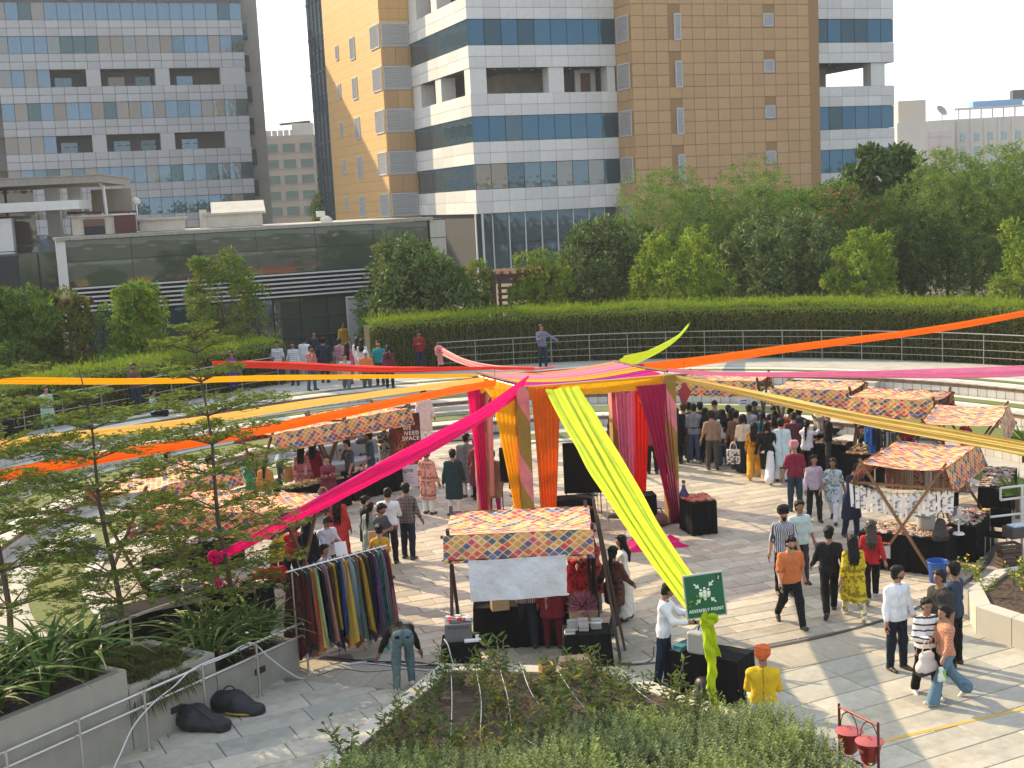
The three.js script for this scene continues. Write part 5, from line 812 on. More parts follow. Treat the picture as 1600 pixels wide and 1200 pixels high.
// centre stall
person('stall keeper in striped shirt seen from behind under the white sheet', 826, 1010, 178, { h: 1.72, cell: NEAR, wide: 1.1, top: { c: [.52, .34, .30], p: 'stripeV', s: .5 }, bot: { c: [.02, .025, .035] }, pose: 'reach', skin: 1 });
person('woman in maroon suit seen from behind under the white sheet', 866, 1012, 176, { h: 1.66, f: 1, cell: NEAR, hair: 'bun', top: { k: 'tunic', c: [.21, .02, .035] }, bot: { c: [.12, .012, .02] }, skin: 1 });
person('woman in red kurta facing the centre stall from behind', 905, 955, 10, { h: 1.62, f: 1, cell: NEAR, hair: 'long', top: { k: 'kurta', c: [.50, .03, .05], p: 'floral' }, bot: { c: [.3, .02, .03] }, pose: 'phone', skin: 1 });
person('woman in red and grey suit at the right end of the centre stall', 928, 955, -20, { h: 1.62, f: 1, cell: NEAR, hair: 'long', top: { k: 'kurta', c: [.36, .05, .06], p: 'floral' }, bot: { c: [.2, .2, .2] }, pose: 'reach', skin: 1 });
person('woman in dark red patterned top with ponytail walking right of the centre stall', 962, 985, 150, { h: 1.64, f: 1, cell: NEAR, hair: 'braid', top: { k: 'tunic', c: [.11, .04, .035], p: 'floral' }, bot: { c: [.05, .06, .06] }, pose: 'walk', skin: 1 });
person('woman in long white kurta with long black hair right of the centre stall', 977, 968, -95, { h: 1.64, f: 1, cell: NEAR, hair: 'long', top: { k: 'robe', c: [.74, .70, .64], flare: .06 }, bot: { c: [.7, .67, .6] }, skin: 0, pose: 'relaxed' });
const pClerk = person('man in white shirt and navy trousers at the table under the green sign', 1040, 1070, 75, { h: 1.74, cell: NEAR, top: { c: [.80, .82, .84], s: .9 }, bot: { c: [.018, .028, .055] }, pose: 'reach', lean: -8, skin: 2 });
person('man in orange turban and yellow kurta sitting on the kerb of the herb bed', 1180, 1160, 172, { h: 1.72, at: V(3.42, .0, -18.22), cell: NEAR, hair: 'turban', hat: [.72, .15, .04], top: { k: 'kurta', c: [.72, .46, .02], loose: .012 }, bot: { c: [.6, .6, .62], loose: .02 }, pose: 'sit', skin: 2 });
// on the terraces and upper walkway
person('man in pale pink kurta standing on the steps behind the poster', 666, 692, 10, { y: .42, h: 1.72, cell: MID, top: { k: 'kurta', c: [.70, .52, .47], flare: .03 }, bot: { c: [.72, .68, .64] }, skin: 1 });
person('woman whose head shows above the dark poster', 641, 712, 20, { y: .3, h: 1.62, f: 1, cell: MID, hair: 'long', top: { k: 'tunic', c: [.6, .52, .4] }, bot: { c: blk }, skin: 1 });
const U = 1.222;
person('man in white checked half-sleeve shirt, leftmost of the two by the left hedge', 437, 601, 5, { y: U, h: 1.72, cell: FAR, top: { k: 'tee', c: [.62, .62, .66], p: 'check' }, bot: { c: dden }, skin: 2 });
person('man in white checked long-sleeve shirt, second by the left hedge', 462, 602, -8, { y: U, h: 1.7, cell: FAR, beard: true, top: { c: [.60, .62, .64], p: 'check' }, bot: { c: dden }, skin: 2 });
person('man in rose shirt and blue jeans lifting one arm by the hedge gap', 489, 610, 50, { y: U, h: 1.7, cell: FAR, beard: true, top: { k: 'tee', c: [.42, .14, .13] }, bot: { c: [.05, .08, .14] }, pose: 'face', skin: 1 });
person('broad man in navy kurta seen from behind in the hedge gap', 509, 598, 172, { y: U, h: 1.78, cell: FAR, wide: 1.25, top: { k: 'kurta', c: [.018, .022, .04] }, bot: { c: navy }, pose: 'hip', skin: 2 });
person('man in white with his back turned left of the navy kurta', 479, 592, 170, { y: U, h: 1.7, cell: FAR, top: { k: 'kurta', c: [.68, .68, .68] }, bot: { c: wht }, skin: 2 });
person('man in dark shirt further back in the hedge gap', 494, 580, 20, { y: U, h: 1.7, cell: FAR, top: { c: [.03, .035, .045] }, bot: { c: blk }, skin: 1 });
person('person in rose checked shirt seen from behind in the hedge gap', 534, 594, 165, { y: U, h: 1.66, cell: FAR, top: { c: [.52, .28, .32], p: 'check' }, bot: { c: [.6, .55, .5] }, skin: 1 });
person('woman in pink dress with very long hair in the hedge gap', 546, 600, 175, { y: U, h: 1.6, f: 1, cell: FAR, hair: 'verylong', top: { k: 'kurta', c: [.46, .10, .16] }, bot: { c: [.4, .1, .14] }, skin: 1 });
person('woman in white kurta with long hair in the hedge gap', 562, 592, 178, { y: U, h: 1.66, f: 1, cell: FAR, hair: 'long', top: { k: 'kurta', c: [.70, .69, .66] }, bot: { c: wht }, skin: 0 });
person('second dark haired woman close behind the white kurta', 569, 594, 170, { y: U, h: 1.62, f: 1, cell: FAR, hair: 'long', top: { k: 'kurta', c: [.6, .56, .5] }, bot: { c: [.5, .45, .4] }, skin: 1 });
person('man in teal shirt with a lanyard card by the hedge end', 595, 602, -5, { y: U, h: 1.7, cell: FAR, wide: 1.05, top: { k: 'tee', c: [.015, .20, .22] }, bot: { c: [.03, .035, .05] }, skin: 1, beard: true });
person('man in orange shirt and white cap seen from behind on the steps', 575, 616, 178, { y: .95, h: 1.68, cell: FAR, hair: 'cap', hat: [.72, .72, .72], wide: 1.1, top: { k: 'tee', c: [.62, .18, .06] }, bot: { c: [.09, .10, .085] }, skin: 2 });
person('man in printed shirt and grey jeans coming down the steps', 543, 618, 5, { y: .95, h: 1.64, cell: FAR, top: { k: 'tee', c: [.5, .45, .42], p: 'floral' }, bot: { c: [.12, .16, .19] }, skin: 1, pose: 'walk' });
person('person in maroon top and black trousers on the upper walkway', 610, 606, 170, { y: U, h: 1.6, f: 1, cell: FAR, hair: 'pony', top: { k: 'tunic', c: [.12, .02, .04] }, bot: { c: blk }, skin: 1 });
person('person in mustard yellow kurta by the pavilion door', 539, 562, 40, { y: 1.2, h: 1.7, cell: FAR, top: { k: 'kurta', c: [.52, .29, .03] }, bot: { c: [.5, .28, .04] }, skin: 2 });
person('man in red shirt looking at his phone before the back hedge', 658, 581, 0, { y: U, h: 1.7, cell: FAR, top: { c: [.22, .015, .022] }, bot: { c: navy }, pose: 'phone', skin: 2, beard: true });
person('man in blue checked shirt resting an arm on the back railing', 849, 574, 5, { y: U, h: 1.74, cell: FAR, top: { c: [.20, .22, .32], p: 'check' }, bot: { c: [.02, .028, .05] }, pose: 'stand', aL: [16, 52, 14, 0], aR: [26, 6, 90, 30], skin: 2 });
person('woman in pale green suit on the left part of the upper walkway', 78, 680, 25, { y: U, h: 1.6, f: 1, cell: MID, hair: 'pony', top: { k: 'kurta', c: [.34, .46, .38], flare: .03 }, bot: { c: [.34, .46, .38] }, pose: 'crossed', look: 30, skin: 1 });
person('man in brown shirt and navy trousers on the left walkway behind the yellow cloth', 214, 644, 20, { y: U, h: 1.74, cell: MID, top: { c: [.13, .07, .05] }, bot: { c: navy }, pose: 'crossed', beard: true, skin: 2 });
person('man in light blue shirt sitting on the left terrace edge', 242, 668, 100, { y: .84, h: 1.7, cell: MID, top: { c: [.48, .62, .74] }, bot: { c: blk }, pose: 'sit', skin: 2 });
person('person in black with pale shoes on the walkway at the left edge', 16, 700, 60, { y: U, h: 1.66, cell: MID, top: { c: [.02, .02, .05] }, bot: { c: blk }, shoe: [.7, .7, .7], skin: 2 });
person('woman in purple top behind the left tree by the hedge', 366, 614, 10, { y: U, h: 1.6, f: 1, cell: FAR, hair: 'bun', top: { k: 'kurta', c: [.10, .05, .26] }, bot: { c: [.04, .03, .12] }, skin: 2 });
// more visitors packed into the back crowd and round the left stalls
[['man in dark green shirt squeezed between the grey shirt and the tall cap', 1096, 716, 172, 0, [.03, .06, .04]], ['woman in mustard scarf in the second line of the back crowd', 1140, 716, 165, 1, [.42, .26, .04]], ['man in pale grey shirt in the second line behind the cream top', 1172, 722, 170, 0, [.42, .43, .44]], ['woman in pink top in the second line behind the sky blue kurta', 1212, 728, 172, 1, [.5, .18, .22]], ['man in navy tee at the far right end of the back crowd', 1250, 728, 150, 0, [.03, .04, .09]],
  ['woman in teal top facing the second stall behind the black kurta', 1192, 730, 160, 1, [.03, .18, .2]], ['man in white kurta beside the brown goods table', 1280, 722, 120, 0, [.62, .6, .56]], ['woman in rust dress at the middle back table', 1232, 722, 140, 1, [.34, .10, .04]], ['man in olive shirt between tent pillar and the navy shirt', 1078, 716, 170, 0, [.12, .12, .06]], ['woman in lilac suit far behind the maroon curtain', 1030, 716, 160, 1, [.34, .26, .4]],
  ['man in checked grey shirt at the right rear stall', 1400, 740, 60, 0, [.3, .3, .32]], ['woman in dark red top keeping the right rear stall', 1512, 742, -60, 1, [.25, .03, .04]], ['man in black tee behind the right front stall', 1492, 812, -100, 0, [.012, .012, .012]], ['woman in green suit between the left stalls', 398, 800, 150, 1, [.05, .2, .1]], ['man in cream kurta at the left stall behind the trees', 330, 812, 120, 0, [.5, .45, .36]], ['woman in purple suit at the left front table', 372, 872, -170, 1, [.14, .05, .22]], ['man in blue shirt at the left stall seen through the trees', 268, 800, 100, 0, [.05, .1, .25]], ['woman in orange dupatta in front of the basket stall', 420, 812, 170, 1, [.5, .2, .05]]
].forEach(([l, x, y, t, f, c], i) => person(l, x, y, t, { h: f ? 1.6 : 1.7, f, cell: .03, top: { k: f ? 'kurta' : ['shirt', 'tee'][i % 2], c, p: i % 3 ? 'plain' : 'floral' }, bot: { c: i % 2 ? [.03, .04, .06] : blk }, pose: ['stand', 'relaxed', 'phone', 'reach'][i % 4], hair: f ? ['long', 'bun', 'pony'][i % 3] : 'short', skin: i % 3 }));
// ---------- tent, cloth strips, stalls ----------
R0 = rng(71);
const silk = (r, g, b, o = {}) => new THREE.MeshPhysicalMaterial({ color: lin(r, g, b), roughness: .9, specularIntensity: .25, side: THREE.DoubleSide, transmission: .34, thickness: 0, map: T.cloth, ...o });
const K = { lime: silk(.55, .70, .012), orange: silk(.90, .16, .008), pink: silk(.92, .30, .52), cream: silk(.78, .56, .16), magenta: silk(.86, .006, .20), yellow: silk(.92, .48, .006), red: silk(.82, .055, .03), peach: silk(.86, .36, .16), rose: silk(.82, .34, .34), maroon: silk(.40, .012, .085, { transmission: .3 }), oran2: silk(.82, .17, .01, { transmission: .3 }), scar: silk(.66, .02, .012), violet: silk(.5, .01, .3) };
M.timber = std(lin(.155, .075, .038), .7, { map: T.wood, bumpMap: T.wood, bumpScale: .002 });
M.timberD = std(lin(.085, .045, .028), .7, { map: T.wood, bumpMap: T.wood, bumpScale: .002 });
M.timberL = std(lin(.27, .14, .06), .65, { map: T.wood, bumpMap: T.wood, bumpScale: .002 });
M.blackCloth = new THREE.MeshPhysicalMaterial({ color: lin(.005, .005, .006), roughness: .9, specularIntensity: .3, side: THREE.DoubleSide });
M.patch = std(0xffffff, .85, { map: T.patch, bumpMap: rep(T.fabricB, 10), bumpScale: .0008 });
M.patchV = [[.90, .80, .86], [.92, .78, .82], [.86, .80, .86], [.92, .82, .80]].map(c => std(lin(...c), .85, { map: T.patch, bumpMap: T.fold, bumpScale: .012 })); let pi = 0;
// long gathered strip of cloth from a to b; ca and cb: half-width vectors at its two ends
function strip(name, label, cat, mat, a, b, ca, cb, { sag = .2, folds = 5, amp = .05, mid = 1, n = 60, pinch = 0, parent, twist = 0 } = {}) {
  const seed = R0() * 9, g = sheet((u, v) => {
    const t = u, p = a.clone().lerp(b, t); p.y -= sag * 4 * t * (1 - t);
    const c = ca.clone().lerp(cb, t), w = 1 + (mid - 1) * 4 * t * (1 - t), x = (v - .5) * 2; c.multiplyScalar(w * (1 + .18 * (vnoise(t * 7 + seed, v > .5 ? 3 : 8) - .5)));
    const dir = V().subVectors(b, a).normalize(), nrm = V().crossVectors(dir, c).normalize(), gather = Math.min(1, .35 + 1.6 * t);
    const wob = x + .16 * Math.sin(x * 2.7 + seed * 3 + t * 2.6) + .07 * Math.sin(x * 6 + t * 7 + seed), lo = .35 + .65 * vnoise(x * 2.2 + seed * 5, t * 3.2 + seed); const f = Math.sin(wob * Math.PI * folds * .62 + seed) * amp * gather * lo + .42 * amp * Math.sin(wob * Math.PI * folds * 1.7 + seed * 2 + t * 3) * gather * lo + .03 * Math.sin(t * 9 + seed);
    return p.addScaledVector(c, x).addScaledVector(nrm, f);
  }, n, folds * 8, (u, v) => [u * 8, v * 1.2]);
  return parent ? part(parent, name, g, mat) : solo(name, label, cat, g, mat);
}
const TY = 3.62, tFL = gp(745, 586, TY), tFC = gp(814, 604, TY), tR = gp(1043, 585, TY), tBk = tFL.clone().add(tR).sub(tFC);
const tent = thing('festival_tent', 'open square tent with striped cloth roof and coloured curtains in the plaza', 'tent', V((tFC.x + tBk.x) / 2, 0, (tFC.z + tBk.z) / 2));
{
  const O = tent.position, L = v => v.clone().sub(O), c4 = [tFL, tFC, tR, tBk].map(L), e1 = V().subVectors(c4[1], c4[0]).normalize(), e2 = V().subVectors(c4[2], c4[1]).normalize();
  const wrap = texture(128, (u, v) => { const k = ((u + v * 1) * 1) % 1, p = k < .36, n = .85 + .2 * fbm(u * 8, v * 8, 8, 3); return p ? [.86 * n, .50 * n, .52 * n] : [.60 * n, .48 * n, .17 * n]; }, { srgb: true });
  const wm = std(0xffffff, .7, { map: wrap });
  c4.forEach((c, k) => { const w = .29, g = bx(w, TY, w, 0, TY / 2, 0), u = g.attributes.uv, p = g.attributes.position; for (let i = 0; i < u.count; i++) u.setXY(i, (p.getX(i) + p.getZ(i)) * .9, p.getY(i) * .52 + k * .3); const m = part(tent, 'pillar', g, wm); m.position.set(c.x, 0, c.z); m.rotation.y = Math.atan2(-e2.z, e2.x); const b = part(m, 'foot_plate', bx(.45, .03, .45, 0, .015, 0), M.dark); });
  const beamG = (a, b) => { const g = [], up = V(0, .28, 0), n = 9; for (const y of [0, .28]) g.push(rod(a.clone().setY(TY - .02 - y), b.clone().setY(TY - .02 - y), .022, .022, 6)); for (let i = 0; i < n; i++) { const p = a.clone().lerp(b, i / n).setY(TY - .02), q = a.clone().lerp(b, (i + .5) / n).setY(TY - .30), r = a.clone().lerp(b, (i + 1) / n).setY(TY - .02); g.push(rod(p, q, .01, .01, 4), rod(q, r, .01, .01, 4)); } return merge(g); };
  for (let k = 0; k < 4; k++) part(tent, 'lattice_beam', beamG(c4[k], c4[(k + 1) % 4]), M.steel);
  const val = (a, b, mat, h, y, sc) => part(tent, 'valance', sheet((u, v) => { const p = a.clone().lerp(b, u); p.y = y - h * v * (1 + sc * Math.abs(Math.sin(u * 14))); const n = V().crossVectors(V().subVectors(b, a), V(0, 1, 0)).normalize(); return p.addScaledVector(n, .012 * Math.sin(u * 60) * v + .03); }, 80, 3, (u, v) => [u * 4, v * .4]), mat);
  val(c4[1], c4[2], K.yellow, .30, TY - .01, .05); val(c4[0], c4[1], K.yellow, .30, TY - .01, .4); val(c4[3], c4[0], K.scar, .4, TY - .02, .5); val(c4[2], c4[3], K.scar, .42, TY - .02, .6);
  // roof of cloth strips running from the left edge to the right
  const cols = [K.peach, K.rose, K.pink, K.peach, K.yellow, K.violet, K.magenta, K.red], nS = cols.length;
  cols.forEach((m, k) => { const f0 = k / nS + .004, f1 = (k + 1) / nS - .004; part(tent, 'roof_strip', sheet((u, v) => { const a = c4[0].clone().lerp(c4[1], f0 + (f1 - f0) * v), b = c4[3].clone().lerp(c4[2], f0 + (f1 - f0) * v), p = a.lerp(b, u); p.y = TY + .06 - .13 * Math.sin(Math.PI * u) + .02 * Math.sin(v * 18 + k) - .01 * k; return p; }, 24, 10, (u, v) => [u * 3, v * .4]), m); });
  part(tent, 'rope', merge([tube([c4[0].clone().setY(TY + .08), c4[0].clone().lerp(c4[1], .5).setY(TY + .05), c4[1].clone().setY(TY + .07)], .03, 20, 5), tube([c4[3].clone().setY(TY + .08), c4[3].clone().lerp(c4[2], .5).setY(TY + .05), c4[2].clone().setY(TY + .07)], .03, 20, 5)]), M.timberD);
  const curtain = (name, mat, a, wa, b, wb, dir, folds = 7, y0 = TY - .04, y1 = .12) => part(tent, name, sheet((u, v) => { const t = v, c = a.clone().lerp(b, t), w = wa + (wb - wa) * Math.pow(t, .75), x = (u - .5); const nrm = V(-dir.z, 0, dir.x); c.y = y0 + (y1 - y0) * t; return c.addScaledVector(dir, x * w).addScaledVector(nrm, (.045 + .02 * t) * Math.sin(u * Math.PI * 2 * folds + Math.sin(t * 4)) * (.4 + .6 * t)); }, folds * 8, 30, (u, v) => [u * 1.2, v * 3.4]), mat);
  const off = (c, a, b) => c.clone().addScaledVector(e1, a).addScaledVector(e2, b);
  curtain('curtain', K.yellow, off(c4[1], -.14, -.34), .74, off(c4[1], .05, -.12), .24, e2, 6, TY - .04, .1);
  curtain('curtain', K.oran2, off(c4[1], .12, .54), .76, off(c4[1], .16, .44), .34, e2, 6);
  curtain('curtain', K.magenta, off(c4[0], .20, -.16), .44, off(c4[0], .20, -.06), .20, e2, 4); curtain('curtain', K.rose, off(c4[0], .28, .15), .75, off(c4[0], .0, .18), .3, e1, 5, TY - .1, .5);
  curtain('curtain', K.maroon, off(c4[2], .14, -.46), .84, off(c4[2], .16, .0), .22, e2, 6, TY - .2, .02);
  curtain('curtain', K.scar, off(c4[3], .1, .62), .62, off(c4[3], .1, .5), .40, e2, 5); curtain('curtain', K.pink, off(c4[3], .3, .1), .6, off(c4[3], .2, .15), .34, e2, 5); curtain('curtain', K.oran2, off(c4[3], .2, .1), .3, off(c4[3], .15, .1), .2, e2, 4);
  // hanging diamonds
  const kite = (p, s, m1, m2) => { const g = part(tent, 'hanging_diamond', new THREE.OctahedronGeometry(s, 0).scale(.72, 1, .12), m1); g.position.copy(p); g.rotation.y = R0() * 1; part(g, 'inner_diamond', new THREE.OctahedronGeometry(s * .62, 0).scale(.72, 1, .2), m2); part(g, 'tassel', merge([-.06, 0, .06].map(x => rod(V(x, -s * .7, 0), V(x * 1.2, -s * 1.55, 0), .012, .006, 5))), M.timberD); part(g, 'cord', rod(V(0, s, 0), V(0, s + .5, 0), .006), M.dark); };
  const tk = std(lin(.30, .02, .03), .7), ty = std(lin(.62, .36, .04), .7), tr = std(lin(.55, .03, .03), .7);
  kite(off(c4[1], -.55, .1).setY(2.75), .3, tr, tk); kite(off(c4[0], .9, .1).setY(3.05), .3, tk, tr); kite(off(c4[3], .9, 1.4).setY(2.85), .32, tk, tr); kite(off(c4[2], -1.3, .12).setY(2.85), .34, ty, tk); kite(off(c4[2], -.5, .2).setY(2.85), .26, tk, ty);
}
const hv = (x, y, z) => V(x, y, z);
strip('cloth_strip', 'lime cloth strip running from the tent to the bright tree behind', 'fabric drape', K.lime, gp(962, 566, 3.66), zp(1087, 489, -56.8), hv(.22, .20, .08), hv(.05, .07, 0), { sag: .5, folds: 5, amp: .05, mid: 1.7 });
strip('cloth_strip', 'orange cloth strip stretched from the tent to the upper right', 'fabric drape', K.orange, gp(1003, 574, 3.64), zp(1645, 482, -40), hv(.05, .14, .18), hv(.0, .10, .03), { sag: .1, folds: 4, amp: .035 });
strip('cloth_strip', 'pink cloth strip stretched level from the tent to the right edge', 'fabric drape', K.pink, gp(1043, 579, 3.62), zp(1665, 575, -27), hv(.0, .07, .16), hv(0, .13, .07), { sag: .12, folds: 4, amp: .03 });
strip('cloth_strip', 'cream cloth strip sloping down from the tent to the right edge', 'fabric drape', K.cream, gp(1040, 587, 3.54), zp(1640, 708, -22.5), hv(.0, .08, .12), hv(.02, .15, .03), { sag: .06, folds: 5, amp: .03 });
const SIGN = gp(1119, 1152, 0);
strip('cloth_strip', 'wide lime cloth strip coming down from the tent to the green sign', 'fabric drape', K.lime, gp(878, 605, 3.56), V(SIGN.x - .22, 2.06, SIGN.z - .05), hv(.40, 0, -.16), hv(.15, .10, 0), { sag: .2, folds: 5, amp: .06, mid: 1.16, n: 90 });
const TRB = V(-5.15, 0, -22.6);
strip('cloth_strip', 'magenta cloth strip sloping down from the tent to the left tree', 'fabric drape', K.magenta, gp(820, 604, 3.6), zp(340, 868, -22.35), hv(.14, .27, .10), hv(.04, .09, 0), { sag: .1, folds: 5, amp: .045, mid: 1.25, n: 80 });
strip('cloth_strip', 'orange cloth strip stretched from the tent to the left edge', 'fabric drape', K.orange, gp(775, 598, 3.6), zp(-45, 752, -21.5), hv(.02, .10, .16), hv(.02, .11, .04), { sag: .04, folds: 4, amp: .03 });
strip('cloth_strip', 'cream cloth strip stretched from the tent to the left edge', 'fabric drape', K.cream, gp(757, 591, 3.6), zp(-45, 702, -23.5), hv(.02, .08, .12), hv(.02, .10, .05), { sag: .04, folds: 4, amp: .03 });
strip('cloth_strip', 'yellow cloth strip stretched level from the tent to the left edge', 'fabric drape', K.yellow, gp(746, 585, 3.6), zp(-45, 595, -33), hv(.02, .06, .10), hv(.02, .09, .04), { sag: .04, folds: 4, amp: .025 });
strip('cloth_strip', 'red cloth strip stretched from the tent to the left hedge', 'fabric drape', K.red, gp(835, 577, 3.66), zp(333, 567, -46), hv(.0, .05, .2), hv(.0, .10, .1), { sag: .05, folds: 5, amp: .05, mid: 1.6 });
strip('cloth_strip', 'pale pink cloth strip sagging from the tent to the back railing', 'fabric drape', K.rose, gp(870, 571, 3.66), zp(688, 548, -51.8), hv(.0, .05, .2), hv(.02, .12, .02), { sag: .35, folds: 5, amp: .05, mid: 1.3 });
function knot(label, p, m, s, tailL) { const t = thing('cloth_knot', label, 'fabric knot', p), g = new THREE.TorusKnotGeometry(.09 * s, .05 * s, 60, 7, 2, 3); part(t, 'knot', g, m); const tl = strip('tail', null, null, m, V(0, -.05, .03), V(.02, -tailL, .05), hv(.06 * s, 0, 0), hv(.09 * s, 0, .02), { sag: 0, folds: 3, amp: .03, n: 16, parent: t }); return t; }
knot('magenta cloth knotted round the thin left tree with a hanging end', zp(336, 872, -22.3), K.magenta, .8, .5); knot('pale pink cloth bow tied on the back railing', zp(687, 548, -51.7), K.rose, 1.3, .55);
// ---- awning stalls: crossed timber legs, two rails, patchwork cloth ----
function stall(label, cx, cz, rx, rz, { L = 2.5, Wd = 1.7, H0 = 2.22, hem = 1.82, wood = M.timber, back = true } = {}) {
  const t = thing('market_stall', label, 'market stall', V(cx, 0, cz), Math.atan2(-rz, rx)), w = Wd / 2;
  for (const sx of [-1, 1]) { const x = sx * L / 2; for (const sz of [-1, 1]) part(t, 'leg', beam(V(x + sz * .03, 0, -sz * w * .78), V(x + sz * .03, H0 + .14, sz * w * 1.02), .06, .05), wood); part(t, 'crossbar', beam(V(x - .06 * sx, hem + .02, -w - .22), V(x - .06 * sx, hem + .02, w + .22), .05, .05), wood); }
  for (const sz of [-1, 1]) { part(t, 'rail', beam(V(-L / 2 - .1, H0, sz * w * .97), V(L / 2 + .1, H0, sz * w * .97), .045, .045), wood); part(t, 'hem_rod', rod(V(-L / 2 - .08, hem + .03, sz * (w + .17)), V(L / 2 + .08, hem + .03, sz * (w + .17)), .016), wood); }
  const s = R0() * 20, top = sheet((u, v) => V((u - .5) * L * 1.03, H0 + .045 - .10 * Math.sin(Math.PI * v) * (.45 + .55 * Math.sin(Math.PI * u)) - .03 * fbm(u * 5 + s, v * 4, 0, 3) - .012 * Math.sin(u * 23 + v * 5 + s), (v - .5) * Wd * 1.0), 30, 16, (u, v) => [(u * L + s) * .98, v * Wd * .98]);
  const pm = M.patchV[pi++ % 4]; part(t, 'awning_top', top, pm);
  for (const sz of back ? [1, -1] : [1]) part(t, 'valance', sheet((u, v) => V((u - .5) * L * 1.04, H0 + .04 - (H0 - hem + .06) * v, sz * (w + .03 + .17 * v + .012 * Math.sin(u * 40 + s) * v)), 40, 8, (u, v) => [(u * L + s) * .98, (Wd + v * .62) * .98]), pm);
  return t;
}
stall('centre front stall with patchwork awning and a white sheet hung in front', .0, -22.95, 1, .03, { L: 2.5, wood: M.timberD });
stall('right front stall with crossed legs facing the camera and hanging paper tags', 8.45, -26.9, .55, -.84, { L: 2.6, wood: M.timberL });
stall('right rear stall whose awning is nearest the right edge', 10.95, -31.3, .42, -.9, { L: 2.7 });
stall('stall with patchwork awning second from the right rear, beside the garments', 10.35, -34.75, .82, .57, { L: 2.3 });
stall('back stall with patchwork awning in the middle of the right row', 8.75, -37.1, .86, .5, { L: 2.2 });
stall('back stall with patchwork awning just right of the tent', 6.45, -39.75, .9, .42, { L: 2.5 });
stall('left back stall with baskets hanging, left of the pair', -6.0, -34.75, .74, -.67, { L: 2.2 });
stall('left back stall under the orange cloth strip, right of the pair', -4.35, -36.55, .74, -.67, { L: 2.2 });
stall('left stall with patchwork awning behind the two thin trees', -7.85, -28.7, .5, -.86, { L: 2.8 });
stall('left front stall with long patchwork awning beside the clothes rack', -5.6, -25.7, .93, .36, { L: 2.9 });
// black cloth tables
function table(label, x, z, turn, w, d, h = .76, o = {}) {
  const t = thing('display_table', label, 'table', V(x, 0, z), turn), s = R0() * 9, per = 2 * (w + d), P = q => { q = ((q % per) + per) % per; if (q < w) return [q - w / 2, d / 2, 0, 1]; q -= w; if (q < d) return [w / 2, d / 2 - q, 1, 0]; q -= d; if (q < w) return [w / 2 - q, -d / 2, 0, -1]; q -= w; return [-w / 2, q - d / 2, -1, 0]; };
  part(t, 'table_top', rbx(w, .03, d, .012, 0, h - .015, 0), o.top ?? M.blackCloth);
  part(t, 'cloth_skirt', sheet((u, v) => { const a = P(u * per), f = .022 * Math.sin(u * per * 34 + s) * v + .02 * v; return V(a[0] + a[2] * f, (h - .004) * (1 - v) + .012 * v, a[1] + a[3] * f); }, Math.round(per * 26), 3, (u, v) => [u * per, v * h]), o.cloth ?? M.blackCloth);
  for (const a of [-1, 1]) for (const b of [-1, 1]) part(t, 'leg', rod(V(a * (w / 2 - .06), 0, b * (d / 2 - .06)), V(a * (w / 2 - .06), h - .03, b * (d / 2 - .06)), .015), M.steel);
  return t;
}
// heaps of small goods: beads, bangles, folded pieces
function goods(name, label, cat, x, y, z, turn, w, d, n, cols, kind = 'mix') {
  const gs = [], r = rng(Math.floor(x * 1000 + z * 77) >>> 0); for (let i = 0; i < n; i++) { const px = (r() - .5) * w, pz = (r() - .5) * d, q = r(), c = cols[Math.floor(r() * cols.length)], k = .7 + .6 * r(); let g; if (kind === 'books' || q < .34) g = bx(.07 + .06 * r(), .015 + .03 * r(), .05 + .05 * r(), 0, .02, 0, r() * 6); else if (q < .67) { g = new THREE.TorusGeometry(.028 + .02 * r(), .008, 5, 10); g.rotateX(1.57 + (r() - .5) * .6); g.translate(0, .012 + .02 * r(), 0); } else g = new THREE.SphereGeometry(.018 + .016 * r(), 6, 5).translate(0, .018, 0); g.translate(px, 0, pz); gs.push(tint(g.index ? g.toNonIndexed() : g, [c[0] * k, c[1] * k, c[2] * k])); }
  const m = solo(name, label, cat, merge(gs), M.goods ??= new THREE.MeshStandardMaterial({ vertexColors: true, roughness: .4, metalness: .1 }), V(x, y + .002, z), turn); m.userData.kind = 'stuff'; delete m.userData.category; return m;
}
const jew = [[.5, .3, .2], [.62, .5, .45], [.3, .1, .08], [.6, .42, .12], [.05, .04, .04], [.5, .45, .42], [.42, .16, .14], [.7, .66, .6]];
const onStall = (cx, cz, rx, rz, a, b) => { const n = Math.hypot(rx, rz); return [cx + (rx * a - rz * b) / n, cz + (rz * a + rx * b) / n, Math.atan2(-rz, rx)]; };
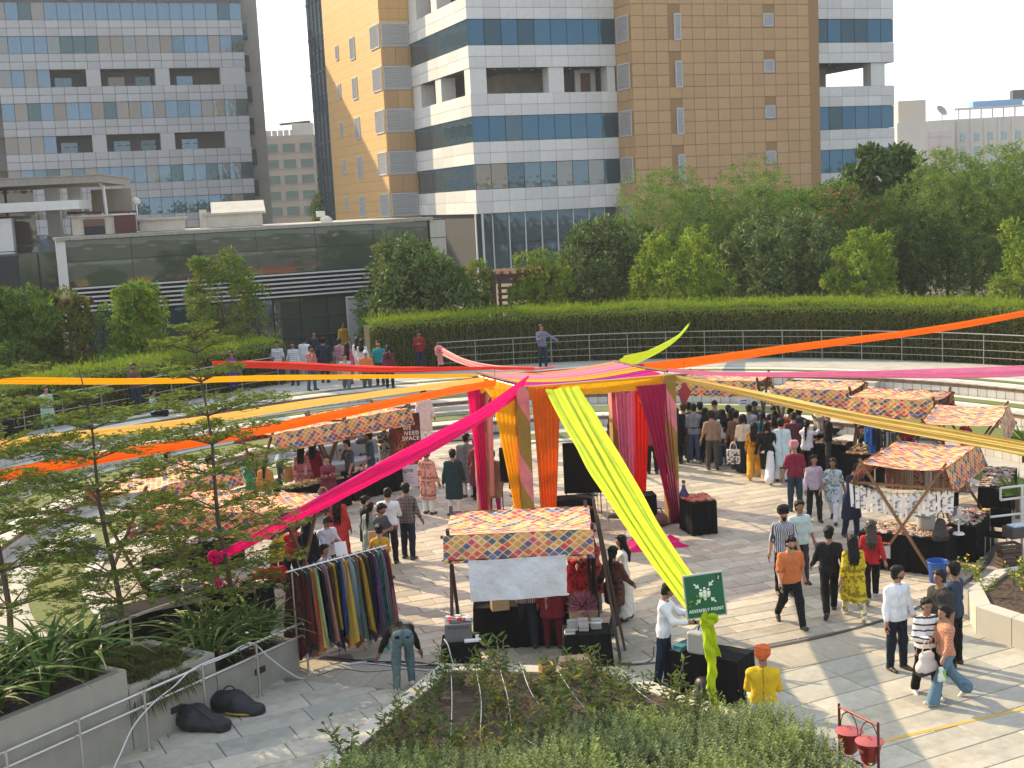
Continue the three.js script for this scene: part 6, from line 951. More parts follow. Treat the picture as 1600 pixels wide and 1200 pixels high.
{
  const tb = (label, S, a, b, w, d, gl, cols, n) => { const [x, z, r] = onStall(...S, a, b); table(label, x, z, r, w, d); if (gl) goods('table_goods', gl, 'goods', x, .76, z, r, w * .92, d * .88, n ?? 220, cols ?? jew); };
  tb('black table with jewellery under the right front stall', [8.45, -26.9, .55, -.84], -.62, -.1, .95, 1.75, 'jewellery spread over the table of the right front stall', jew, 420);
  tb('black table at the far side of the right front stall', [8.45, -26.9, .55, -.84], .9, .8, 1.6, .6, 'folded goods on the far table of the right front stall', jew, 120);
  tb('black table with brown goods behind the man in black shirt', [10.35, -34.75, .82, .57], -.1, .75, 2.2, .7, 'brown wooden toys heaped on the table of the garment stall', [[.35, .18, .09], [.42, .25, .12], [.3, .1, .06], [.5, .36, .2]], 260);
  tb('long black table along the right rear stall', [10.95, -31.3, .42, -.9], -.2, .75, 2.4, .7, 'mixed small goods on the table of the right rear stall', jew, 260);
  tb('black table under the middle back stall', [8.75, -37.1, .86, .5], 0, .8, 2.2, .7, 'bright goods on the middle back table', jew, 160);
  tb('black table under the back stall right of the tent', [6.45, -39.75, .9, .42], 0, .8, 2.4, .7, 'small goods on the table right of the tent', jew, 160);
  tb('black table with baskets under the left back stall', [-6.0, -34.75, .74, -.67], 0, .75, 2.1, .7, 'straw goods on the left back table', [[.42, .28, .12], [.5, .34, .16], [.3, .18, .08]], 150);
  tb('black table under the left back stall near the sofa', [-4.35, -36.55, .74, -.67], -.2, .7, 1.7, .6, 'small goods on the left back table near the sofa', jew, 120);
  tb('black table of folded fabric under the left front stall', [-5.6, -25.7, .93, .36], -.3, .75, 2.4, .8, 'small trinkets on the left front table', jew, 160);
  tb('black table in the shade of the left stall behind the trees', [-7.85, -28.7, .5, -.86], 0, .7, 2.4, .7, 'small packets on the left table behind the trees', jew, 160);
  table('black table with stacks of fabric in front of the left stall', -6.9, -23.9, .5, 1.9, .85);
  table('short black table at the left of the centre stall carrying a small oven', -1.1, -21.45, 0, .62, .55, .62);
  table('short black table at the right of the centre stall carrying books', 1.05, -21.5, 0, .8, .6, .66);
  table('long black table along the back of the centre stall', .05, -22.9, 0, 1.9, .55, .76);
  table('black table with red flowers beside the right tent pillar', 4.22, -30.1, .25, .62, .8, .78); goods('flower_heads', 'red and orange flower heads heaped on the table by the tent pillar', 'flowers', 4.2, .78, -30.15, .25, .6, .7, 220, [[.45, .03, .03], [.5, .12, .03], [.3, .02, .05], [.55, .25, .12]]);
  table('small black table left of the maroon curtain', 3.0, -30.9, .1, .6, .5, .78);
  table('black cloth table under the green sign', 2.93, -19.95, .95, .62, 1.2, .74);
}
// ---------- planters and plants in the foreground ----------
R0 = rng(808);
const RB0 = V(-3.84, 0, -21.93), RU = V(-.5505, 0, .8348), RP = V(-.8348, 0, -.5505); // along the railing towards the camera; behind it
const onRail = (a, p, y = 0) => RB0.clone().addScaledVector(RU, a).addScaledVector(RP, p).setY(y);
function planterBox(label, a0, a1, h, dep, th = .14) {
  const t = thing('concrete_planter', label, 'planter', onRail((a0 + a1) / 2, .12 + dep / 2), Math.atan2(-RU.z, RU.x)), L = a1 - a0, g = (w, hh, d, x, y, z) => bx(w, hh, d, x, y, z);
  // local x runs along the railing, local z points away from it or towards it depending on the turn
  const zf = V(0, 0, 1).applyAxisAngle(V(0, 1, 0), t.rotation.y).dot(RP) > 0 ? -1 : 1;
  part(t, 'front_wall', g(L, h, th, 0, h / 2, zf * (dep / 2 - th / 2)), M.conc); part(t, 'back_wall', g(L, h, th, 0, h / 2, -zf * (dep / 2 - th / 2)), M.conc);
  for (const s of [-1, 1]) part(t, 'end_wall', g(th, h - .002, dep - 2 * th, s * (L / 2 - th / 2), h / 2, 0), M.conc);
  part(t, 'soil', g(L - 2 * th, .1, dep - 2 * th, 0, h - .14, 0), M.soil);
  part(t, 'step_light', bx(.24, .1, .02, 0, .34, zf * (dep / 2 + .008)), M.dark);
  return t;
}
planterBox('low concrete planter at the right end of the railing', .02, 1.93, .58, 1.5); planterBox('middle concrete planter with drooping feathery plants', 1.95, 3.70, .97, 1.6); planterBox('tall concrete planter at the left edge full of strap leaves', 3.72, 8.6, 1.28, 1.7);
{ // handrail with posts in front of the planters
  const t = thing('ramp_railing', 'steel ramp railing with two bars in front of the planters', 'railing'), hs = [.90, .68];
  hs.forEach((h, k) => part(t, k ? 'rail' : 'handrail', tube([onRail(-.28, -.02, h), onRail(2, -.02, h), onRail(9, -.02, h)], .024, 40, 8), M.steel));
  part(t, 'end_loop', rod(onRail(-.28, -.02, .9), onRail(-.28, -.02, .68), .024, .024, 8), M.steel);
  for (const a of [.02, 1.22, 2.42, 3.6, 4.8, 6.0]) { const p = part(t, 'post', rod(onRail(a, -.09), onRail(a, -.09, .95), .022, .022, 8), M.steel); part(p, 'foot_plate', new THREE.CylinderGeometry(.06, .06, .02, 12).translate(...onRail(a, -.09, .012).toArray()), M.steel); for (const h of hs) part(p, 'bracket', rod(onRail(a, -.09, h - .05), onRail(a, -.02, h - .01), .012), M.steel); }
  const b = thing('rear_handrail', 'plain steel handrail behind the strap-leaf planters', 'railing'); part(b, 'handrail', tube([onRail(.2, 2.0, 1.28), onRail(4, 2.05, 1.34), onRail(9, 2.1, 1.4)], .025, 20, 8), M.steel); for (const a of [.4, 2, 3.6, 5.2]) part(b, 'post', rod(onRail(a, 2.02, 0), onRail(a, 2.02, 1.3), .022), M.steel);
  const c = (label, pts) => solo('power_cable', label, 'cable', tube(pts, .011, 60, 6), std(lin(.66, .66, .64), .5));
  c('white cable running down from the railing to the pavement on the left', [onRail(1.5, -.05, .92), onRail(2.6, -.05, .93), onRail(3.0, -.07, .80), onRail(3.4, -.10, .72), onRail(3.9, -.14, .5), onRail(4.3, -.25, .2), onRail(4.6, -.32, .01), onRail(5.2, -.3, .012)]);
  c('white cable hanging loose on the right part of the railing', [onRail(2.4, -.05, .92), onRail(1.9, -.04, .9), onRail(1.3, -.06, .95), onRail(.95, -.08, .6), onRail(.55, -.15, .2), onRail(.3, -.2, .015), onRail(-.1, -.12, .02)]);
}
// strap leaf plants: each leaf an arching blade
{
  const blade = (len, w, arch, seed) => { const L = 9, g = sheet((u, v) => { const t = v, x = (u - .5) * w * Math.sin(Math.PI * Math.min(1, .12 + t * .93)) , a = arch * t * t * 1.25; return V(x, len * (t - .38 * arch * t * t * t), len * .62 * a).add(V(0, -Math.abs(u - .5) * w * .3, 0)); }, 2, L, (u, v) => [u * .1, v]); return tint(g, seed); };
  const cols = [[.07, .135, .026], [.095, .165, .032], [.055, .10, .022], [.14, .19, .045]], gs = []; for (let k = 0; k < 8; k++) gs.push(blade(.75 + .1 * (k % 4), .072 + .008 * (k % 3), .35 + .16 * k, cols[k % 4]));
  const M2 = M.blade; let made = 0;
  const clump = (label, a, p, y, n, s) => { const o = thing('strap_leaf_plant', label, 'plant', onRail(a, p, y), R0() * 6, label === lab ? 'strap leaf plants in the tall planter' : 'strap leaf plants in the low planter'); for (let i = 0; i < n; i++, made++) { const m = part(o, 'leaf', gs[Math.min(7, Math.floor(Math.pow(i / n, .8) * 8))], M2); m.rotation.y = i * 2.4 + R0() * .6; const k = s * rnd(.8, 1.2); m.scale.set(k, k * rnd(.9, 1.15), k); m.position.set(rnd(-.06, .06), 0, rnd(-.06, .06)); } };
  const lab = 'clump of glossy strap leaves arching over the tall left planter', lab2 = 'clump of glossy strap leaves standing in the low right planter';
  for (const [a, p, s] of [[4.0, .8, 1.2], [4.85, 1.2, 1.2], [5.8, 1.2, 1.2], [6.1, .7, 1.2], [4.1, .45, 1.15], [4.6, .8, 1.3], [5.0, .35, 1.15], [5.5, .75, 1.2], [5.9, .4, 1.1], [6.4, .8, 1.1], [4.3, 1.2, 1.1], [5.3, 1.3, 1.1]]) clump(lab, a, p, 1.17, 34, s);
  for (const [a, p, s] of [[.25, .9, 1], [1.0, .75, 1.1], [1.1, 1.2, 1.1], [.45, .5, 1.0], [.85, .9, 1.15], [1.2, .5, 1.05], [1.55, .85, 1.0], [.7, 1.3, .95], [1.35, 1.3, 1.0], [1.75, .4, .9]]) clump(lab2, a, p, .47, 34, s);
}
// drooping feathery plants in the middle planter
for (const [a, p, y, n, s, q] of [[2.75, .42, .92, 900, .95, 'front'], [3.25, .5, .92, 1000, 1.15, 'left'], [2.35, .9, .92, 800, 1.05, 'right'], [3.45, 1.0, 1.0, 1100, 1.35, 'rear'], [2.85, 1.15, 1.0, 1000, 1.25, 'back']]) {
  const o = thing('feathery_plant', 'drooping olive green feathery plant in the middle planter, ' + q + ' one', 'plant', onRail(a, p, y)), L = new Leaves();
  for (let i = 0; i < n; i++) { const az = R0() * 6.28, r = rnd(.15, .62) * s, d0 = V(Math.cos(az), 0, Math.sin(az)); let q0 = V(rnd(-.08, .08), .05, rnd(-.08, .08)); const c = vary(pick([[.05, .055, .022], [.036, .046, .018], [.075, .058, .026]]), .3); for (let k = 0; k < 5; k++) { const t = (k + 1) / 5, q1 = V(d0.x * r * t, (.55 * t - .85 * t * t) * s * (1 + .4 * Math.sin(i)), d0.z * r * t), d = V().subVectors(q1, q0), l = d.length(); if (l > 1e-4) { d.divideScalar(l); L.add(q0, d, side(d), l * 1.1, .015, c, .1); } q0 = q1; } }
  part(o, 'foliage', L.geo(), M.leaf);
}
// thin tiered trees in front of the left stalls
function tieredTree(label, base, topY, lean, tiers, opt = {}) {
  const t = thing('tiered_tree', label, 'tree', base), H0 = topY - base.y, B = [], L = new Leaves(), tr = y => V(lean.x * y / H0 + .04 * Math.sin(y * 2.2), y, lean.z * y / H0), r0 = opt.r ?? .055, seg = 8;
  const tg = []; for (let k = 0; k < seg; k++) tg.push(rod(tr(H0 * k / seg), tr(H0 * (k + 1) / seg), r0 * (1 - .85 * k / seg), r0 * (1 - .85 * (k + 1) / seg), 7)); part(t, 'trunk', merge(tg), M.bark);
  const bg = [];
  for (const [y, R, n, rise] of tiers) {
    const a0 = R0() * 6.28;
    for (let i = 0; i < n; i++) {
      const az = a0 + i * 6.283 / n + rnd(-.25, .25), len = R * rnd(.75, 1.12), s = tr(y), d = V(Math.cos(az), 0, Math.sin(az)), e = s.clone().addScaledVector(d, len).add(V(0, rise * len + .05, 0)), m = s.clone().lerp(e, .5).add(V(0, .10 * len, 0));
      bg.push(rod(s, m, .017, .011, 5), rod(m, e, .011, .004, 4)); const sd = V(-d.z, 0, d.x);
      const twig = Math.round(len * 14);
      for (let j = 0; j < twig; j++) {
        const u = .22 + .8 * (j + R0()) / twig, c = u < .5 ? s.clone().lerp(m, u * 2) : m.clone().lerp(e, Math.min(1.04, u * 2 - 1)), w = len * .36 * Math.sin(Math.min(1, u) * 2.6) * (R0() < .5 ? -1 : 1) * rnd(.4, 1.1), tp = c.clone().addScaledVector(sd, w).addScaledVector(d, Math.abs(w) * .6).add(V(0, .05 + rnd(-.02, .05), 0));
        bg.push(rod(c, tp, .005, .002, 3));
        for (let q = 0; q < (opt.dens ?? 9); q++) { const b = c.clone().lerp(tp, rnd(.25, 1.08)).add(V(rnd(-.07, .07), rnd(0, .06), rnd(-.07, .07))), base2 = vary(R0() < .22 ? [.125, .148, .036] : [.070, .092, .028], .3); for (let z = 0; z < 5; z++) { const dd = V(Math.cos(z * 1.26 + q), rnd(.1, .7), Math.sin(z * 1.26 + q)).normalize(); L.add(b, dd, side(dd), rnd(.032, .06), rnd(.018, .027), base2, .15); } }
      }
    }
  }
  part(t, 'branch', merge(bg), M.bark).userData.kind = 'stuff'; part(t, 'crown', L.geo(), M.leaf);
}
tieredTree('thin tiered tree tied with the magenta cloth, right one of the left group', V(-5.12, .6, -22.4), zp(310, 503, -22.6).y, V(-.30, 0, -.2), [[.75, 1.15, 7, .05], [1.15, 1.25, 7, .08], [1.75, 1.35, 7, .06], [2.25, 1.2, 7, .08], [2.85, 1.35, 8, .06], [3.4, 1.1, 7, .1], [3.9, 1.3, 8, .08], [4.5, .8, 6, .12], [5.0, .7, 6, .16], [5.25, .4, 5, .3]]);
tieredTree('thin tiered tree with a straight dark trunk in the middle of the left group', V(-6.75, 1.1, -21.3), zp(135, 575, -21.3).y, V(-.32, 0, -.1), [[.5, 1.15, 7, .05], [.95, 1.4, 8, .06], [1.4, 1.3, 7, .08], [1.85, 1.5, 8, .06], [2.4, 1.15, 7, .08], [2.95, 1.25, 8, .06], [3.45, .8, 6, .1], [3.85, .45, 5, .3]]);
tieredTree('thin tiered tree at the left edge reaching up past the left hedge', V(-8.35, 1.1, -20.6), zp(-40, 470, -20.6).y, V(-.2, 0, -.3), [[.7, 1.2, 7, .05], [1.3, 1.5, 8, .08], [1.9, 1.35, 8, .1], [2.5, 1.4, 8, .08], [3.1, 1.3, 8, .1], [3.7, 1.2, 7, .1], [4.3, .9, 7, .12], [4.7, .5, 5, .25]]);
tieredTree('tiered tree further back on the left terrace', V(-11.6, .4, -25.2), zp(-5, 540, -25.2).y, V(.2, 0, .2), [[1.2, 1.4, 7, .1], [1.9, 1.6, 8, .1], [2.6, 1.5, 8, .1], [3.3, 1.4, 8, .1], [3.9, 1.0, 7, .15], [4.3, .5, 5, .3]]);
tieredTree('tiered tree mostly beyond the right edge with twigs reaching into the picture', V(12.1, .4, -25.9), 6.2, V(.1, 0, 0), [[2.1, 1.3, 7, .05], [3.0, 1.55, 8, .05], [3.75, 1.55, 8, .05], [4.5, 1.6, 8, .05], [5.2, 1.0, 6, .1], [5.6, .5, 5, .3]]);
// the bed in the middle foreground
const BED = [[-2.72, -17.98], [-1.42, -21.08], [1.45, -20.5], [2.3, -19.3], [2.92, -18.6], [3.72, -17.2], [4.15, -15.4], [4.0, -13.2], [-4.2, -13.2]].map(([x, z]) => V(x, 0, z));
{
  const t = thing('planting_bed', 'raised planting bed with pale stone kerb in the middle foreground', 'planter'), n = BED.length, cen = V(0, 0, -17), inn = BED.map((p, i) => { const a = BED[(i + n - 1) % n], b = BED[(i + 1) % n], d1 = V().subVectors(p, a).normalize(), d2 = V().subVectors(b, p).normalize(), n1 = V(-d1.z, 0, d1.x), n2 = V(-d2.z, 0, d2.x), m = n1.add(n2).normalize(); if (m.dot(V().subVectors(cen, p)) < 0) m.negate(); return p.clone().addScaledVector(m, .30 / Math.max(.5, Math.abs(m.dot(n2.normalize())))); });
  const hc = .34;
  for (let i = 0; i < n; i++) { const j = (i + 1) % n, L = BED[i].distanceTo(BED[j]), m = Math.max(1, Math.round(L / 1.1)); for (let k = 0; k < m; k++) { const f = (k + .006) / m, g = (k + .994) / m, P4 = [BED[i].clone().lerp(BED[j], f), BED[i].clone().lerp(BED[j], g), inn[i].clone().lerp(inn[j], g), inn[i].clone().lerp(inn[j], f)], pos = [], q = (a, b, c, d) => { for (const v of [a, b, c, a, c, d]) pos.push(v.x, v.y, v.z); }, lo = P4.map(p => p.clone().setY(-.05)), hi = P4.map(p => p.clone().setY(hc)); q(hi[0], hi[1], hi[2], hi[3]); for (let s = 0; s < 4; s++) q(lo[s], lo[(s + 1) % 4], hi[(s + 1) % 4], hi[s]); const ge = new THREE.BufferGeometry(); ge.setAttribute('position', new THREE.Float32BufferAttribute(pos, 3)); const uv = []; for (let s = 0; s < pos.length / 3; s++) uv.push(pos[3 * s] * .8, pos[3 * s + 2] * .8 + pos[3 * s + 1]); ge.setAttribute('uv', new THREE.Float32BufferAttribute(uv, 2)); ge.computeVertexNormals(); part(t, 'kerb_stone', ge, M.concL); } }
  const sh = new THREE.Shape(inn.map(p => new THREE.Vector2(p.x, -p.z))), sg = new THREE.ShapeGeometry(sh); sg.rotateX(-Math.PI / 2); sg.translate(0, .30, 0); part(t, 'soil', sg, M.soil);
}
const inBed = (x, z, m = .4) => { let c = false; for (let i = 0, j = BED.length - 1; i < BED.length; j = i++) { const a = BED[i], b = BED[j]; if ((a.z > z) !== (b.z > z) && x < (b.x - a.x) * (z - a.z) / (b.z - a.z) + a.x) c = !c; } if (!c) return false; for (let i = 0; i < BED.length; i++) { const a = BED[i], b = BED[(i + 1) % BED.length], l = a.distanceTo(b), d = Math.abs((b.x - a.x) * (z - a.z) - (b.z - a.z) * (x - a.x)) / l; if (d < m && ((x - a.x) * (b.x - a.x) + (z - a.z) * (b.z - a.z)) / l > -m && ((x - b.x) * (a.x - b.x) + (z - b.z) * (a.z - b.z)) / l > -m) return false; } return true; };
// edge between the leafy shrubs and the herbs, further to the camera on the left
const herbEdge = x => -16.6 - .25 * (x + 2.5) - .2 * Math.sin(x * 1.7);
{
  const shrub = (sc, warm) => { const L = new Leaves(), st = []; const ns = 4 + Math.floor(R0() * 4); for (let s = 0; s < ns; s++) { const az = R0() * 6.28, ln = sc * rnd(.28, .62), d = V(Math.cos(az) * .45, 1, Math.sin(az) * .45).normalize(), e = d.clone().multiplyScalar(ln); st.push(rod(V(0, 0, 0), e, .007, .004, 4)); const nl = 11 + Math.floor(R0() * 9); for (let k = 0; k < nl; k++) { const u = .2 + .85 * k / nl, b = e.clone().multiplyScalar(Math.min(1, u)), dd = V(Math.cos(k * 2.4 + s), rnd(-.15, .65) + (u > .9 ? .4 : 0), Math.sin(k * 2.4 + s)).normalize(), y = R0(); const c = y < warm * .35 ? vary([.19, .135, .026], .25) : y < warm ? vary([.10, .10, .026], .25) : vary(pick([[.034, .056, .02], [.046, .07, .024], [.062, .088, .028]]), .25); L.add(b, dd, side(V(dd.x, dd.y * .2, dd.z).normalize()), rnd(.07, .14) * sc, rnd(.028, .045) * sc, c, .18); } } return [merge(st), L.geo()]; };
  const kinds = [...Array(10)].map((_, i) => shrub(rnd(.8, 1.2), [.08, .2, .5, .1, .3, .05, .75, .15, .4, .1][i])), spots = [];
  for (let tries = 0; tries < 900 && spots.length < 66; tries++) { const x = rnd(-2.7, 3.2), z = rnd(-21, -15.4); if (!inBed(x, z, .42) || z > herbEdge(x) + .2) continue; if (spots.some(s => Math.hypot(s[0] - x, s[1] - z) < .24)) continue; spots.push([x, z]); }
  spots.forEach(([x, z]) => { const k = z < -19.9 ? pick([0, 1, 3, 5, 7]) : Math.floor(R0() * 10), t = thing('leafy_shrub', 'low leafy shrub growing in the soil of the middle planting bed', 'shrub', V(x, .29, z), R0() * 6.28, 'leafy shrubs in the middle planting bed'); part(t, 'stem', kinds[k][0], M.barkL); part(t, 'foliage', kinds[k][1], M.leaf); t.scale.setScalar(rnd(.85, 1.25) * (z < -20 ? 1.12 : 1)); });
}
{ // dense herbs: sprigs of tiny leaves, too many to count
  const sprig = k => { const r = rng(300 + k), L = new Leaves(), h = .34; for (let i = 0; i < 42; i++) { const y = h * (i / 42), az = i * 2.4, d = V(Math.cos(az), .55, Math.sin(az)).normalize(), q = .7 + .6 * r(); L.add(V(.012 * Math.sin(y * 20), y, .012 * Math.cos(y * 17)), d, V(-d.z, 0, d.x).normalize(), (.030 + .05 * Math.pow(1 - i / 42, 2) * r()) * q, .019, [q, q, q], .1); } return L.geo(); };
  const N = 3, per = 2100, dummy = new THREE.Object3D();
  for (let k = 0; k < N; k++) {
    const P1 = []; for (let tries = 0; tries < per * 8 && P1.length < per; tries++) { const x = rnd(-4.0, 4.1), z = rnd(-20, -13.6); if (!inBed(x, z, x > 2 ? .12 : .36) || x < -2.75 - .25 * (z + 16)) continue; if (z < herbEdge(x) + rnd(-.1, .25)) continue; P1.push([x, z]); }
    const im = new THREE.InstancedMesh(sprig(k), M.leaf, P1.length); im.name = numbered('herb_cover'); im.userData.kind = 'stuff'; im.userData.label = 'dense grey green herbs filling the front of the middle bed'; im.castShadow = im.receiveShadow = true;
    P1.forEach(([x, z], i) => { const b = fbm(x * 1.3 + 5, z * 1.3, 0, 3), hgt = .18 + .32 * b + .20 * Math.min(1, Math.max(0, (z - herbEdge(x)) / 1.6)); dummy.position.set(x, .30 + rnd(0, hgt * .55), z); dummy.rotation.set(rnd(-.4, .4), R0() * 6.28, rnd(-.4, .4)); dummy.scale.setScalar((.75 + hgt) * rnd(.8, 1.2)); dummy.updateMatrix(); im.setMatrixAt(i, dummy.matrix); const q = rnd(.7, 1.25), y = b > .56 ? 1.25 : 1; im.setColorAt(i, lin(.20 * q * y, .25 * q * y, .105 * q)); }); scene.add(im);
  }
  const wire = std(lin(.55, .55, .50), .6);
  for (const [pts, q] of [[[[705, 1050], [706, 1110], [703, 1175]], 'first'], [[[745, 1052], [752, 1100], [750, 1155]], 'second'], [[[782, 1048], [795, 1100], [800, 1140]], 'third'], [[[812, 1035], [838, 1095], [860, 1120]], 'fourth'], [[[870, 1045], [900, 1090], [920, 1115]], 'fifth'], [[[962, 1040], [1010, 1090], [1045, 1110]], 'sixth'], [[[815, 1150], [850, 1175], [885, 1200]], 'seventh']]) solo('light_wire', 'thin pale light wire lying over the bed, ' + q + ' from the left', 'wire', tube(pts.map(([x, y], i) => gp(x, y, .55 + .12 * Math.sin(i * 2.2))), .006, 30, 5), wire);
  const cb = thing('cardboard_box', 'open cardboard box standing at the back kerb of the middle bed', 'box', gp(900, 1052, .34), .1), cm = std(lin(.40, .27, .15), .85, { map: T.cloth }); part(cb, 'box_body', merge([bx(.5, .16, .02, 0, .08, .16), bx(.5, .16, .02, 0, .08, -.16), bx(.02, .16, .34, -.25, .08), bx(.02, .16, .34, .25, .08), bx(.5, .01, .33, 0, .01)]), cm); part(cb, 'flap', bx(.5, .01, .16, 0, .17, -.24, 0, .3), cm);
  const pot = thing('plant_pot', 'orange brown square pot among the shrubs at the back of the bed', 'pot', gp(855, 1060, .3), .3); part(pot, 'pot', merge([bx(.2, .24, .02, 0, .12, .1), bx(.2, .24, .02, 0, .12, -.1), bx(.02, .24, .2, .1, .12), bx(.02, .24, .2, -.1, .12)]), std(lin(.46, .24, .06), .8)); part(pot, 'soil', bx(.18, .02, .18, 0, .2), M.soil);
}
// planter at the right edge
{
  const t = thing('corner_planter', 'pale stone planter wall with yellow flowers at the right edge', 'planter'), P1 = [gp(1555, 890, .5), gp(1512, 921, .5), gp(1525, 948, .5), gp(1640, 985, .5), V(11.4, .5, -21.5), V(11.4, .5, -25)].map(p => p.setY(0)), n = P1.length, cen = V(9.9, 0, -22.9);
  for (let i = 0; i < n; i++) { const a = P1[i], b = P1[(i + 1) % n], m = Math.max(1, Math.round(a.distanceTo(b) / .8)); for (let k = 0; k < m; k++) { const f = a.clone().lerp(b, (k + .01) / m), g = a.clone().lerp(b, (k + .99) / m), ii = p => p.clone().lerp(cen, .15), pos = [], q = (...v) => { for (const w of [v[0], v[1], v[2], v[0], v[2], v[3]]) pos.push(w.x, w.y, w.z); }, P4 = [f, g, ii(g), ii(f)], hi = P4.map(p => p.clone().setY(.5)), lo = P4.map(p => p.clone().setY(-.05)); q(...hi); for (let s = 0; s < 4; s++) q(lo[s], lo[(s + 1) % 4], hi[(s + 1) % 4], hi[s]); const ge = new THREE.BufferGeometry(); ge.setAttribute('position', new THREE.Float32BufferAttribute(pos, 3)); const uv = []; for (let s = 0; s < pos.length / 3; s++) uv.push(pos[3 * s] * .8, pos[3 * s + 2] * .8 + pos[3 * s + 1]); ge.setAttribute('uv', new THREE.Float32BufferAttribute(uv, 2)); ge.computeVertexNormals(); part(t, 'wall_stone', ge, M.concL); } }
  const sg = new THREE.ShapeGeometry(new THREE.Shape(P1.map(p => p.clone().lerp(cen, .14)).map(p => new THREE.Vector2(p.x, -p.z)))); sg.rotateX(-Math.PI / 2); sg.translate(0, .44, 0); part(t, 'soil', sg, M.soil);
  for (let i = 0; i < 22; i++) { const x = rnd(8.35, 10.4), z = rnd(-24.2, -21.9); if (x - 8.2 < (z + 23.6) * .1 || (z > -22.5 && x < 8.9)) continue; const L = new Leaves(), st = []; for (let s = 0; s < 5; s++) { const az = R0() * 6.28, e = V(Math.cos(az) * .2, rnd(.25, .5), Math.sin(az) * .2); st.push(rod(V(), e, .006, .004, 4)); for (let k = 0; k < 12; k++) { const dd = V(Math.cos(k * 2.4), rnd(0, .5), Math.sin(k * 2.4)).normalize(); L.add(e.clone().multiplyScalar(.3 + .7 * k / 12), dd, side(dd), rnd(.06, .11), .035, R0() < .16 ? vary([.45, .32, .03]) : vary([.075, .11, .028], .3), .2); } } const o = thing('flowering_plant', 'low plant with yellowish leaves in the right edge planter', 'plant', V(x, .45, z), 0, 'flowering plants in the right edge planter'); part(o, 'stem', merge(st), M.barkL); part(o, 'foliage', L.geo(), M.leaf); }
  for (let i = 0; i < 2; i++) { const L = new Leaves(); for (let k = 0; k < 46; k++) { const az = k * 2.4, d = V(Math.cos(az), rnd(.1, 1.2), Math.sin(az)).normalize(); L.add(V(0, .25, 0), d, side(d), rnd(.5, .8), .05, vary([.06, .10, .022]), .15); } const o = thing('palm_plant', i ? 'dark green palm-like plant higher up at the right edge' : 'dark green palm-like plant behind the right handrail', 'plant', i ? gp(1600, 705, .9) : gp(1590, 790, .5)); part(o, 'foliage', L.geo(), M.blade); part(o, 'stem', rod(V(0, -.3, 0), V(0, .3, 0), .05), M.bark); }
}
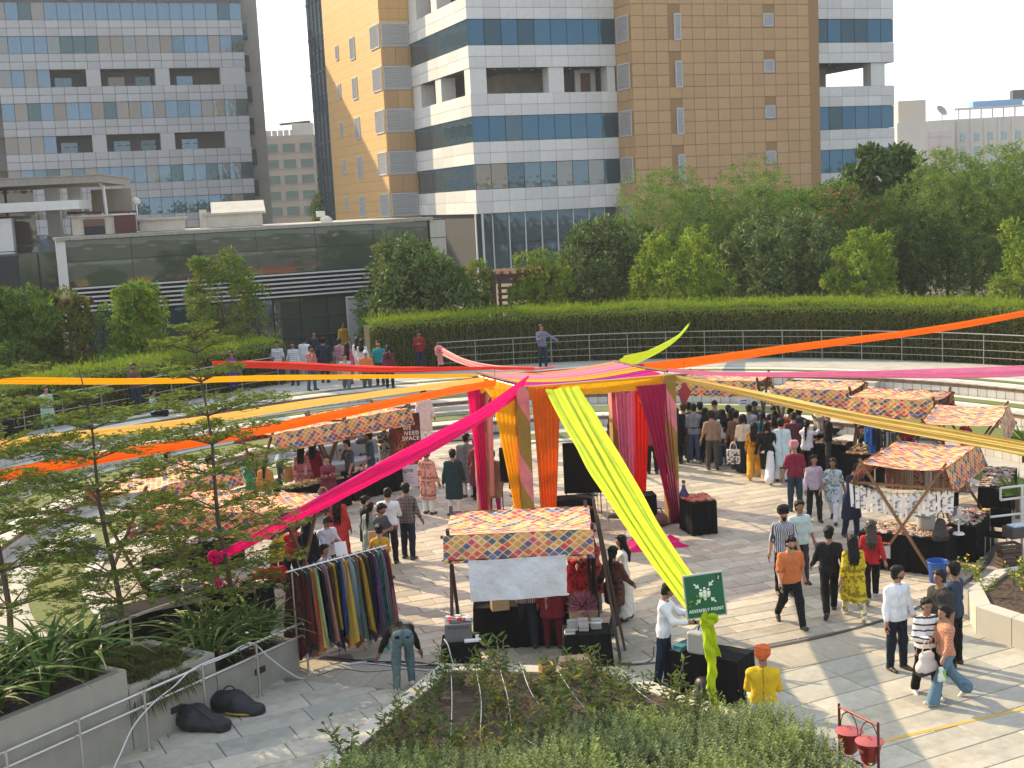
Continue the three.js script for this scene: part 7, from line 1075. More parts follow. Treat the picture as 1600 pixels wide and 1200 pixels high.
// ---------- signs, goods and small things ----------
R0 = rng(999);
const paper = std(lin(.78, .78, .76), .8), crease = rep(T.noiseB, 2);
M.sheet = std(lin(.66, .66, .67), .8, { bumpMap: rep(T.noiseB, 1.5), bumpScale: .02, map: T.cloth });
M.plasticG = std(lin(.33, .33, .32), .5); M.leather = std(lin(.02, .018, .017), .5); M.card = std(lin(.42, .29, .16), .85, { map: T.cloth });
{ // green assembly sign on its wrapped pole
  const t = thing('assembly_sign', 'green assembly point sign on a pole wrapped in lime cloth', 'sign', SIGN.clone().setY(.0), 0), c = zp(1101, 930, -18.42).sub(SIGN);
  const face = canvasTex(512, 576, (g, w, h) => {
    g.fillStyle = '#0f5f38'; g.fillRect(0, 0, w, h); g.strokeStyle = '#dfe6da'; g.fillStyle = '#e8ece2'; 
    g.fillStyle = '#0a3320'; g.fillRect(w - 84, 22, 66, 74); g.fillStyle = '#e8ece2'; g.font = 'bold 58px sans-serif'; g.textAlign = 'center'; g.fillText('2', w - 51, 80);
    const man = (x, y, s) => { g.beginPath(); g.arc(x, y, 17 * s, 0, 7); g.fill(); g.beginPath(); g.moveTo(x - 24 * s, y + 26 * s); g.lineTo(x + 24 * s, y + 26 * s); g.lineTo(x + 24 * s, y + 82 * s); g.lineTo(x + 14 * s, y + 82 * s); g.lineTo(x + 14 * s, y + 108 * s); g.lineTo(x - 14 * s, y + 108 * s); g.lineTo(x - 14 * s, y + 82 * s); g.lineTo(x - 24 * s, y + 82 * s); g.closePath(); g.fill(); };
    const cx = 258, cy = 246; man(cx, cy - 62, .95); man(cx - 52, cy - 40, 1); man(cx + 52, cy - 40, 1); g.save(); g.strokeStyle = '#0f5f38'; g.lineWidth = 8; man(cx, cy - 5, 1.05); g.restore();
    const arrow = (x, y, a) => { g.save(); g.translate(x, y); g.rotate(a); g.fillRect(-10, -52, 20, 62); g.beginPath(); g.moveTo(0, 44); g.lineTo(-38, -8); g.lineTo(-14, -2); g.lineTo(0, 16); g.lineTo(14, -2); g.lineTo(38, -8); g.closePath(); g.fill(); g.restore(); };
    arrow(158, 148, -.785); arrow(352, 132, .785); arrow(162, 360, -2.36); arrow(362, 356, 2.36);
    g.font = 'bold 60px sans-serif'; g.fillText('ASSEMBLY POINT', w / 2, h - 66, w - 40);
  });
  const b = part(t, 'sign_board', rbx(.60, .66, .03, .006), std(lin(.42, .44, .40), .5)); b.position.copy(c); b.rotation.set(-.04, .06, .075);
  const pl = new THREE.PlaneGeometry(.555, .615); pl.translate(0, 0, .0185); part(b, 'sign_face', pl, std(0xffffff, .45, { map: face }));
  const top = c.clone().add(V(.03, -.3, -.03)); part(t, 'pole', rod(V(0, 0, 0), top, .03), M.steel);
  const N = 70, w = sheet((u, v) => { const p = V(0, 0, 0).lerp(top.clone().setY(top.y + .02), v * .99 + .01), a = u * 6.2832, r = .055 + .022 * fbm(v * 9, Math.floor(u * .99 * 6) * .0 + 2, 0, 3) + .012 * Math.sin(a * 3 + v * 26) + .010 * Math.sin(a * 2 - v * 47) + .03 * Math.exp(-Math.pow((v - .93) / .03, 2)) + .018 * Math.exp(-Math.pow((v - .72) / .05, 2)); return p.add(V(Math.cos(a) * r + .015 * Math.sin(v * 13), 0, Math.sin(a) * r)); }, 22, N, (u, v) => [u * .4, v * 2]);
  part(t, 'cloth_wrap', w, K.lime); const k = part(t, 'cloth_knot', new THREE.TorusKnotGeometry(.07, .042, 50, 7, 2, 3), K.lime); k.position.copy(top).add(V(.02, -.06, .03));
  strip('cloth_tail', null, null, K.lime, top.clone().add(V(.03, -.1, .05)), top.clone().add(V(.10, -.62, .08)), V(.05, 0, 0), V(.07, 0, .02), { sag: 0, folds: 3, amp: .03, n: 16, parent: t });
}
{ // stand of red fire buckets
  const a = gp(1311, 1104, 1.3), b = gp(1372, 1134, 1.3), t = thing('bucket_stand', 'red steel stand for fire buckets at the bottom right', 'stand', V()), rm = std(lin(.30, .035, .03), .45, { map: T.cloth });
  for (const p of [a, b]) part(t, 'post', rod(p.clone().setY(0), p.clone().setY(1.34), .018, .018, 8), std(lin(.10, .015, .015), .5));
  for (const y of [1.3, .68]) part(t, 'crossbar', rod(a.clone().setY(y), b.clone().setY(y), .015, .015, 8), rm);
  const txt = canvasTex(256, 128, (g, w, h) => { g.fillStyle = '#6b1410'; g.fillRect(0, 0, w, h); g.fillStyle = '#b98f80'; g.font = 'bold 54px sans-serif'; g.textAlign = 'center'; g.fillText('FIRE', w / 2, h / 2 + 18); });
  const body = new THREE.LatheGeometry([[.001, -.30], [.06, -.30], [.105, -.25], [.155, 0], [.162, .005], [.15, .0], [.10, -.24]].map(p => new THREE.Vector2(...p)), 24), lid = new THREE.LatheGeometry([[.001, .03], [.08, .024], [.178, .006], [.18, -.004], [.15, .0]].map(p => new THREE.Vector2(...p)), 24);
  [[.26, 1.3, 'left fire bucket with pink red lid on the stand'], [.78, 1.3, 'right fire bucket with pink red lid on the stand'], [.52, .68, 'lower fire bucket on the stand cut by the bottom edge']].forEach(([f, y, l]) => {
    const p = a.clone().lerp(b, f), k = thing('fire_bucket', l, 'bucket', V(p.x, y - .26, p.z), Math.atan2(-(b.z - a.z), b.x - a.x)); part(k, 'bucket_body', body, std(lin(.24, .022, .018), .38)); part(k, 'lid', lid, std(lin(.36, .07, .07), .5)); part(k, 'lid_handle', merge([rod(V(-.05, .022, 0), V(0, .06, 0), .006, .006, 5), rod(V(0, .06, 0), V(.05, .022, 0), .006, .006, 5)]), rm);
    const h = new THREE.TorusGeometry(.165, .006, 6, 20, Math.PI); h.scale(1, 1.5, 1); part(k, 'handle', h, M.dark); const q = new THREE.CylinderGeometry(.152, .128, .11, 16, 1, true, -.75, 1.5); q.translate(0, -.10, 0); part(k, 'lettering', q, std(0xffffff, .5, { map: txt }));
  });
}
{ // rack of scarves
  const A = gp(456, 892, 1.8), B = gp(596, 855, 1.8), t = thing('clothes_rack', 'long steel clothes rack loaded with colourful scarves at the left', 'clothes rack', V()), d = V().subVectors(B, A), L = d.length(), dn = d.clone().normalize(), pn = V(-dn.z, 0, dn.x);
  part(t, 'rail', rod(A.clone().addScaledVector(dn, -.12), B.clone().addScaledVector(dn, .12), .02, .02, 8), M.steel); for (const p of [A, B]) { part(t, 'upright', rod(p, p.clone().setY(.06), .018, .018, 8), M.steel); part(t, 'foot', rod(p.clone().setY(.06).addScaledVector(pn, -.3), p.clone().setY(.06).addScaledVector(pn, .3), .018, .018, 8), M.steel); } part(t, 'low_bar', rod(A.clone().setY(.14), B.clone().setY(.14), .015, .015, 8), M.steel);
  const cols = [['dark maroon', [.085, .02, .02], 'floral'], ['dark brown', [.10, .03, .028], 'plain'], ['maroon', [.14, .022, .025], 'weave'], ['teal', [.015, .12, .12]], ['dark green', [.025, .07, .045]], ['coral', [.55, .13, .09]], ['yellow', [.62, .45, .05]], ['pale green', [.35, .42, .24]], ['grey', [.20, .21, .22]], ['black', [.015, .015, .02]], ['pale blue grey', [.38, .42, .48]], ['salmon', [.48, .20, .15]], ['purple', [.14, .07, .20], 'floral'], ['olive', [.17, .16, .05]], ['lilac', [.36, .30, .42], 'floral'], ['mustard', [.52, .33, .03]], ['bottle green', [.015, .07, .05]], ['navy', [.02, .03, .10]], ['royal blue', [.03, .06, .24]], ['beige', [.42, .32, .22]], ['golden', [.55, .36, .06]], ['bright red', [.52, .03, .03]], ['ice blue', [.36, .52, .58]], ['slate', [.12, .16, .20]], ['sage', [.18, .24, .18]], ['rust', [.38, .12, .04]], ['charcoal', [.035, .035, .04], 'floral'], ['ochre', [.48, .28, .04]], ['black floral', [.05, .045, .045], 'print'], ['dark olive', [.09, .085, .03]], ['green brown', [.12, .10, .04], 'floral'], ['ink blue', [.03, .035, .08]], ['wine', [.20, .02, .05], 'check'], ['violet striped', [.20, .14, .26], 'stripeV'], ['red checked', [.36, .04, .05], 'check'], ['turquoise', [.10, .38, .36], 'floral'], ['sea green', [.10, .28, .18], 'floral'], ['white striped', [.6, .56, .58], 'stripeV'], ['plum', [.14, .03, .08], 'floral'], ['rose fringed', [.50, .16, .20]]];
  cols.forEach(([nm, c, pat], i) => {
    const n = cols.length, f = (i + .5) / n, p = A.clone().lerp(B, f).add(V(0, -.015, 0)), len = rnd(1.42, 1.74) * (i === 35 ? 1.05 : 1), wd = rnd(.27, .39), s = R0() * 20, skew = rnd(-.14, .14), sw = rnd(.5, .9);
    const g = sheet((u, v) => { const y = v, x = (u - .5) * 2, w = wd * (.62 + .5 * Math.sqrt(y)) , len2 = len * (1 - .13 * Math.abs(Math.sin(x * 2.2 + s)) * y); const o = V(0, -len2 * y, 0).addScaledVector(pn, x * w + skew * y).addScaledVector(dn, .022 * Math.sin(x * 7 + s + y * 2) * (.3 + y) + .018 * Math.sin(x * 15 + s * 2) * y + sw * .05 * y * Math.sin(s)); if (y < .05) o.y += (.05 - y) * -.4 * Math.abs(x); return o; }, 20, 14, (u, v) => [u * .9, v * 1.4]);
    const o = thing('scarf', nm + ' scarf on the long rack, ' + ord(i + 1) + ' from its left end', 'scarf', p, 0, 'scarves on the long rack'); part(o, 'cloth', g, clothM(c, pat ?? 'plain', .8));
    const back = sheet((u, v) => { const y = v * .8, x = (u - .5) * 2; return V(0, -len * y, 0).addScaledVector(pn, x * wd * (.5 + .4 * y) - skew * .4 * y).addScaledVector(dn, .028 + .018 * Math.sin(x * 9 + s)); }, 12, 8, (u, v) => [u * .9, v * 1.2]); part(o, 'back_fold', back, clothM(c, pat ?? 'plain', .8));
    part(o, 'hanger', merge([rod(V(0, .02, 0), V(0, .07, 0), .004, .004, 4), rod(V(0, .02, 0), pn.clone().multiplyScalar(wd * .6).add(V(0, -.04, 0)), .005, .005, 4), rod(V(0, .02, 0), pn.clone().multiplyScalar(-wd * .6).add(V(0, -.04, 0)), .005, .005, 4)]), i % 3 ? M.dark : paper);
  });
}
{ // black bags on the pavement
  const mk = (label, p, rot, pts) => { const o = thing('black_bag', label, 'bag', p, rot), g = netMesh(pts, .02, .05, (x, y, z) => .004 - y, (x, y, z) => .006 * Math.sin(x * 25 + z * 17) + .004 * Math.sin(y * 40 + x * 11)); part(o, 'bag_body', g, new THREE.MeshPhysicalMaterial({ color: lin(.013, .013, .015), roughness: .62, bumpMap: T.fabricB, bumpScale: .001 })); return o; };
  const b1 = mk('black padded case lying at the foot of the left planter, nearer one', gp(325, 1138, 0), -.25, [[V(-.3, .2, 0), V(-.27, .2, -.1), .24, .22], [V(-.1, .17, 0), V(.35, .1, .02), .2, .12], [V(-.3, .15, .1), V(.3, .08, .1), .16, .1]]);
  part(b1, 'base_disc', new THREE.CylinderGeometry(.215, .22, .05, 24).rotateZ(1.4).translate(-.5, .21, -.02), M.leather); part(b1, 'print_mark', bx(.05, .006, .012, -.12, .372, .06, .5), paper); b1.scale.setScalar(.86); part(b1, 'strap', tube([V(-.3, .42, 0), V(-.1, .40, .12), V(.15, .26, .16), V(.3, .14, .16)], .014, 16, 5), M.leather);
  const b2 = mk('black soft bag with yellow edge behind the padded case', gp(370, 1112, 0), -.2, [[V(-.25, .16, 0), V(0, .18, 0), .18, .18], [V(0, .12, 0), V(.42, .06, .04), .15, .09], [V(.1, .1, .12), V(.35, .06, .12), .1, .07]]); part(b2, 'trim', tube([V(-.1, .05, .2), V(.1, .05, .24), V(.3, .04, .2)], .02, 10, 5), std(lin(.35, .22, .03), .7)); part(b2, 'handle', new THREE.TorusGeometry(.09, .014, 5, 14, 3.2).rotateY(.4).translate(-.1, .34, 0), M.leather);
}
{ // cables on the ground left of the bed
  const c = (label, pts, m, r = .012) => solo('floor_cable', label, 'cable', tube(pts.map(p => gp(p[0], p[1], .012)), r, 50, 5), m), bl = std(lin(.02, .02, .02), .5), wh = std(lin(.66, .66, .64), .5);
  c('thick black cable crossing the pavement behind the bending man', [[480, 1022], [540, 1030], [600, 1034], [650, 1035], [690, 1042]], bl, .018); c('white cable looping over the pavement behind the bending man', [[500, 1050], [512, 1042], [560, 1036], [610, 1040], [655, 1046], [688, 1046]], wh); c('thin black cable nearest the bending man', [[496, 1056], [530, 1046], [575, 1050], [630, 1046], [684, 1052]], bl, .009); c('black cable lying across the pavement by the clerk', [[965, 1036], [1000, 1038], [1018, 1030], [1022, 1010]], bl, .009); c('second white cable beside the black one left of the bed', [[520, 1040], [590, 1032], [640, 1038], [690, 1038]], wh, .009);
}
{ // centre stall: sheet, oven, goods
  const wsh = sheet((u, v) => { const a = zp(731, 876, -21.78).lerp(zp(884, 866, -21.78), u), b = zp(736, 941, -21.7).lerp(zp(886, 931, -21.7), u), p = a.lerp(b, v); p.z += .02 * Math.sin(u * 9 + v * 3) + .012 * Math.sin(u * 21 - v * 8) * v; p.y -= .014 * Math.sin(Math.PI * u) * (1 - v); return p; }, 40, 20, (u, v) => [u * 1.7, v * .7]);
  solo('white_sheet', 'creased white sheet hung as a screen under the centre stall awning', 'sheet', wsh, M.sheet);
  const ov = thing('small_oven', 'grey metal oven standing on the short table at the left of the centre stall', 'oven', V(-1.12, .62, -21.45), .05); part(ov, 'oven_body', rbx(.46, .32, .36, .015, 0, .16, 0), std(lin(.20, .20, .195), .4, { metalness: .5 })); part(ov, 'vent', merge([...Array(9)].map((_, i) => bx(.012, .06, .01, -.16 + .04 * i, .26, .182))), M.dark);
  const cl = (label, x, y, z, r, cols, n, sp) => { const m = solo('small_items', label, 'items', merge([...Array(n)].map((_, i) => { const q = i % 3, c = cols[i % cols.length], g = q ? new THREE.CylinderGeometry(.035, .03, .05, 10) : bx(.09, .05, .06); g.translate(rnd(-sp, sp), .03 + .02 * R0(), rnd(-sp * .6, sp * .6)); return tint(g.index ? g.toNonIndexed() : g, c); })), M.goods, V(x, y, z), r); m.userData.kind = 'stuff'; delete m.userData.category; };
  cl('cups and red packets on top of the grey oven', -1.12, .945, -21.45, 0, [[.7, .7, .7], [.55, .05, .06], [.62, .64, .68], [.2, .2, .22]], 14, .18);
  const ps = thing('power_strip', 'white power strip on the short table beside the grey oven', 'power strip', V(-.88, .622, -21.26), .1); part(ps, 'strip_body', rbx(.28, .05, .07, .01, 0, .025, 0), paper); part(ps, 'plug', rbx(.06, .07, .05, .01, .08, .08, 0), paper); solo('power_cable', 'white cable falling from the short table in front of the centre stall', 'cable', tube([V(-1.36, .7, -21.25), V(-1.3, .64, -21.16), V(-1.22, .3, -21.14), V(-1.1, .1, -21.12), V(-.98, .02, -21.08)], .010, 24, 5), paper);
  [[.82, .0, 5, 'tall stack of small books on the right table of the centre stall'], [1.0, .04, 6, 'second stack of small books right of the tall one'], [1.22, -.02, 5, 'stack of small books at the right end of the table'], [.76, .18, 2, 'low pile of cards in front of the book stacks']].forEach(([x, dz, n, l]) => { const o = thing('book_stack', l, 'books', V(x, .662, -21.5 + dz), rnd(-.15, .15)); for (let k = 0; k < n; k++) part(o, 'book', bx(.17 + rnd(-.01, .01), .032, .12, rnd(-.008, .008), .017 + .034 * k, rnd(-.008, .008), rnd(-.1, .1)), pick([paper, M.plasticG, std(lin(.30, .31, .26), .7), std(lin(.45, .42, .36), .7)])); });
  const tu = thing('tulle_bundle', 'pink tulle bundle in a carton behind the right table of the centre stall', 'bundle', V(1.05, .80, -22.3)), L = new Leaves(); for (let i = 0; i < 420; i++) { const d = rdir(.35); L.add(d.clone().multiplyScalar(.04), d, side(d), rnd(.16, .30), .05, vary([.28, .10, .19], .25), .3); } part(tu, 'tulle', L.geo(), M.leaf); part(tu, 'carton', bx(.5, .2, .34, 0, -.12, 0), M.card);
  for (const [x, l] of [[-.42, 'open carton of snacks on the rear table of the centre stall'], [.52, 'carton under the arm of the maroon suit in the centre stall']]) { const o = thing('carton', l, 'box', V(x, .76, -22.55), .2); part(o, 'carton_side', merge([bx(.3, .2, .01, 0, .1, .11), bx(.3, .2, .01, 0, .1, -.11), bx(.01, .2, .22, .15, .1), bx(.01, .2, .22, -.15, .1)]), M.card); part(o, 'contents', bx(.28, .12, .2, 0, .07), std(lin(.3, .16, .06), .8, { map: T.noiseB })); }
  const bkc = sheet((u, v) => V(1.28 + .05 * v, 2.15 - 1.9 * v, -22.0 - 1.6 * u + .03 * Math.sin(u * 30)), 30, 6, (u, v) => [u * 1.6, v * 2]); solo('dark_side_cloth', 'dark blue cloth hung at the right end of the centre stall', 'cloth', bkc, clothM([.014, .016, .035], 'plain', .8));
  const ld = thing('leaning_poles', 'two spare timber poles leaning at the right end of the centre stall', 'poles'); part(ld, 'pole', beam(V(1.62, 0, -21.6), V(1.36, 2.55, -23.2), .05, .05), M.timberD); part(ld, 'pole', beam(V(1.75, 0, -22.2), V(1.40, 2.3, -22.9), .045, .045), M.timberD);
}
{ // clerk's table
  const o = thing('grey_case', 'grey plastic machine with rounded top on the table under the sign', 'machine', V(2.78, .742, -19.95), .95); part(o, 'case_body', rbx(.46, .36, .30, .05, 0, .18, 0), M.plasticG); part(o, 'handle', new THREE.TorusGeometry(.08, .015, 6, 14, Math.PI).translate(0, .36, 0), M.dark); part(o, 'front_panel', bx(.3, .16, .01, 0, .17, .152), std(lin(.45, .45, .44), .5));
  const p = thing('folded_cloth', 'teal folded cloth beside the grey machine', 'cloth', V(2.5, .742, -20.05), .6); for (let k = 0; k < 3; k++) part(p, 'fold', rbx(.30, .03, .2, .012, 0, .018 + .032 * k, 0, .1 * k), std(lin(.03, .14, .17), .85));
  const b = thing('backpack', 'dark backpack on the ground under the table by the sign', 'bag', V(2.75, 0, -19.55), .4); part(b, 'bag_body', netMesh([[V(0, .2, 0), V(0, .3, 0), .2, .16], [V(.12, .12, .02), V(-.12, .12, .02), .13, .13]], .022, .04, (x, y) => .005 - y, (x, y, z) => .008 * Math.sin(x * 22 + y * 15)), M.leather); part(b, 'strap', tube([V(-.1, .4, .1), V(-.16, .25, .2), V(-.1, .05, .2)], .018, 12, 5), M.dark);
  const c = thing('pink_bag', 'pinkish sack beside the clerk under the table', 'bag', V(2.5, 0, -20.05), 0); part(c, 'bag_body', netMesh([[V(0, .15, 0), V(0, .38, 0), .14, .07]], .022, .03, (x, y) => .005 - y, (x, y, z) => .01 * Math.sin(x * 30 + y * 20)), std(lin(.30, .14, .12), .8));
}
// right front stall: line of paper tags, fan, bag, hanging prints, crates
{
  const S = [8.45, -26.9, .55, -.84], P3 = (a, b, y) => { const q = onStall(...S, a, b); return V(q[0], y, q[1]); }, A = P3(-1.22, -1.12, 1.80), B = P3(-1.22, 1.0, 1.86), rope = [0, .25, .5, .75, 1].map(t => A.clone().lerp(B, t).add(V(0, -.16 * Math.sin(Math.PI * t), 0)));
  solo('hanging_line', 'yellow cord strung across the front of the right stall', 'cord', tube(rope, .008, 30, 5), std(lin(.55, .45, .1), .7));
  const cv = new THREE.CatmullRomCurve3(rope), tagT = [0, 1, 2].map(k => texture(64, (u, v) => { const n = vnoise(u * 7 + k * 9, v * 26 + k * 5) > .74 ? .3 : 1; return [n, n, n]; })), tm = tagT.map(t => std(lin(.80, .79, .77), .7, { map: t })); const sway = Math.atan2(B.x - A.x, B.z - A.z) + Math.PI / 2;
  for (let i = 0; i < 18; i++) { const p = cv.getPoint((i + .5) / 18), o = thing('paper_tag', 'white paper strip pegged to the cord of the right stall, ' + ord(i + 1) + ' from the left', 'paper tag', p, sway + rnd(-.5, .5), 'paper strips on the cord of the right stall'); part(o, 'paper', bx(.07 + .02 * (i % 3), .44 + .06 * R0(), .004, 0, -.24, 0, 0, rnd(-.05, .05), rnd(-.06, .06)), tm[i % 3]); part(o, 'peg', bx(.015, .06, .015, 0, .0, 0), pick([std(lin(.6, .06, .06), .5), std(lin(.55, .45, .05), .5), std(lin(.05, .3, .3), .5)])); }
  const inner = [P3(.1, -.75, 1.72), P3(1.1, -.6, 1.72)]; for (let i = 0; i < 9; i++) { const p = P3(.35 + .02 * i, -.75 + .19 * i, 1.98), o = thing('hanging_print', 'printed swatch hanging under the right front awning, ' + ord(i + 1) + ' from the left', 'fabric', p, S[3] + rnd(-.3, .3), 'printed swatches under the right awning'); part(o, 'swatch', sheet((u, v) => V((u - .5) * .24, -.6 * v, .02 * Math.sin(u * 9 + i)), 10, 6, (u, v) => [u * .5, v]), clothM(pick([[.45, .28, .20], [.5, .45, .38], [.3, .16, .12], [.62, .6, .56]]), pick(['floral', 'print', 'check']), .8)); part(o, 'clip', bx(.03, .04, .02, 0, .01), M.dark); }
  const f = thing('table_fan', 'white table fan on the jewellery table of the right front stall', 'fan', P3(-.55, .92, .76), -.5); part(f, 'base', new THREE.CylinderGeometry(.1, .12, .03, 16).translate(0, .015, 0), paper); part(f, 'stem', rod(V(0, .03, 0), V(0, .25, 0), .018), paper); const cg = []; for (let k = 0; k < 7; k++) cg.push(new THREE.TorusGeometry(.03 + .026 * k, .003, 4, 22).translate(0, .38, .05 - .002 * k * k)); for (let k = 0; k < 16; k++) cg.push(rod(V(Math.cos(k * .393) * .19, .38 + Math.sin(k * .393) * .19, -.03), V(Math.cos(k * .393) * .03, .38 + Math.sin(k * .393) * .03, .05), .002, .002, 3)); cg.push(new THREE.TorusGeometry(.19, .006, 5, 24).translate(0, .38, -.02)); part(f, 'cage', merge(cg), paper); const bl = []; for (let k = 0; k < 3; k++) bl.push(bx(.06, .14, .006, 0, .09, 0, .5).rotateZ(k * 2.094).translate(0, .38, 0)); part(f, 'blade', merge(bl), std(lin(.7, .7, .7), .4)); part(f, 'motor', new THREE.CylinderGeometry(.05, .04, .12, 12).rotateX(1.57).translate(0, .38, -.08), paper);
  const bp = thing('display_bag', 'black woven bag on a stand at the right of the jewellery table', 'bag', P3(-1.15, .72, .76), .6); part(bp, 'bag_body', netMesh([[V(0, .12, 0), V(0, .36, 0), .14, .10], [V(-.06, .08, 0), V(.06, .08, 0), .12, .12]], .02, .03, (x, y) => .003 - y, (x, y, z) => .006 * Math.sin(y * 60) * Math.sin(x * 50)), M.leather); part(bp, 'handle', new THREE.TorusGeometry(.10, .012, 6, 16, Math.PI).scale(1, 1.6, 1).translate(0, .44, 0), M.leather);
  const bk = thing('grey_basket', 'grey fabric basket behind the hanging tags of the right stall', 'basket', P3(-.5, .25, .76), 0); part(bk, 'basket_body', new THREE.LatheGeometry([[.01, 0], [.15, 0], [.18, .1], [.19, .28], [.18, .29], [.165, .1], [.14, .02]].map(p => new THREE.Vector2(...p)), 20), std(lin(.40, .41, .38), .85, { map: T.cloth })); part(bk, 'rim', new THREE.TorusGeometry(.187, .01, 5, 20).rotateX(1.57).translate(0, .285, 0), M.plasticG);
  const bu = thing('blue_bin', 'bright blue plastic bin under the end of the jewellery table', 'bin', P3(-1.5, .75, 0), .3); part(bu, 'bin_body', new THREE.LatheGeometry([[.01, 0], [.15, 0], [.2, .42], [.215, .43], [.19, .42], [.14, .03]].map(p => new THREE.Vector2(...p)), 20), std(lin(.015, .09, .38), .4)); part(bu, 'rim', new THREE.TorusGeometry(.206, .012, 5, 20).rotateX(1.57).translate(0, .425, 0), std(lin(.02, .11, .42), .4));
  const wp = thing('price_cards', 'striped card strip hanging at the front of the jewellery table', 'cards', P3(-1.46, -.35, .62), sway); part(wp, 'card', sheet((u, v) => V((u - .5) * .3, -.26 * v, .01 * Math.sin(u * 12)), 8, 3, (u, v) => [u, v]), std(lin(.78, .77, .75), .7, { map: P.stripeV })); part(wp, 'bead_row', merge([...Array(6)].map((_, i) => new THREE.SphereGeometry(.022, 8, 6).translate(-.12 + .05 * i, .05, .01))), std(lin(.55, .12, .06), .5));
  // chair, crates and handrail at the right edge
  const ch = (label, p, r, m) => { const o = thing('folding_chair', label, 'chair', p, r), s = .44; part(o, 'seat', rbx(s, .05, s, .02, 0, .45, 0), m); part(o, 'backrest', rbx(s, .42, .05, .02, 0, .76, -s / 2), m); for (const x of [-s / 2, s / 2]) for (const z of [-s / 2, s / 2]) part(o, 'leg', rod(V(x, 0, z), V(x, z < 0 ? .95 : .45, z * (z < 0 ? 1 : .9)), .012, .012, 6), M.steel); return o; };
  ch('black covered chair beside the crates at the right', gp(1560, 868, 0), -.6, M.blackCloth);
  const cr = thing('plastic_crate', 'dark crate with blue printed cartons beside the right handrail', 'crate', gp(1590, 838, .55), .3); part(cr, 'crate_side', merge([bx(.5, .22, .02, 0, .11, .16), bx(.5, .22, .02, 0, .11, -.16), bx(.02, .22, .32, .25, .11), bx(.02, .22, .32, -.25, .11), bx(.5, .02, .32, 0, .01)]), std(lin(.08, .07, .06), .7)); part(cr, 'printed_carton', bx(.36, .16, .24, 0, .17, 0), std(lin(.55, .62, .70), .6)); part(cr, 'blue_band', bx(.362, .05, .242, 0, .2, 0), std(lin(.06, .14, .36), .6));
  for (const [y, l] of [[0, 'lower brown crate of the pair near the right planter'], [.27, 'upper brown crate of the pair near the right planter']]) { const o = thing('plastic_crate', l, 'crate', gp(1576, 888, 0).setY(y), .2); for (let k = 0; k < 3; k++) part(o, 'slat', merge([bx(.42, .06, .02, 0, .05 + .085 * k, .15), bx(.42, .06, .02, 0, .05 + .085 * k, -.15), bx(.02, .06, .3, .21, .05 + .085 * k), bx(.02, .06, .3, -.21, .05 + .085 * k)]), std(lin(.10, .06, .04), .7)); part(o, 'floor', bx(.4, .02, .3, 0, .02), M.dark); }
  const hr = thing('steel_handrail', 'pale steel handrail with square frame at the right edge', 'railing'), q = (x, y, h) => gp(x, y, h), base = gp(1597, 875, 0), b2 = gp(1640, 860, 0); for (const [h, x0] of [[1.55, -.75], [1.3, -.75], [.95, -1.1], [.6, -.6]]) part(hr, 'rail', rod(V(base.x + x0 * .6, h, base.z), V(base.x + 2, h, base.z - .6), .025), M.alu[3]); part(hr, 'post', rod(base, base.clone().setY(1.55), .03), M.alu[3]); part(hr, 'end_post', rod(V(base.x - .45, 1.3, base.z), V(base.x - .45, 1.55, base.z), .025), M.alu[3]);
}
{ // garments on a rail at the stall behind
  const S = [10.35, -34.75, .82, .57], names = [['bright blue shirt', [.03, .16, .50]], ['blue shirt', [.04, .10, .34]], ['black lettered tee', null], ['grey hoodie', [.05, .05, .055]], ['striped white shirt', [.42, .43, .45], 'stripeV'], ['dark green jacket', [.04, .06, .05]], ['maroon jacket', [.20, .02, .04]], ['wine red dress', [.25, .02, .05]], ['black jacket', [.015, .015, .018]], ['pale blue denim jacket', [.32, .48, .62]]];
  const ins = canvasTex(256, 320, (g, w, h) => { g.fillStyle = '#0d0d10'; g.fillRect(0, 0, w, h); g.fillStyle = '#f0f0ee'; g.font = 'bold 66px sans-serif'; g.textAlign = 'center'; ['STILL', 'STIR', 'HARD', 'COLD'].forEach((s, i) => g.fillText(s, w / 2, 78 + i * 70, w - 24)); });
  const a = zp(1366, 655, -32.8), b = zp(1455, 676, -31.8), rail = thing('garment_rail', 'steel garment rail under the awning behind the right front stall', 'clothes rail'); part(rail, 'rail', rod(a, b, .015), M.steel); for (const p of [a, b]) part(rail, 'upright', rod(p, p.clone().setY(0), .018), M.steel);
  names.forEach(([nm, c, pat], i) => { const p = a.clone().lerp(b, (i + .5) / names.length).add(V(0, -.05, 0)), o = thing('garment', nm + ' hanging on the garment rail behind the right front stall', 'garment', p, i === 2 ? -.1 : rnd(-.2, .3)), wd = i === 2 ? .62 : .5, m = c ? clothM(c, pat ?? 'plain', .8) : std(0xffffff, .8, { map: ins }); part(o, 'body', sheet((u, v) => V((u - .5) * wd * (v < .12 ? .5 + 4 * v : 1), -.78 * v, .04 * Math.sin(u * 3.14) + .015 * Math.sin(u * 16 + i) * v), 20, 12, i === 2 ? (u, v) => [u, 1 - v] : (u, v) => [u, v]), m); for (const s of [-1, 1]) part(o, 'sleeve', sheet((u, v) => V(s * (wd / 2 + .04 + .07 * u - .02), -.1 - .42 * v, .05 * Math.sin(u * 3)), 5, 6, (u, v) => [u * .2, v * .5]), c ? m : clothM([.012, .012, .014])); part(o, 'hanger', rod(V(0, 0, 0), V(0, .06, 0), .005), M.dark); });
}
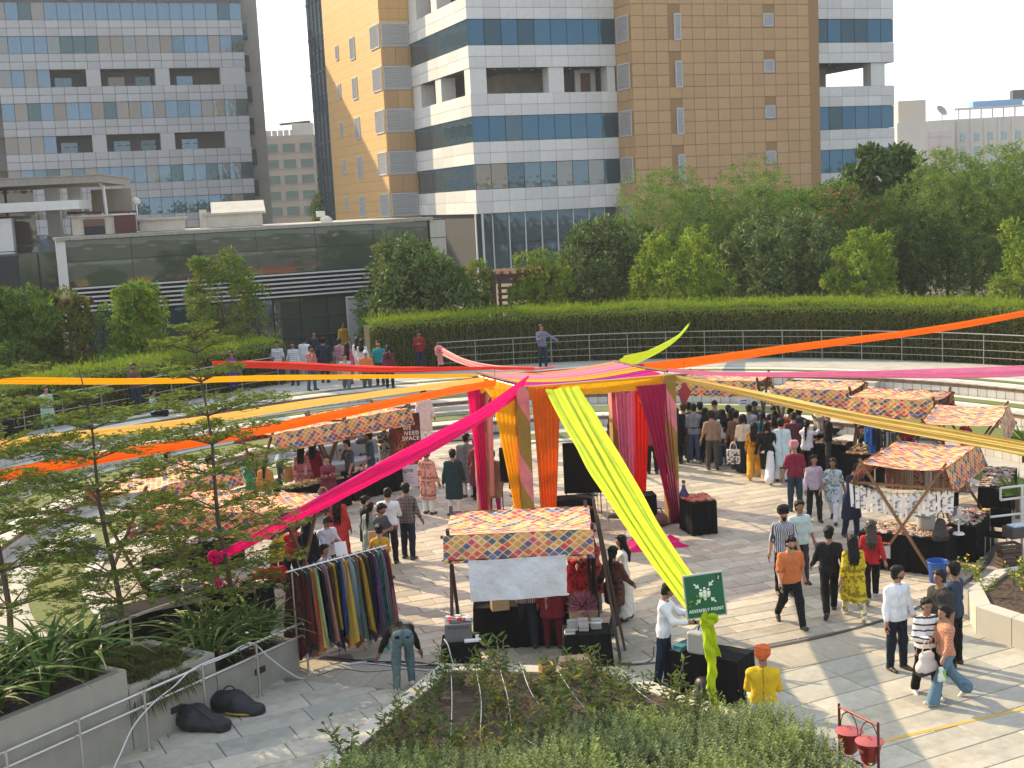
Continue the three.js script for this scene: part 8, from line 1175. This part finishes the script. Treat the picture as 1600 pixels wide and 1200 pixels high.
{ // inside the tent and around it
  const bd = (label, x0, y0, x1, y1, z, turn) => { const a = zp(x0, y1, z), c = zp(x1, y0, z), o = thing('black_board', label, 'board', V((a.x + c.x) / 2, a.y, z), turn); part(o, 'board', rbx(c.x - a.x, c.y - a.y, .04, .01, 0, (c.y - a.y) / 2, 0), M.blackCloth); for (const s of [-1, 1]) part(o, 'leg', rod(V(s * (c.x - a.x) * .45, .1, 0), V(s * (c.x - a.x) * .45, -a.y, -.1), .014), M.dark); };
  bd('black display board inside the tent behind the yellow curtain', 782, 697, 828, 752, -32.6, .1); bd('large black display board in the middle of the tent', 882, 690, 938, 772, -32.2, -.1);
  const ch = (label, p, r, m) => { const o = thing('folding_chair', label, 'chair', p, r), s = .42; part(o, 'seat', rbx(s, .04, s, .015, 0, .45, 0), m); part(o, 'backrest', rbx(s, .3, .03, .012, 0, .78, -s / 2), m); for (const x of [-s / 2, s / 2]) for (const z of [-1, 1]) part(o, 'leg', rod(V(x, 0, -z * s / 2), V(x, z > 0 ? .45 : .92, z * s / 2 * (z > 0 ? .9 : -1) * (z > 0 ? 1 : 1)), .011, .011, 6), M.steel); };
  ch('blue grey folding chair in front of the middle board', gp(918, 800, 0), .3, std(lin(.05, .06, .10), .7)); ch('dark folding chair at the right side of the tent', gp(968, 835, 0), -.4, M.dark); ch('dark chair behind the yellow curtain', gp(815, 800, 0), 2.6, M.dark);
  table('low black table in the middle of the tent', 1.35, -31.6, .1, 1.0, .6, .62);
  const st = thing('metal_stool', 'small dark round stool in front of the maroon curtain', 'stool', gp(1008, 820, 0)); part(st, 'seat', new THREE.CylinderGeometry(.17, .17, .04, 20).translate(0, .4, 0), M.dark); for (let k = 0; k < 4; k++) part(st, 'leg', rod(V(Math.cos(k * 1.57) * .17, 0, Math.sin(k * 1.57) * .17), V(Math.cos(k * 1.57) * .13, .4, Math.sin(k * 1.57) * .13), .01), M.steel);
  const mg = solo('magenta_floor_cloth', 'crumpled magenta cloth lying on the floor right of the tent', 'cloth', sheet((u, v) => { const x = (u - .5) * 1.25, z = (v - .5) * .85, e = Math.min(1, 6 * Math.min(u, 1 - u, v, 1 - v)); return V(x * (1 + .1 * Math.sin(v * 9)), .015 + e * (.16 * fbm(u * 5, v * 5, 0, 4) + .03 * Math.sin(u * 22 + v * 9)), z * (1 + .12 * Math.sin(u * 7))); }, 50, 36, (u, v) => [u, v]), K.magenta, gp(1022, 850, 0).add(V(0, 0, .1)), .2);
  const bag = thing('brown_handbag', 'reddish brown handbag on the floor beside the maroon curtain', 'bag', gp(1030, 822, 0), .3); part(bag, 'bag_body', netMesh([[V(-.1, .14, 0), V(.1, .14, 0), .14, .14], [V(0, .2, 0), V(0, .24, 0), .12, .1]], .022, .03, (x, y) => .004 - y, (x, y, z) => .008 * Math.sin(x * 30)), std(lin(.17, .05, .05), .6)); part(bag, 'handle', new THREE.TorusGeometry(.1, .012, 5, 14, Math.PI).scale(1, 1.4, 1).translate(0, .3, 0), M.leather);
  const doll = thing('dressed_figurine', 'small figurine in a blue purple dress on the flower table', 'figurine', V(3.93, .78, -30.35), 0); part(doll, 'dress', new THREE.LatheGeometry([[.001, .30], [.04, .28], [.05, .2], [.15, 0], [.001, 0]].map(p => new THREE.Vector2(...p)), 18), std(lin(.06, .06, .18), .7, { map: P.floral })); part(doll, 'head', new THREE.SphereGeometry(.045, 12, 10).translate(0, .35, 0), std(lin(.3, .16, .1), .6)); part(doll, 'hair', new THREE.SphereGeometry(.048, 12, 8, 0, 6.3, 0, 1.5).translate(0, .36, -.004), M.dark);
  goods('floor_flowers', 'red and yellow flower heads on the magenta floor cloth', 'flowers', gp(1012, 838, 0).x, .1, gp(1012, 838, 0).z, 0, .5, .3, 60, [[.5, .03, .06], [.6, .32, .04], [.5, .05, .2]]);
}
{ // sofa, poster and banner at the left
  const z0 = -36.6, p0 = gp(520, 752, 0), p1 = gp(612, 735, 0), d = V().subVectors(p1, p0), o = thing('grey_sofa', 'long grey sofa against the terrace at the left', 'sofa', p0.clone().lerp(p1, .5).add(V(-.25, 0, -.5)), Math.atan2(-d.z, d.x)), m = std(lin(.26, .27, .285), .9, { map: T.cloth, bumpMap: rep(T.fabricB, 6), bumpScale: .001 }), L = 3.0;
  for (let k = 0; k < 3; k++) { part(o, 'seat_cushion', rbx(L / 3 - .02, .2, .8, .05, -L / 2 + L / 3 * (k + .5), .36, .1), m); part(o, 'back_cushion', rbx(L / 3 - .02, .5, .22, .07, -L / 2 + L / 3 * (k + .5), .66, -.32), m); } part(o, 'base', rbx(L + .1, .26, .9, .03, 0, .13, .04), m); for (const s of [-1, 1]) part(o, 'armrest', rbx(.2, .6, .95, .06, s * (L / 2 + .12), .3, .05), m);
  const art = canvasTex(256, 512, (g, w, h) => { const r = rng(5); g.fillStyle = '#3a1715'; g.fillRect(0, 0, w, h); for (let i = 0; i < 420; i++) { g.fillStyle = `rgba(${60 + 130 * r()},${20 + 60 * r()},${18 + 40 * r()},.22)`; g.beginPath(); g.ellipse(r() * w, r() * h, 6 + 50 * r(), 4 + 20 * r(), r() * 3, 0, 7); g.fill(); } g.strokeStyle = 'rgba(190,120,70,.55)'; g.lineWidth = 9; for (let i = 0; i < 14; i++) { g.beginPath(); g.moveTo(20 + r() * 200, h * .92); g.quadraticCurveTo(r() * w, h * .6, 30 + r() * 200, h * (.28 + .35 * r())); g.stroke(); } g.fillStyle = 'rgba(20,8,8,.6)'; g.fillRect(0, h * .2, w, 5); g.fillStyle = '#f2e8e0'; g.font = 'bold 50px sans-serif'; g.textAlign = 'right'; ['WE', 'NEED', 'SPACE'].forEach((s, i) => g.fillText(s, w - (i ? 8 : 70), h * .29 + i * 48, 150)); });
  const pz = -37.0, a = zp(613, 735, pz), b = zp(654, 645, pz), ps = thing('exhibition_poster', 'dark red poster reading WE NEED SPACE on a stand at the left', 'poster', V((a.x + b.x) / 2, 0, pz), .12), pw = b.x - a.x + .04, ph = b.y - a.y, pg = part(ps, 'poster_board', bx(pw, ph, .03, 0, a.y + ph / 2, 0), M.dark); const pp = new THREE.PlaneGeometry(pw - .02, ph - .02); pp.translate(0, a.y + ph / 2, .019); part(ps, 'poster_print', pp, std(0xffffff, .7, { map: art })); for (const s of [-1, 1]) part(ps, 'leg', rod(V(s * pw * .42, 0, -.12), V(s * pw * .42, a.y + .4, -.02), .02), M.timberD);
  const bt = canvasTex(256, 128, (g, w, h) => { g.fillStyle = '#d8cfd0'; g.fillRect(0, 0, w, h); g.fillStyle = '#3a2630'; g.font = 'bold 34px sans-serif'; g.textAlign = 'left'; g.fillText('mahagziree', 14, 42, 170); g.fillStyle = '#8d6f80'; for (let i = 0; i < 4; i++) g.fillRect(14, 58 + i * 15, 150 + 20 * (i % 2), 3); });
  const q0 = zp(620, 765, -36.4), q1 = zp(655, 722, -36.4), bn = thing('white_banner', 'white printed banner board below the dark red poster', 'banner', V((q0.x + q1.x) / 2, 0, -36.4), .1); part(bn, 'banner_board', bx(q1.x - q0.x + .05, .62, .03, 0, .36, 0), paper); const bp = new THREE.PlaneGeometry(q1.x - q0.x + .03, .6); bp.translate(0, .36, .019); part(bn, 'banner_print', bp, std(0xffffff, .7, { map: bt })); for (const s of [-1, 1]) part(bn, 'foot', bx(.04, .05, .3, s * .3, .025, 0), M.dark);
  const bag = thing('black_handbag', 'black handbag on the back of the grey sofa', 'bag', gp(566, 694, .9), .2); part(bag, 'bag_body', netMesh([[V(-.1, .1, 0), V(.1, .1, 0), .1, .1]], .022, .02, (x, y) => .004 - y), M.leather); part(bag, 'handle', new THREE.TorusGeometry(.08, .01, 5, 12, Math.PI).translate(0, .18, 0), M.leather);
}
{ // basket stall at the left
  const straw = std(lin(.42, .27, .12), .85, { map: P.weave, bumpMap: T.fabricB, bumpScale: .003 });
  const bas = (label, p, r, h) => { const o = thing('straw_basket', label, 'basket', p, R0() * 3); part(o, 'basket_body', new THREE.LatheGeometry([[.01, 0], [r * .75, 0], [r, h], [r + .012, h], [r * .95, h * .95], [r * .7, .02]].map(q => new THREE.Vector2(...q)), 20), straw); part(o, 'handle', new THREE.TorusGeometry(r * .8, .014, 6, 18, Math.PI).translate(0, h, 0), straw); };
  bas('large straw basket with handle at the left end of the basket stall', gp(395, 722, .77), .24, .28); bas('tall straw basket at the far left of the basket stall', gp(408, 735, .76), .2, .3); bas('small straw basket beside the pink floral suit', gp(452, 742, .76), .16, .2); bas('flat straw basket in front of the left back table', gp(450, 752, .5), .2, .22);
  const fan = (label, px, py, m) => { const p = zp(px, py, -34.2), o = thing('hanging_fan', label, 'woven fan', p, .2); part(o, 'woven_disc', new THREE.CylinderGeometry(.24, .24, .03, 3, 1).rotateX(1.57).rotateZ(Math.PI), straw); part(o, 'centre_flower', new THREE.CylinderGeometry(.11, .11, .04, 8).rotateX(1.57).translate(0, .05, .01), m); part(o, 'cord', rod(V(0, .1, 0), V(0, .42, 0), .006), M.dark); };
  fan('woven hanging fan with a yellow flower at the basket stall', 488, 679, std(lin(.6, .42, .03), .7)); fan('plain woven hanging fan left of the yellow flower one', 440, 684, std(lin(.30, .17, .08), .8));
  for (const [x, y, l, c] of [[225, 838, 'red and white striped drum standing behind the left trees', [.42, .06, .06]], [218, 836, 'pale grey drum beside the striped one', [.45, .43, .42]]]) { const o = thing('storage_drum', l, 'drum', gp(x - (c[0] > .43 ? -6 : 18), y, .55)); part(o, 'drum_body', new THREE.CylinderGeometry(.11, .11, .32, 18).translate(0, .16, 0), std(lin(...c), .5)); part(o, 'white_band', new THREE.CylinderGeometry(.112, .112, .08, 18).translate(0, .17, 0), paper); }
  const tr = thing('clear_trolley', 'low trolley with blue base and clear boxes on the left lawn', 'trolley', gp(132, 868, 0), .2); part(tr, 'base', rbx(.72, .05, .45, .02, 0, .14, 0), std(lin(.02, .05, .26), .5)); part(tr, 'box', rbx(.6, .3, .36, .03, 0, .32, 0), std(lin(.42, .46, .52), .3)); for (const x of [-.28, .28]) for (const z of [-.16, .16]) part(tr, 'wheel', new THREE.CylinderGeometry(.05, .05, .03, 12).rotateX(1.57).translate(x, .05, z), M.dark);
  const fcols = [[.55, .55, .52], [.12, .36, .32], [.62, .6, .42], [.45, .42, .44], [.30, .34, .42], [.6, .57, .5]];
  [[252, 918, 'stack of pale folded fabric on the left table, left one'], [268, 905, 'stack with mint green fabric on top on the left table'], [285, 912, 'stack of white plastic wrapped fabric on the left table'], [240, 905, 'pile of grey fabric at the back of the left table'], [300, 922, 'low pile of folded fabric at the right end of the left table']].forEach(([x, y, l], i) => { const o = thing('fabric_stack', l, 'fabric', gp(x, y, .77), R0()); for (let k = 0; k < 4 + i % 3; k++) part(o, 'folded_piece', rbx(.34, .04, .26, .016, rnd(-.02, .02), .022 + .042 * k, rnd(-.02, .02), rnd(-.1, .1)), std(lin(...fcols[(i * 2 + k) % 6]), .7)); });
  const vb = thing('mirror_board', 'tilted white framed mirror with a row of round lamps at the left stall', 'mirror', gp(478, 868, .75), .15); part(vb, 'frame', rbx(.78, .5, .04, .02, 0, .27, -.02), paper); part(vb, 'mirror', bx(.70, .42, .01, 0, .27, .003), std(lin(.75, .77, .78), .04, { metalness: 1 })); for (let k = 0; k < 6; k++) part(vb, 'round_lamp', new THREE.SphereGeometry(.034, 10, 8).translate(-.25 + .1 * k + (k > 2 ? .03 : 0), .46, .03), std(lin(.85, .85, .85), .3));
  const rb = thing('red_bundle', 'red cloth bundle in a tray at the foot of the timber cross', 'bundle', gp(422, 905, .55), .3); part(rb, 'cloth', netMesh([[V(-.2, .1, 0), V(.2, .1, .05), .14, .16]], .025, .03, null, (x, y, z) => .018 * Math.sin(x * 24 + z * 18 + y * 14)), clothM([.50, .02, .02])); part(rb, 'tray', rbx(.7, .04, .4, .015, 0, -.04, 0), M.timberD);
  const tote = thing('striped_tote', 'red and black striped bag beside the long red dress', 'bag', gp(508, 815, .2).add(V(0, .3, 0)), .1); part(tote, 'bag_body', bx(.34, .4, .1, 0, .2, 0), std(lin(.42, .04, .03), .8, { map: rep(P.stripeH, 1, 2) })); part(tote, 'strap', new THREE.TorusGeometry(.12, .012, 5, 14, Math.PI).scale(1, 1.5, 1).translate(0, .4, 0), M.card);
}
// things held in hands
{
  const h = pStripe.hands[1], b = thing('cream_handbag', 'cream handbag with black base held by the striped sweater woman', 'bag', h.clone().add(V(-.12, -.52, .06)), .5); part(b, 'bag_body', netMesh([[V(-.1, .12, 0), V(.1, .12, 0), .1, .1], [V(-.06, .3, 0), V(.06, .3, 0), .07, .07]], .02, .04), std(lin(.60, .52, .46), .6)); part(b, 'base', rbx(.36, .09, .16, .03, 0, .05, 0), M.leather); part(b, 'strap', tube([V(-.1, .36, 0), V(-.02, .55, .01), V(.1, .36, 0)], .01, 14, 5), std(lin(.5, .42, .36), .6));
  const g = pPeach.hands[0], k = thing('snack_packet', 'green and white packet held by the woman in peach sweater', 'packet', g.clone().add(V(.0, -.16, .04)), .4); part(k, 'packet', netMesh([[V(0, -.02, 0), V(0, .12, 0), .05, .035], [V(.04, -.06, 0), V(-.03, -.05, 0), .03, .03]], .012, .02, null, (x, y, z) => .006 * Math.sin(x * 60 + y * 50)), std(lin(.62, .68, .60), .5)); part(k, 'green_leaf', bx(.05, .16, .02, .03, .03, .03, .3, 0, .3), std(lin(.22, .45, .06), .5));
  const s = solo('paper_sheet', 'white paper sheet held by the boy in the dark waistcoat', 'paper', sheet((u, v) => V((u - .5) * .24, .02 * Math.sin(u * 3), (v - .5) * .32), 6, 4).rotateX(.9), paper, gp(533, 858, 1.05), .3);
  const tb = thing('printed_tote', 'white tote with black print held in the back crowd', 'bag', gp(1144, 722, .28).add(V(0, 0, .25)), 0); part(tb, 'bag_body', bx(.36, .42, .1, 0, .21, 0), std(lin(.66, .66, .64), .8, { map: P.print })); part(tb, 'strap', new THREE.TorusGeometry(.09, .01, 5, 14, Math.PI).scale(1, 2.2, 1).translate(0, .42, 0), paper);
  const cp = solo('card_paper', 'beige paper bag held up in the group by the clothes rack', 'paper bag', rbx(.2, .22, .05, .01), M.card, gp(583, 838, 1.2), .3);
  const nt = thing('paper_notice', 'white and blue paper notice fixed at the back stall right of the tent', 'notice', zp(1162, 628, -38.4), 0); part(nt, 'paper', bx(.3, .26, .01), paper); part(nt, 'blue_lines', merge([bx(.2, .04, .012, 0, .04, .002), bx(.2, .03, .012, 0, -.04, .002)]), std(lin(.1, .16, .36), .7));
}
// ---------- draw ----------
const renderer = new THREE.WebGLRenderer({ antialias: true });
renderer.setSize(W, H);
renderer.toneMapping = THREE.LinearToneMapping;
renderer.toneMappingExposure = EXPOSURE;
renderer.shadowMap.enabled = true;
renderer.render(scene, camera);
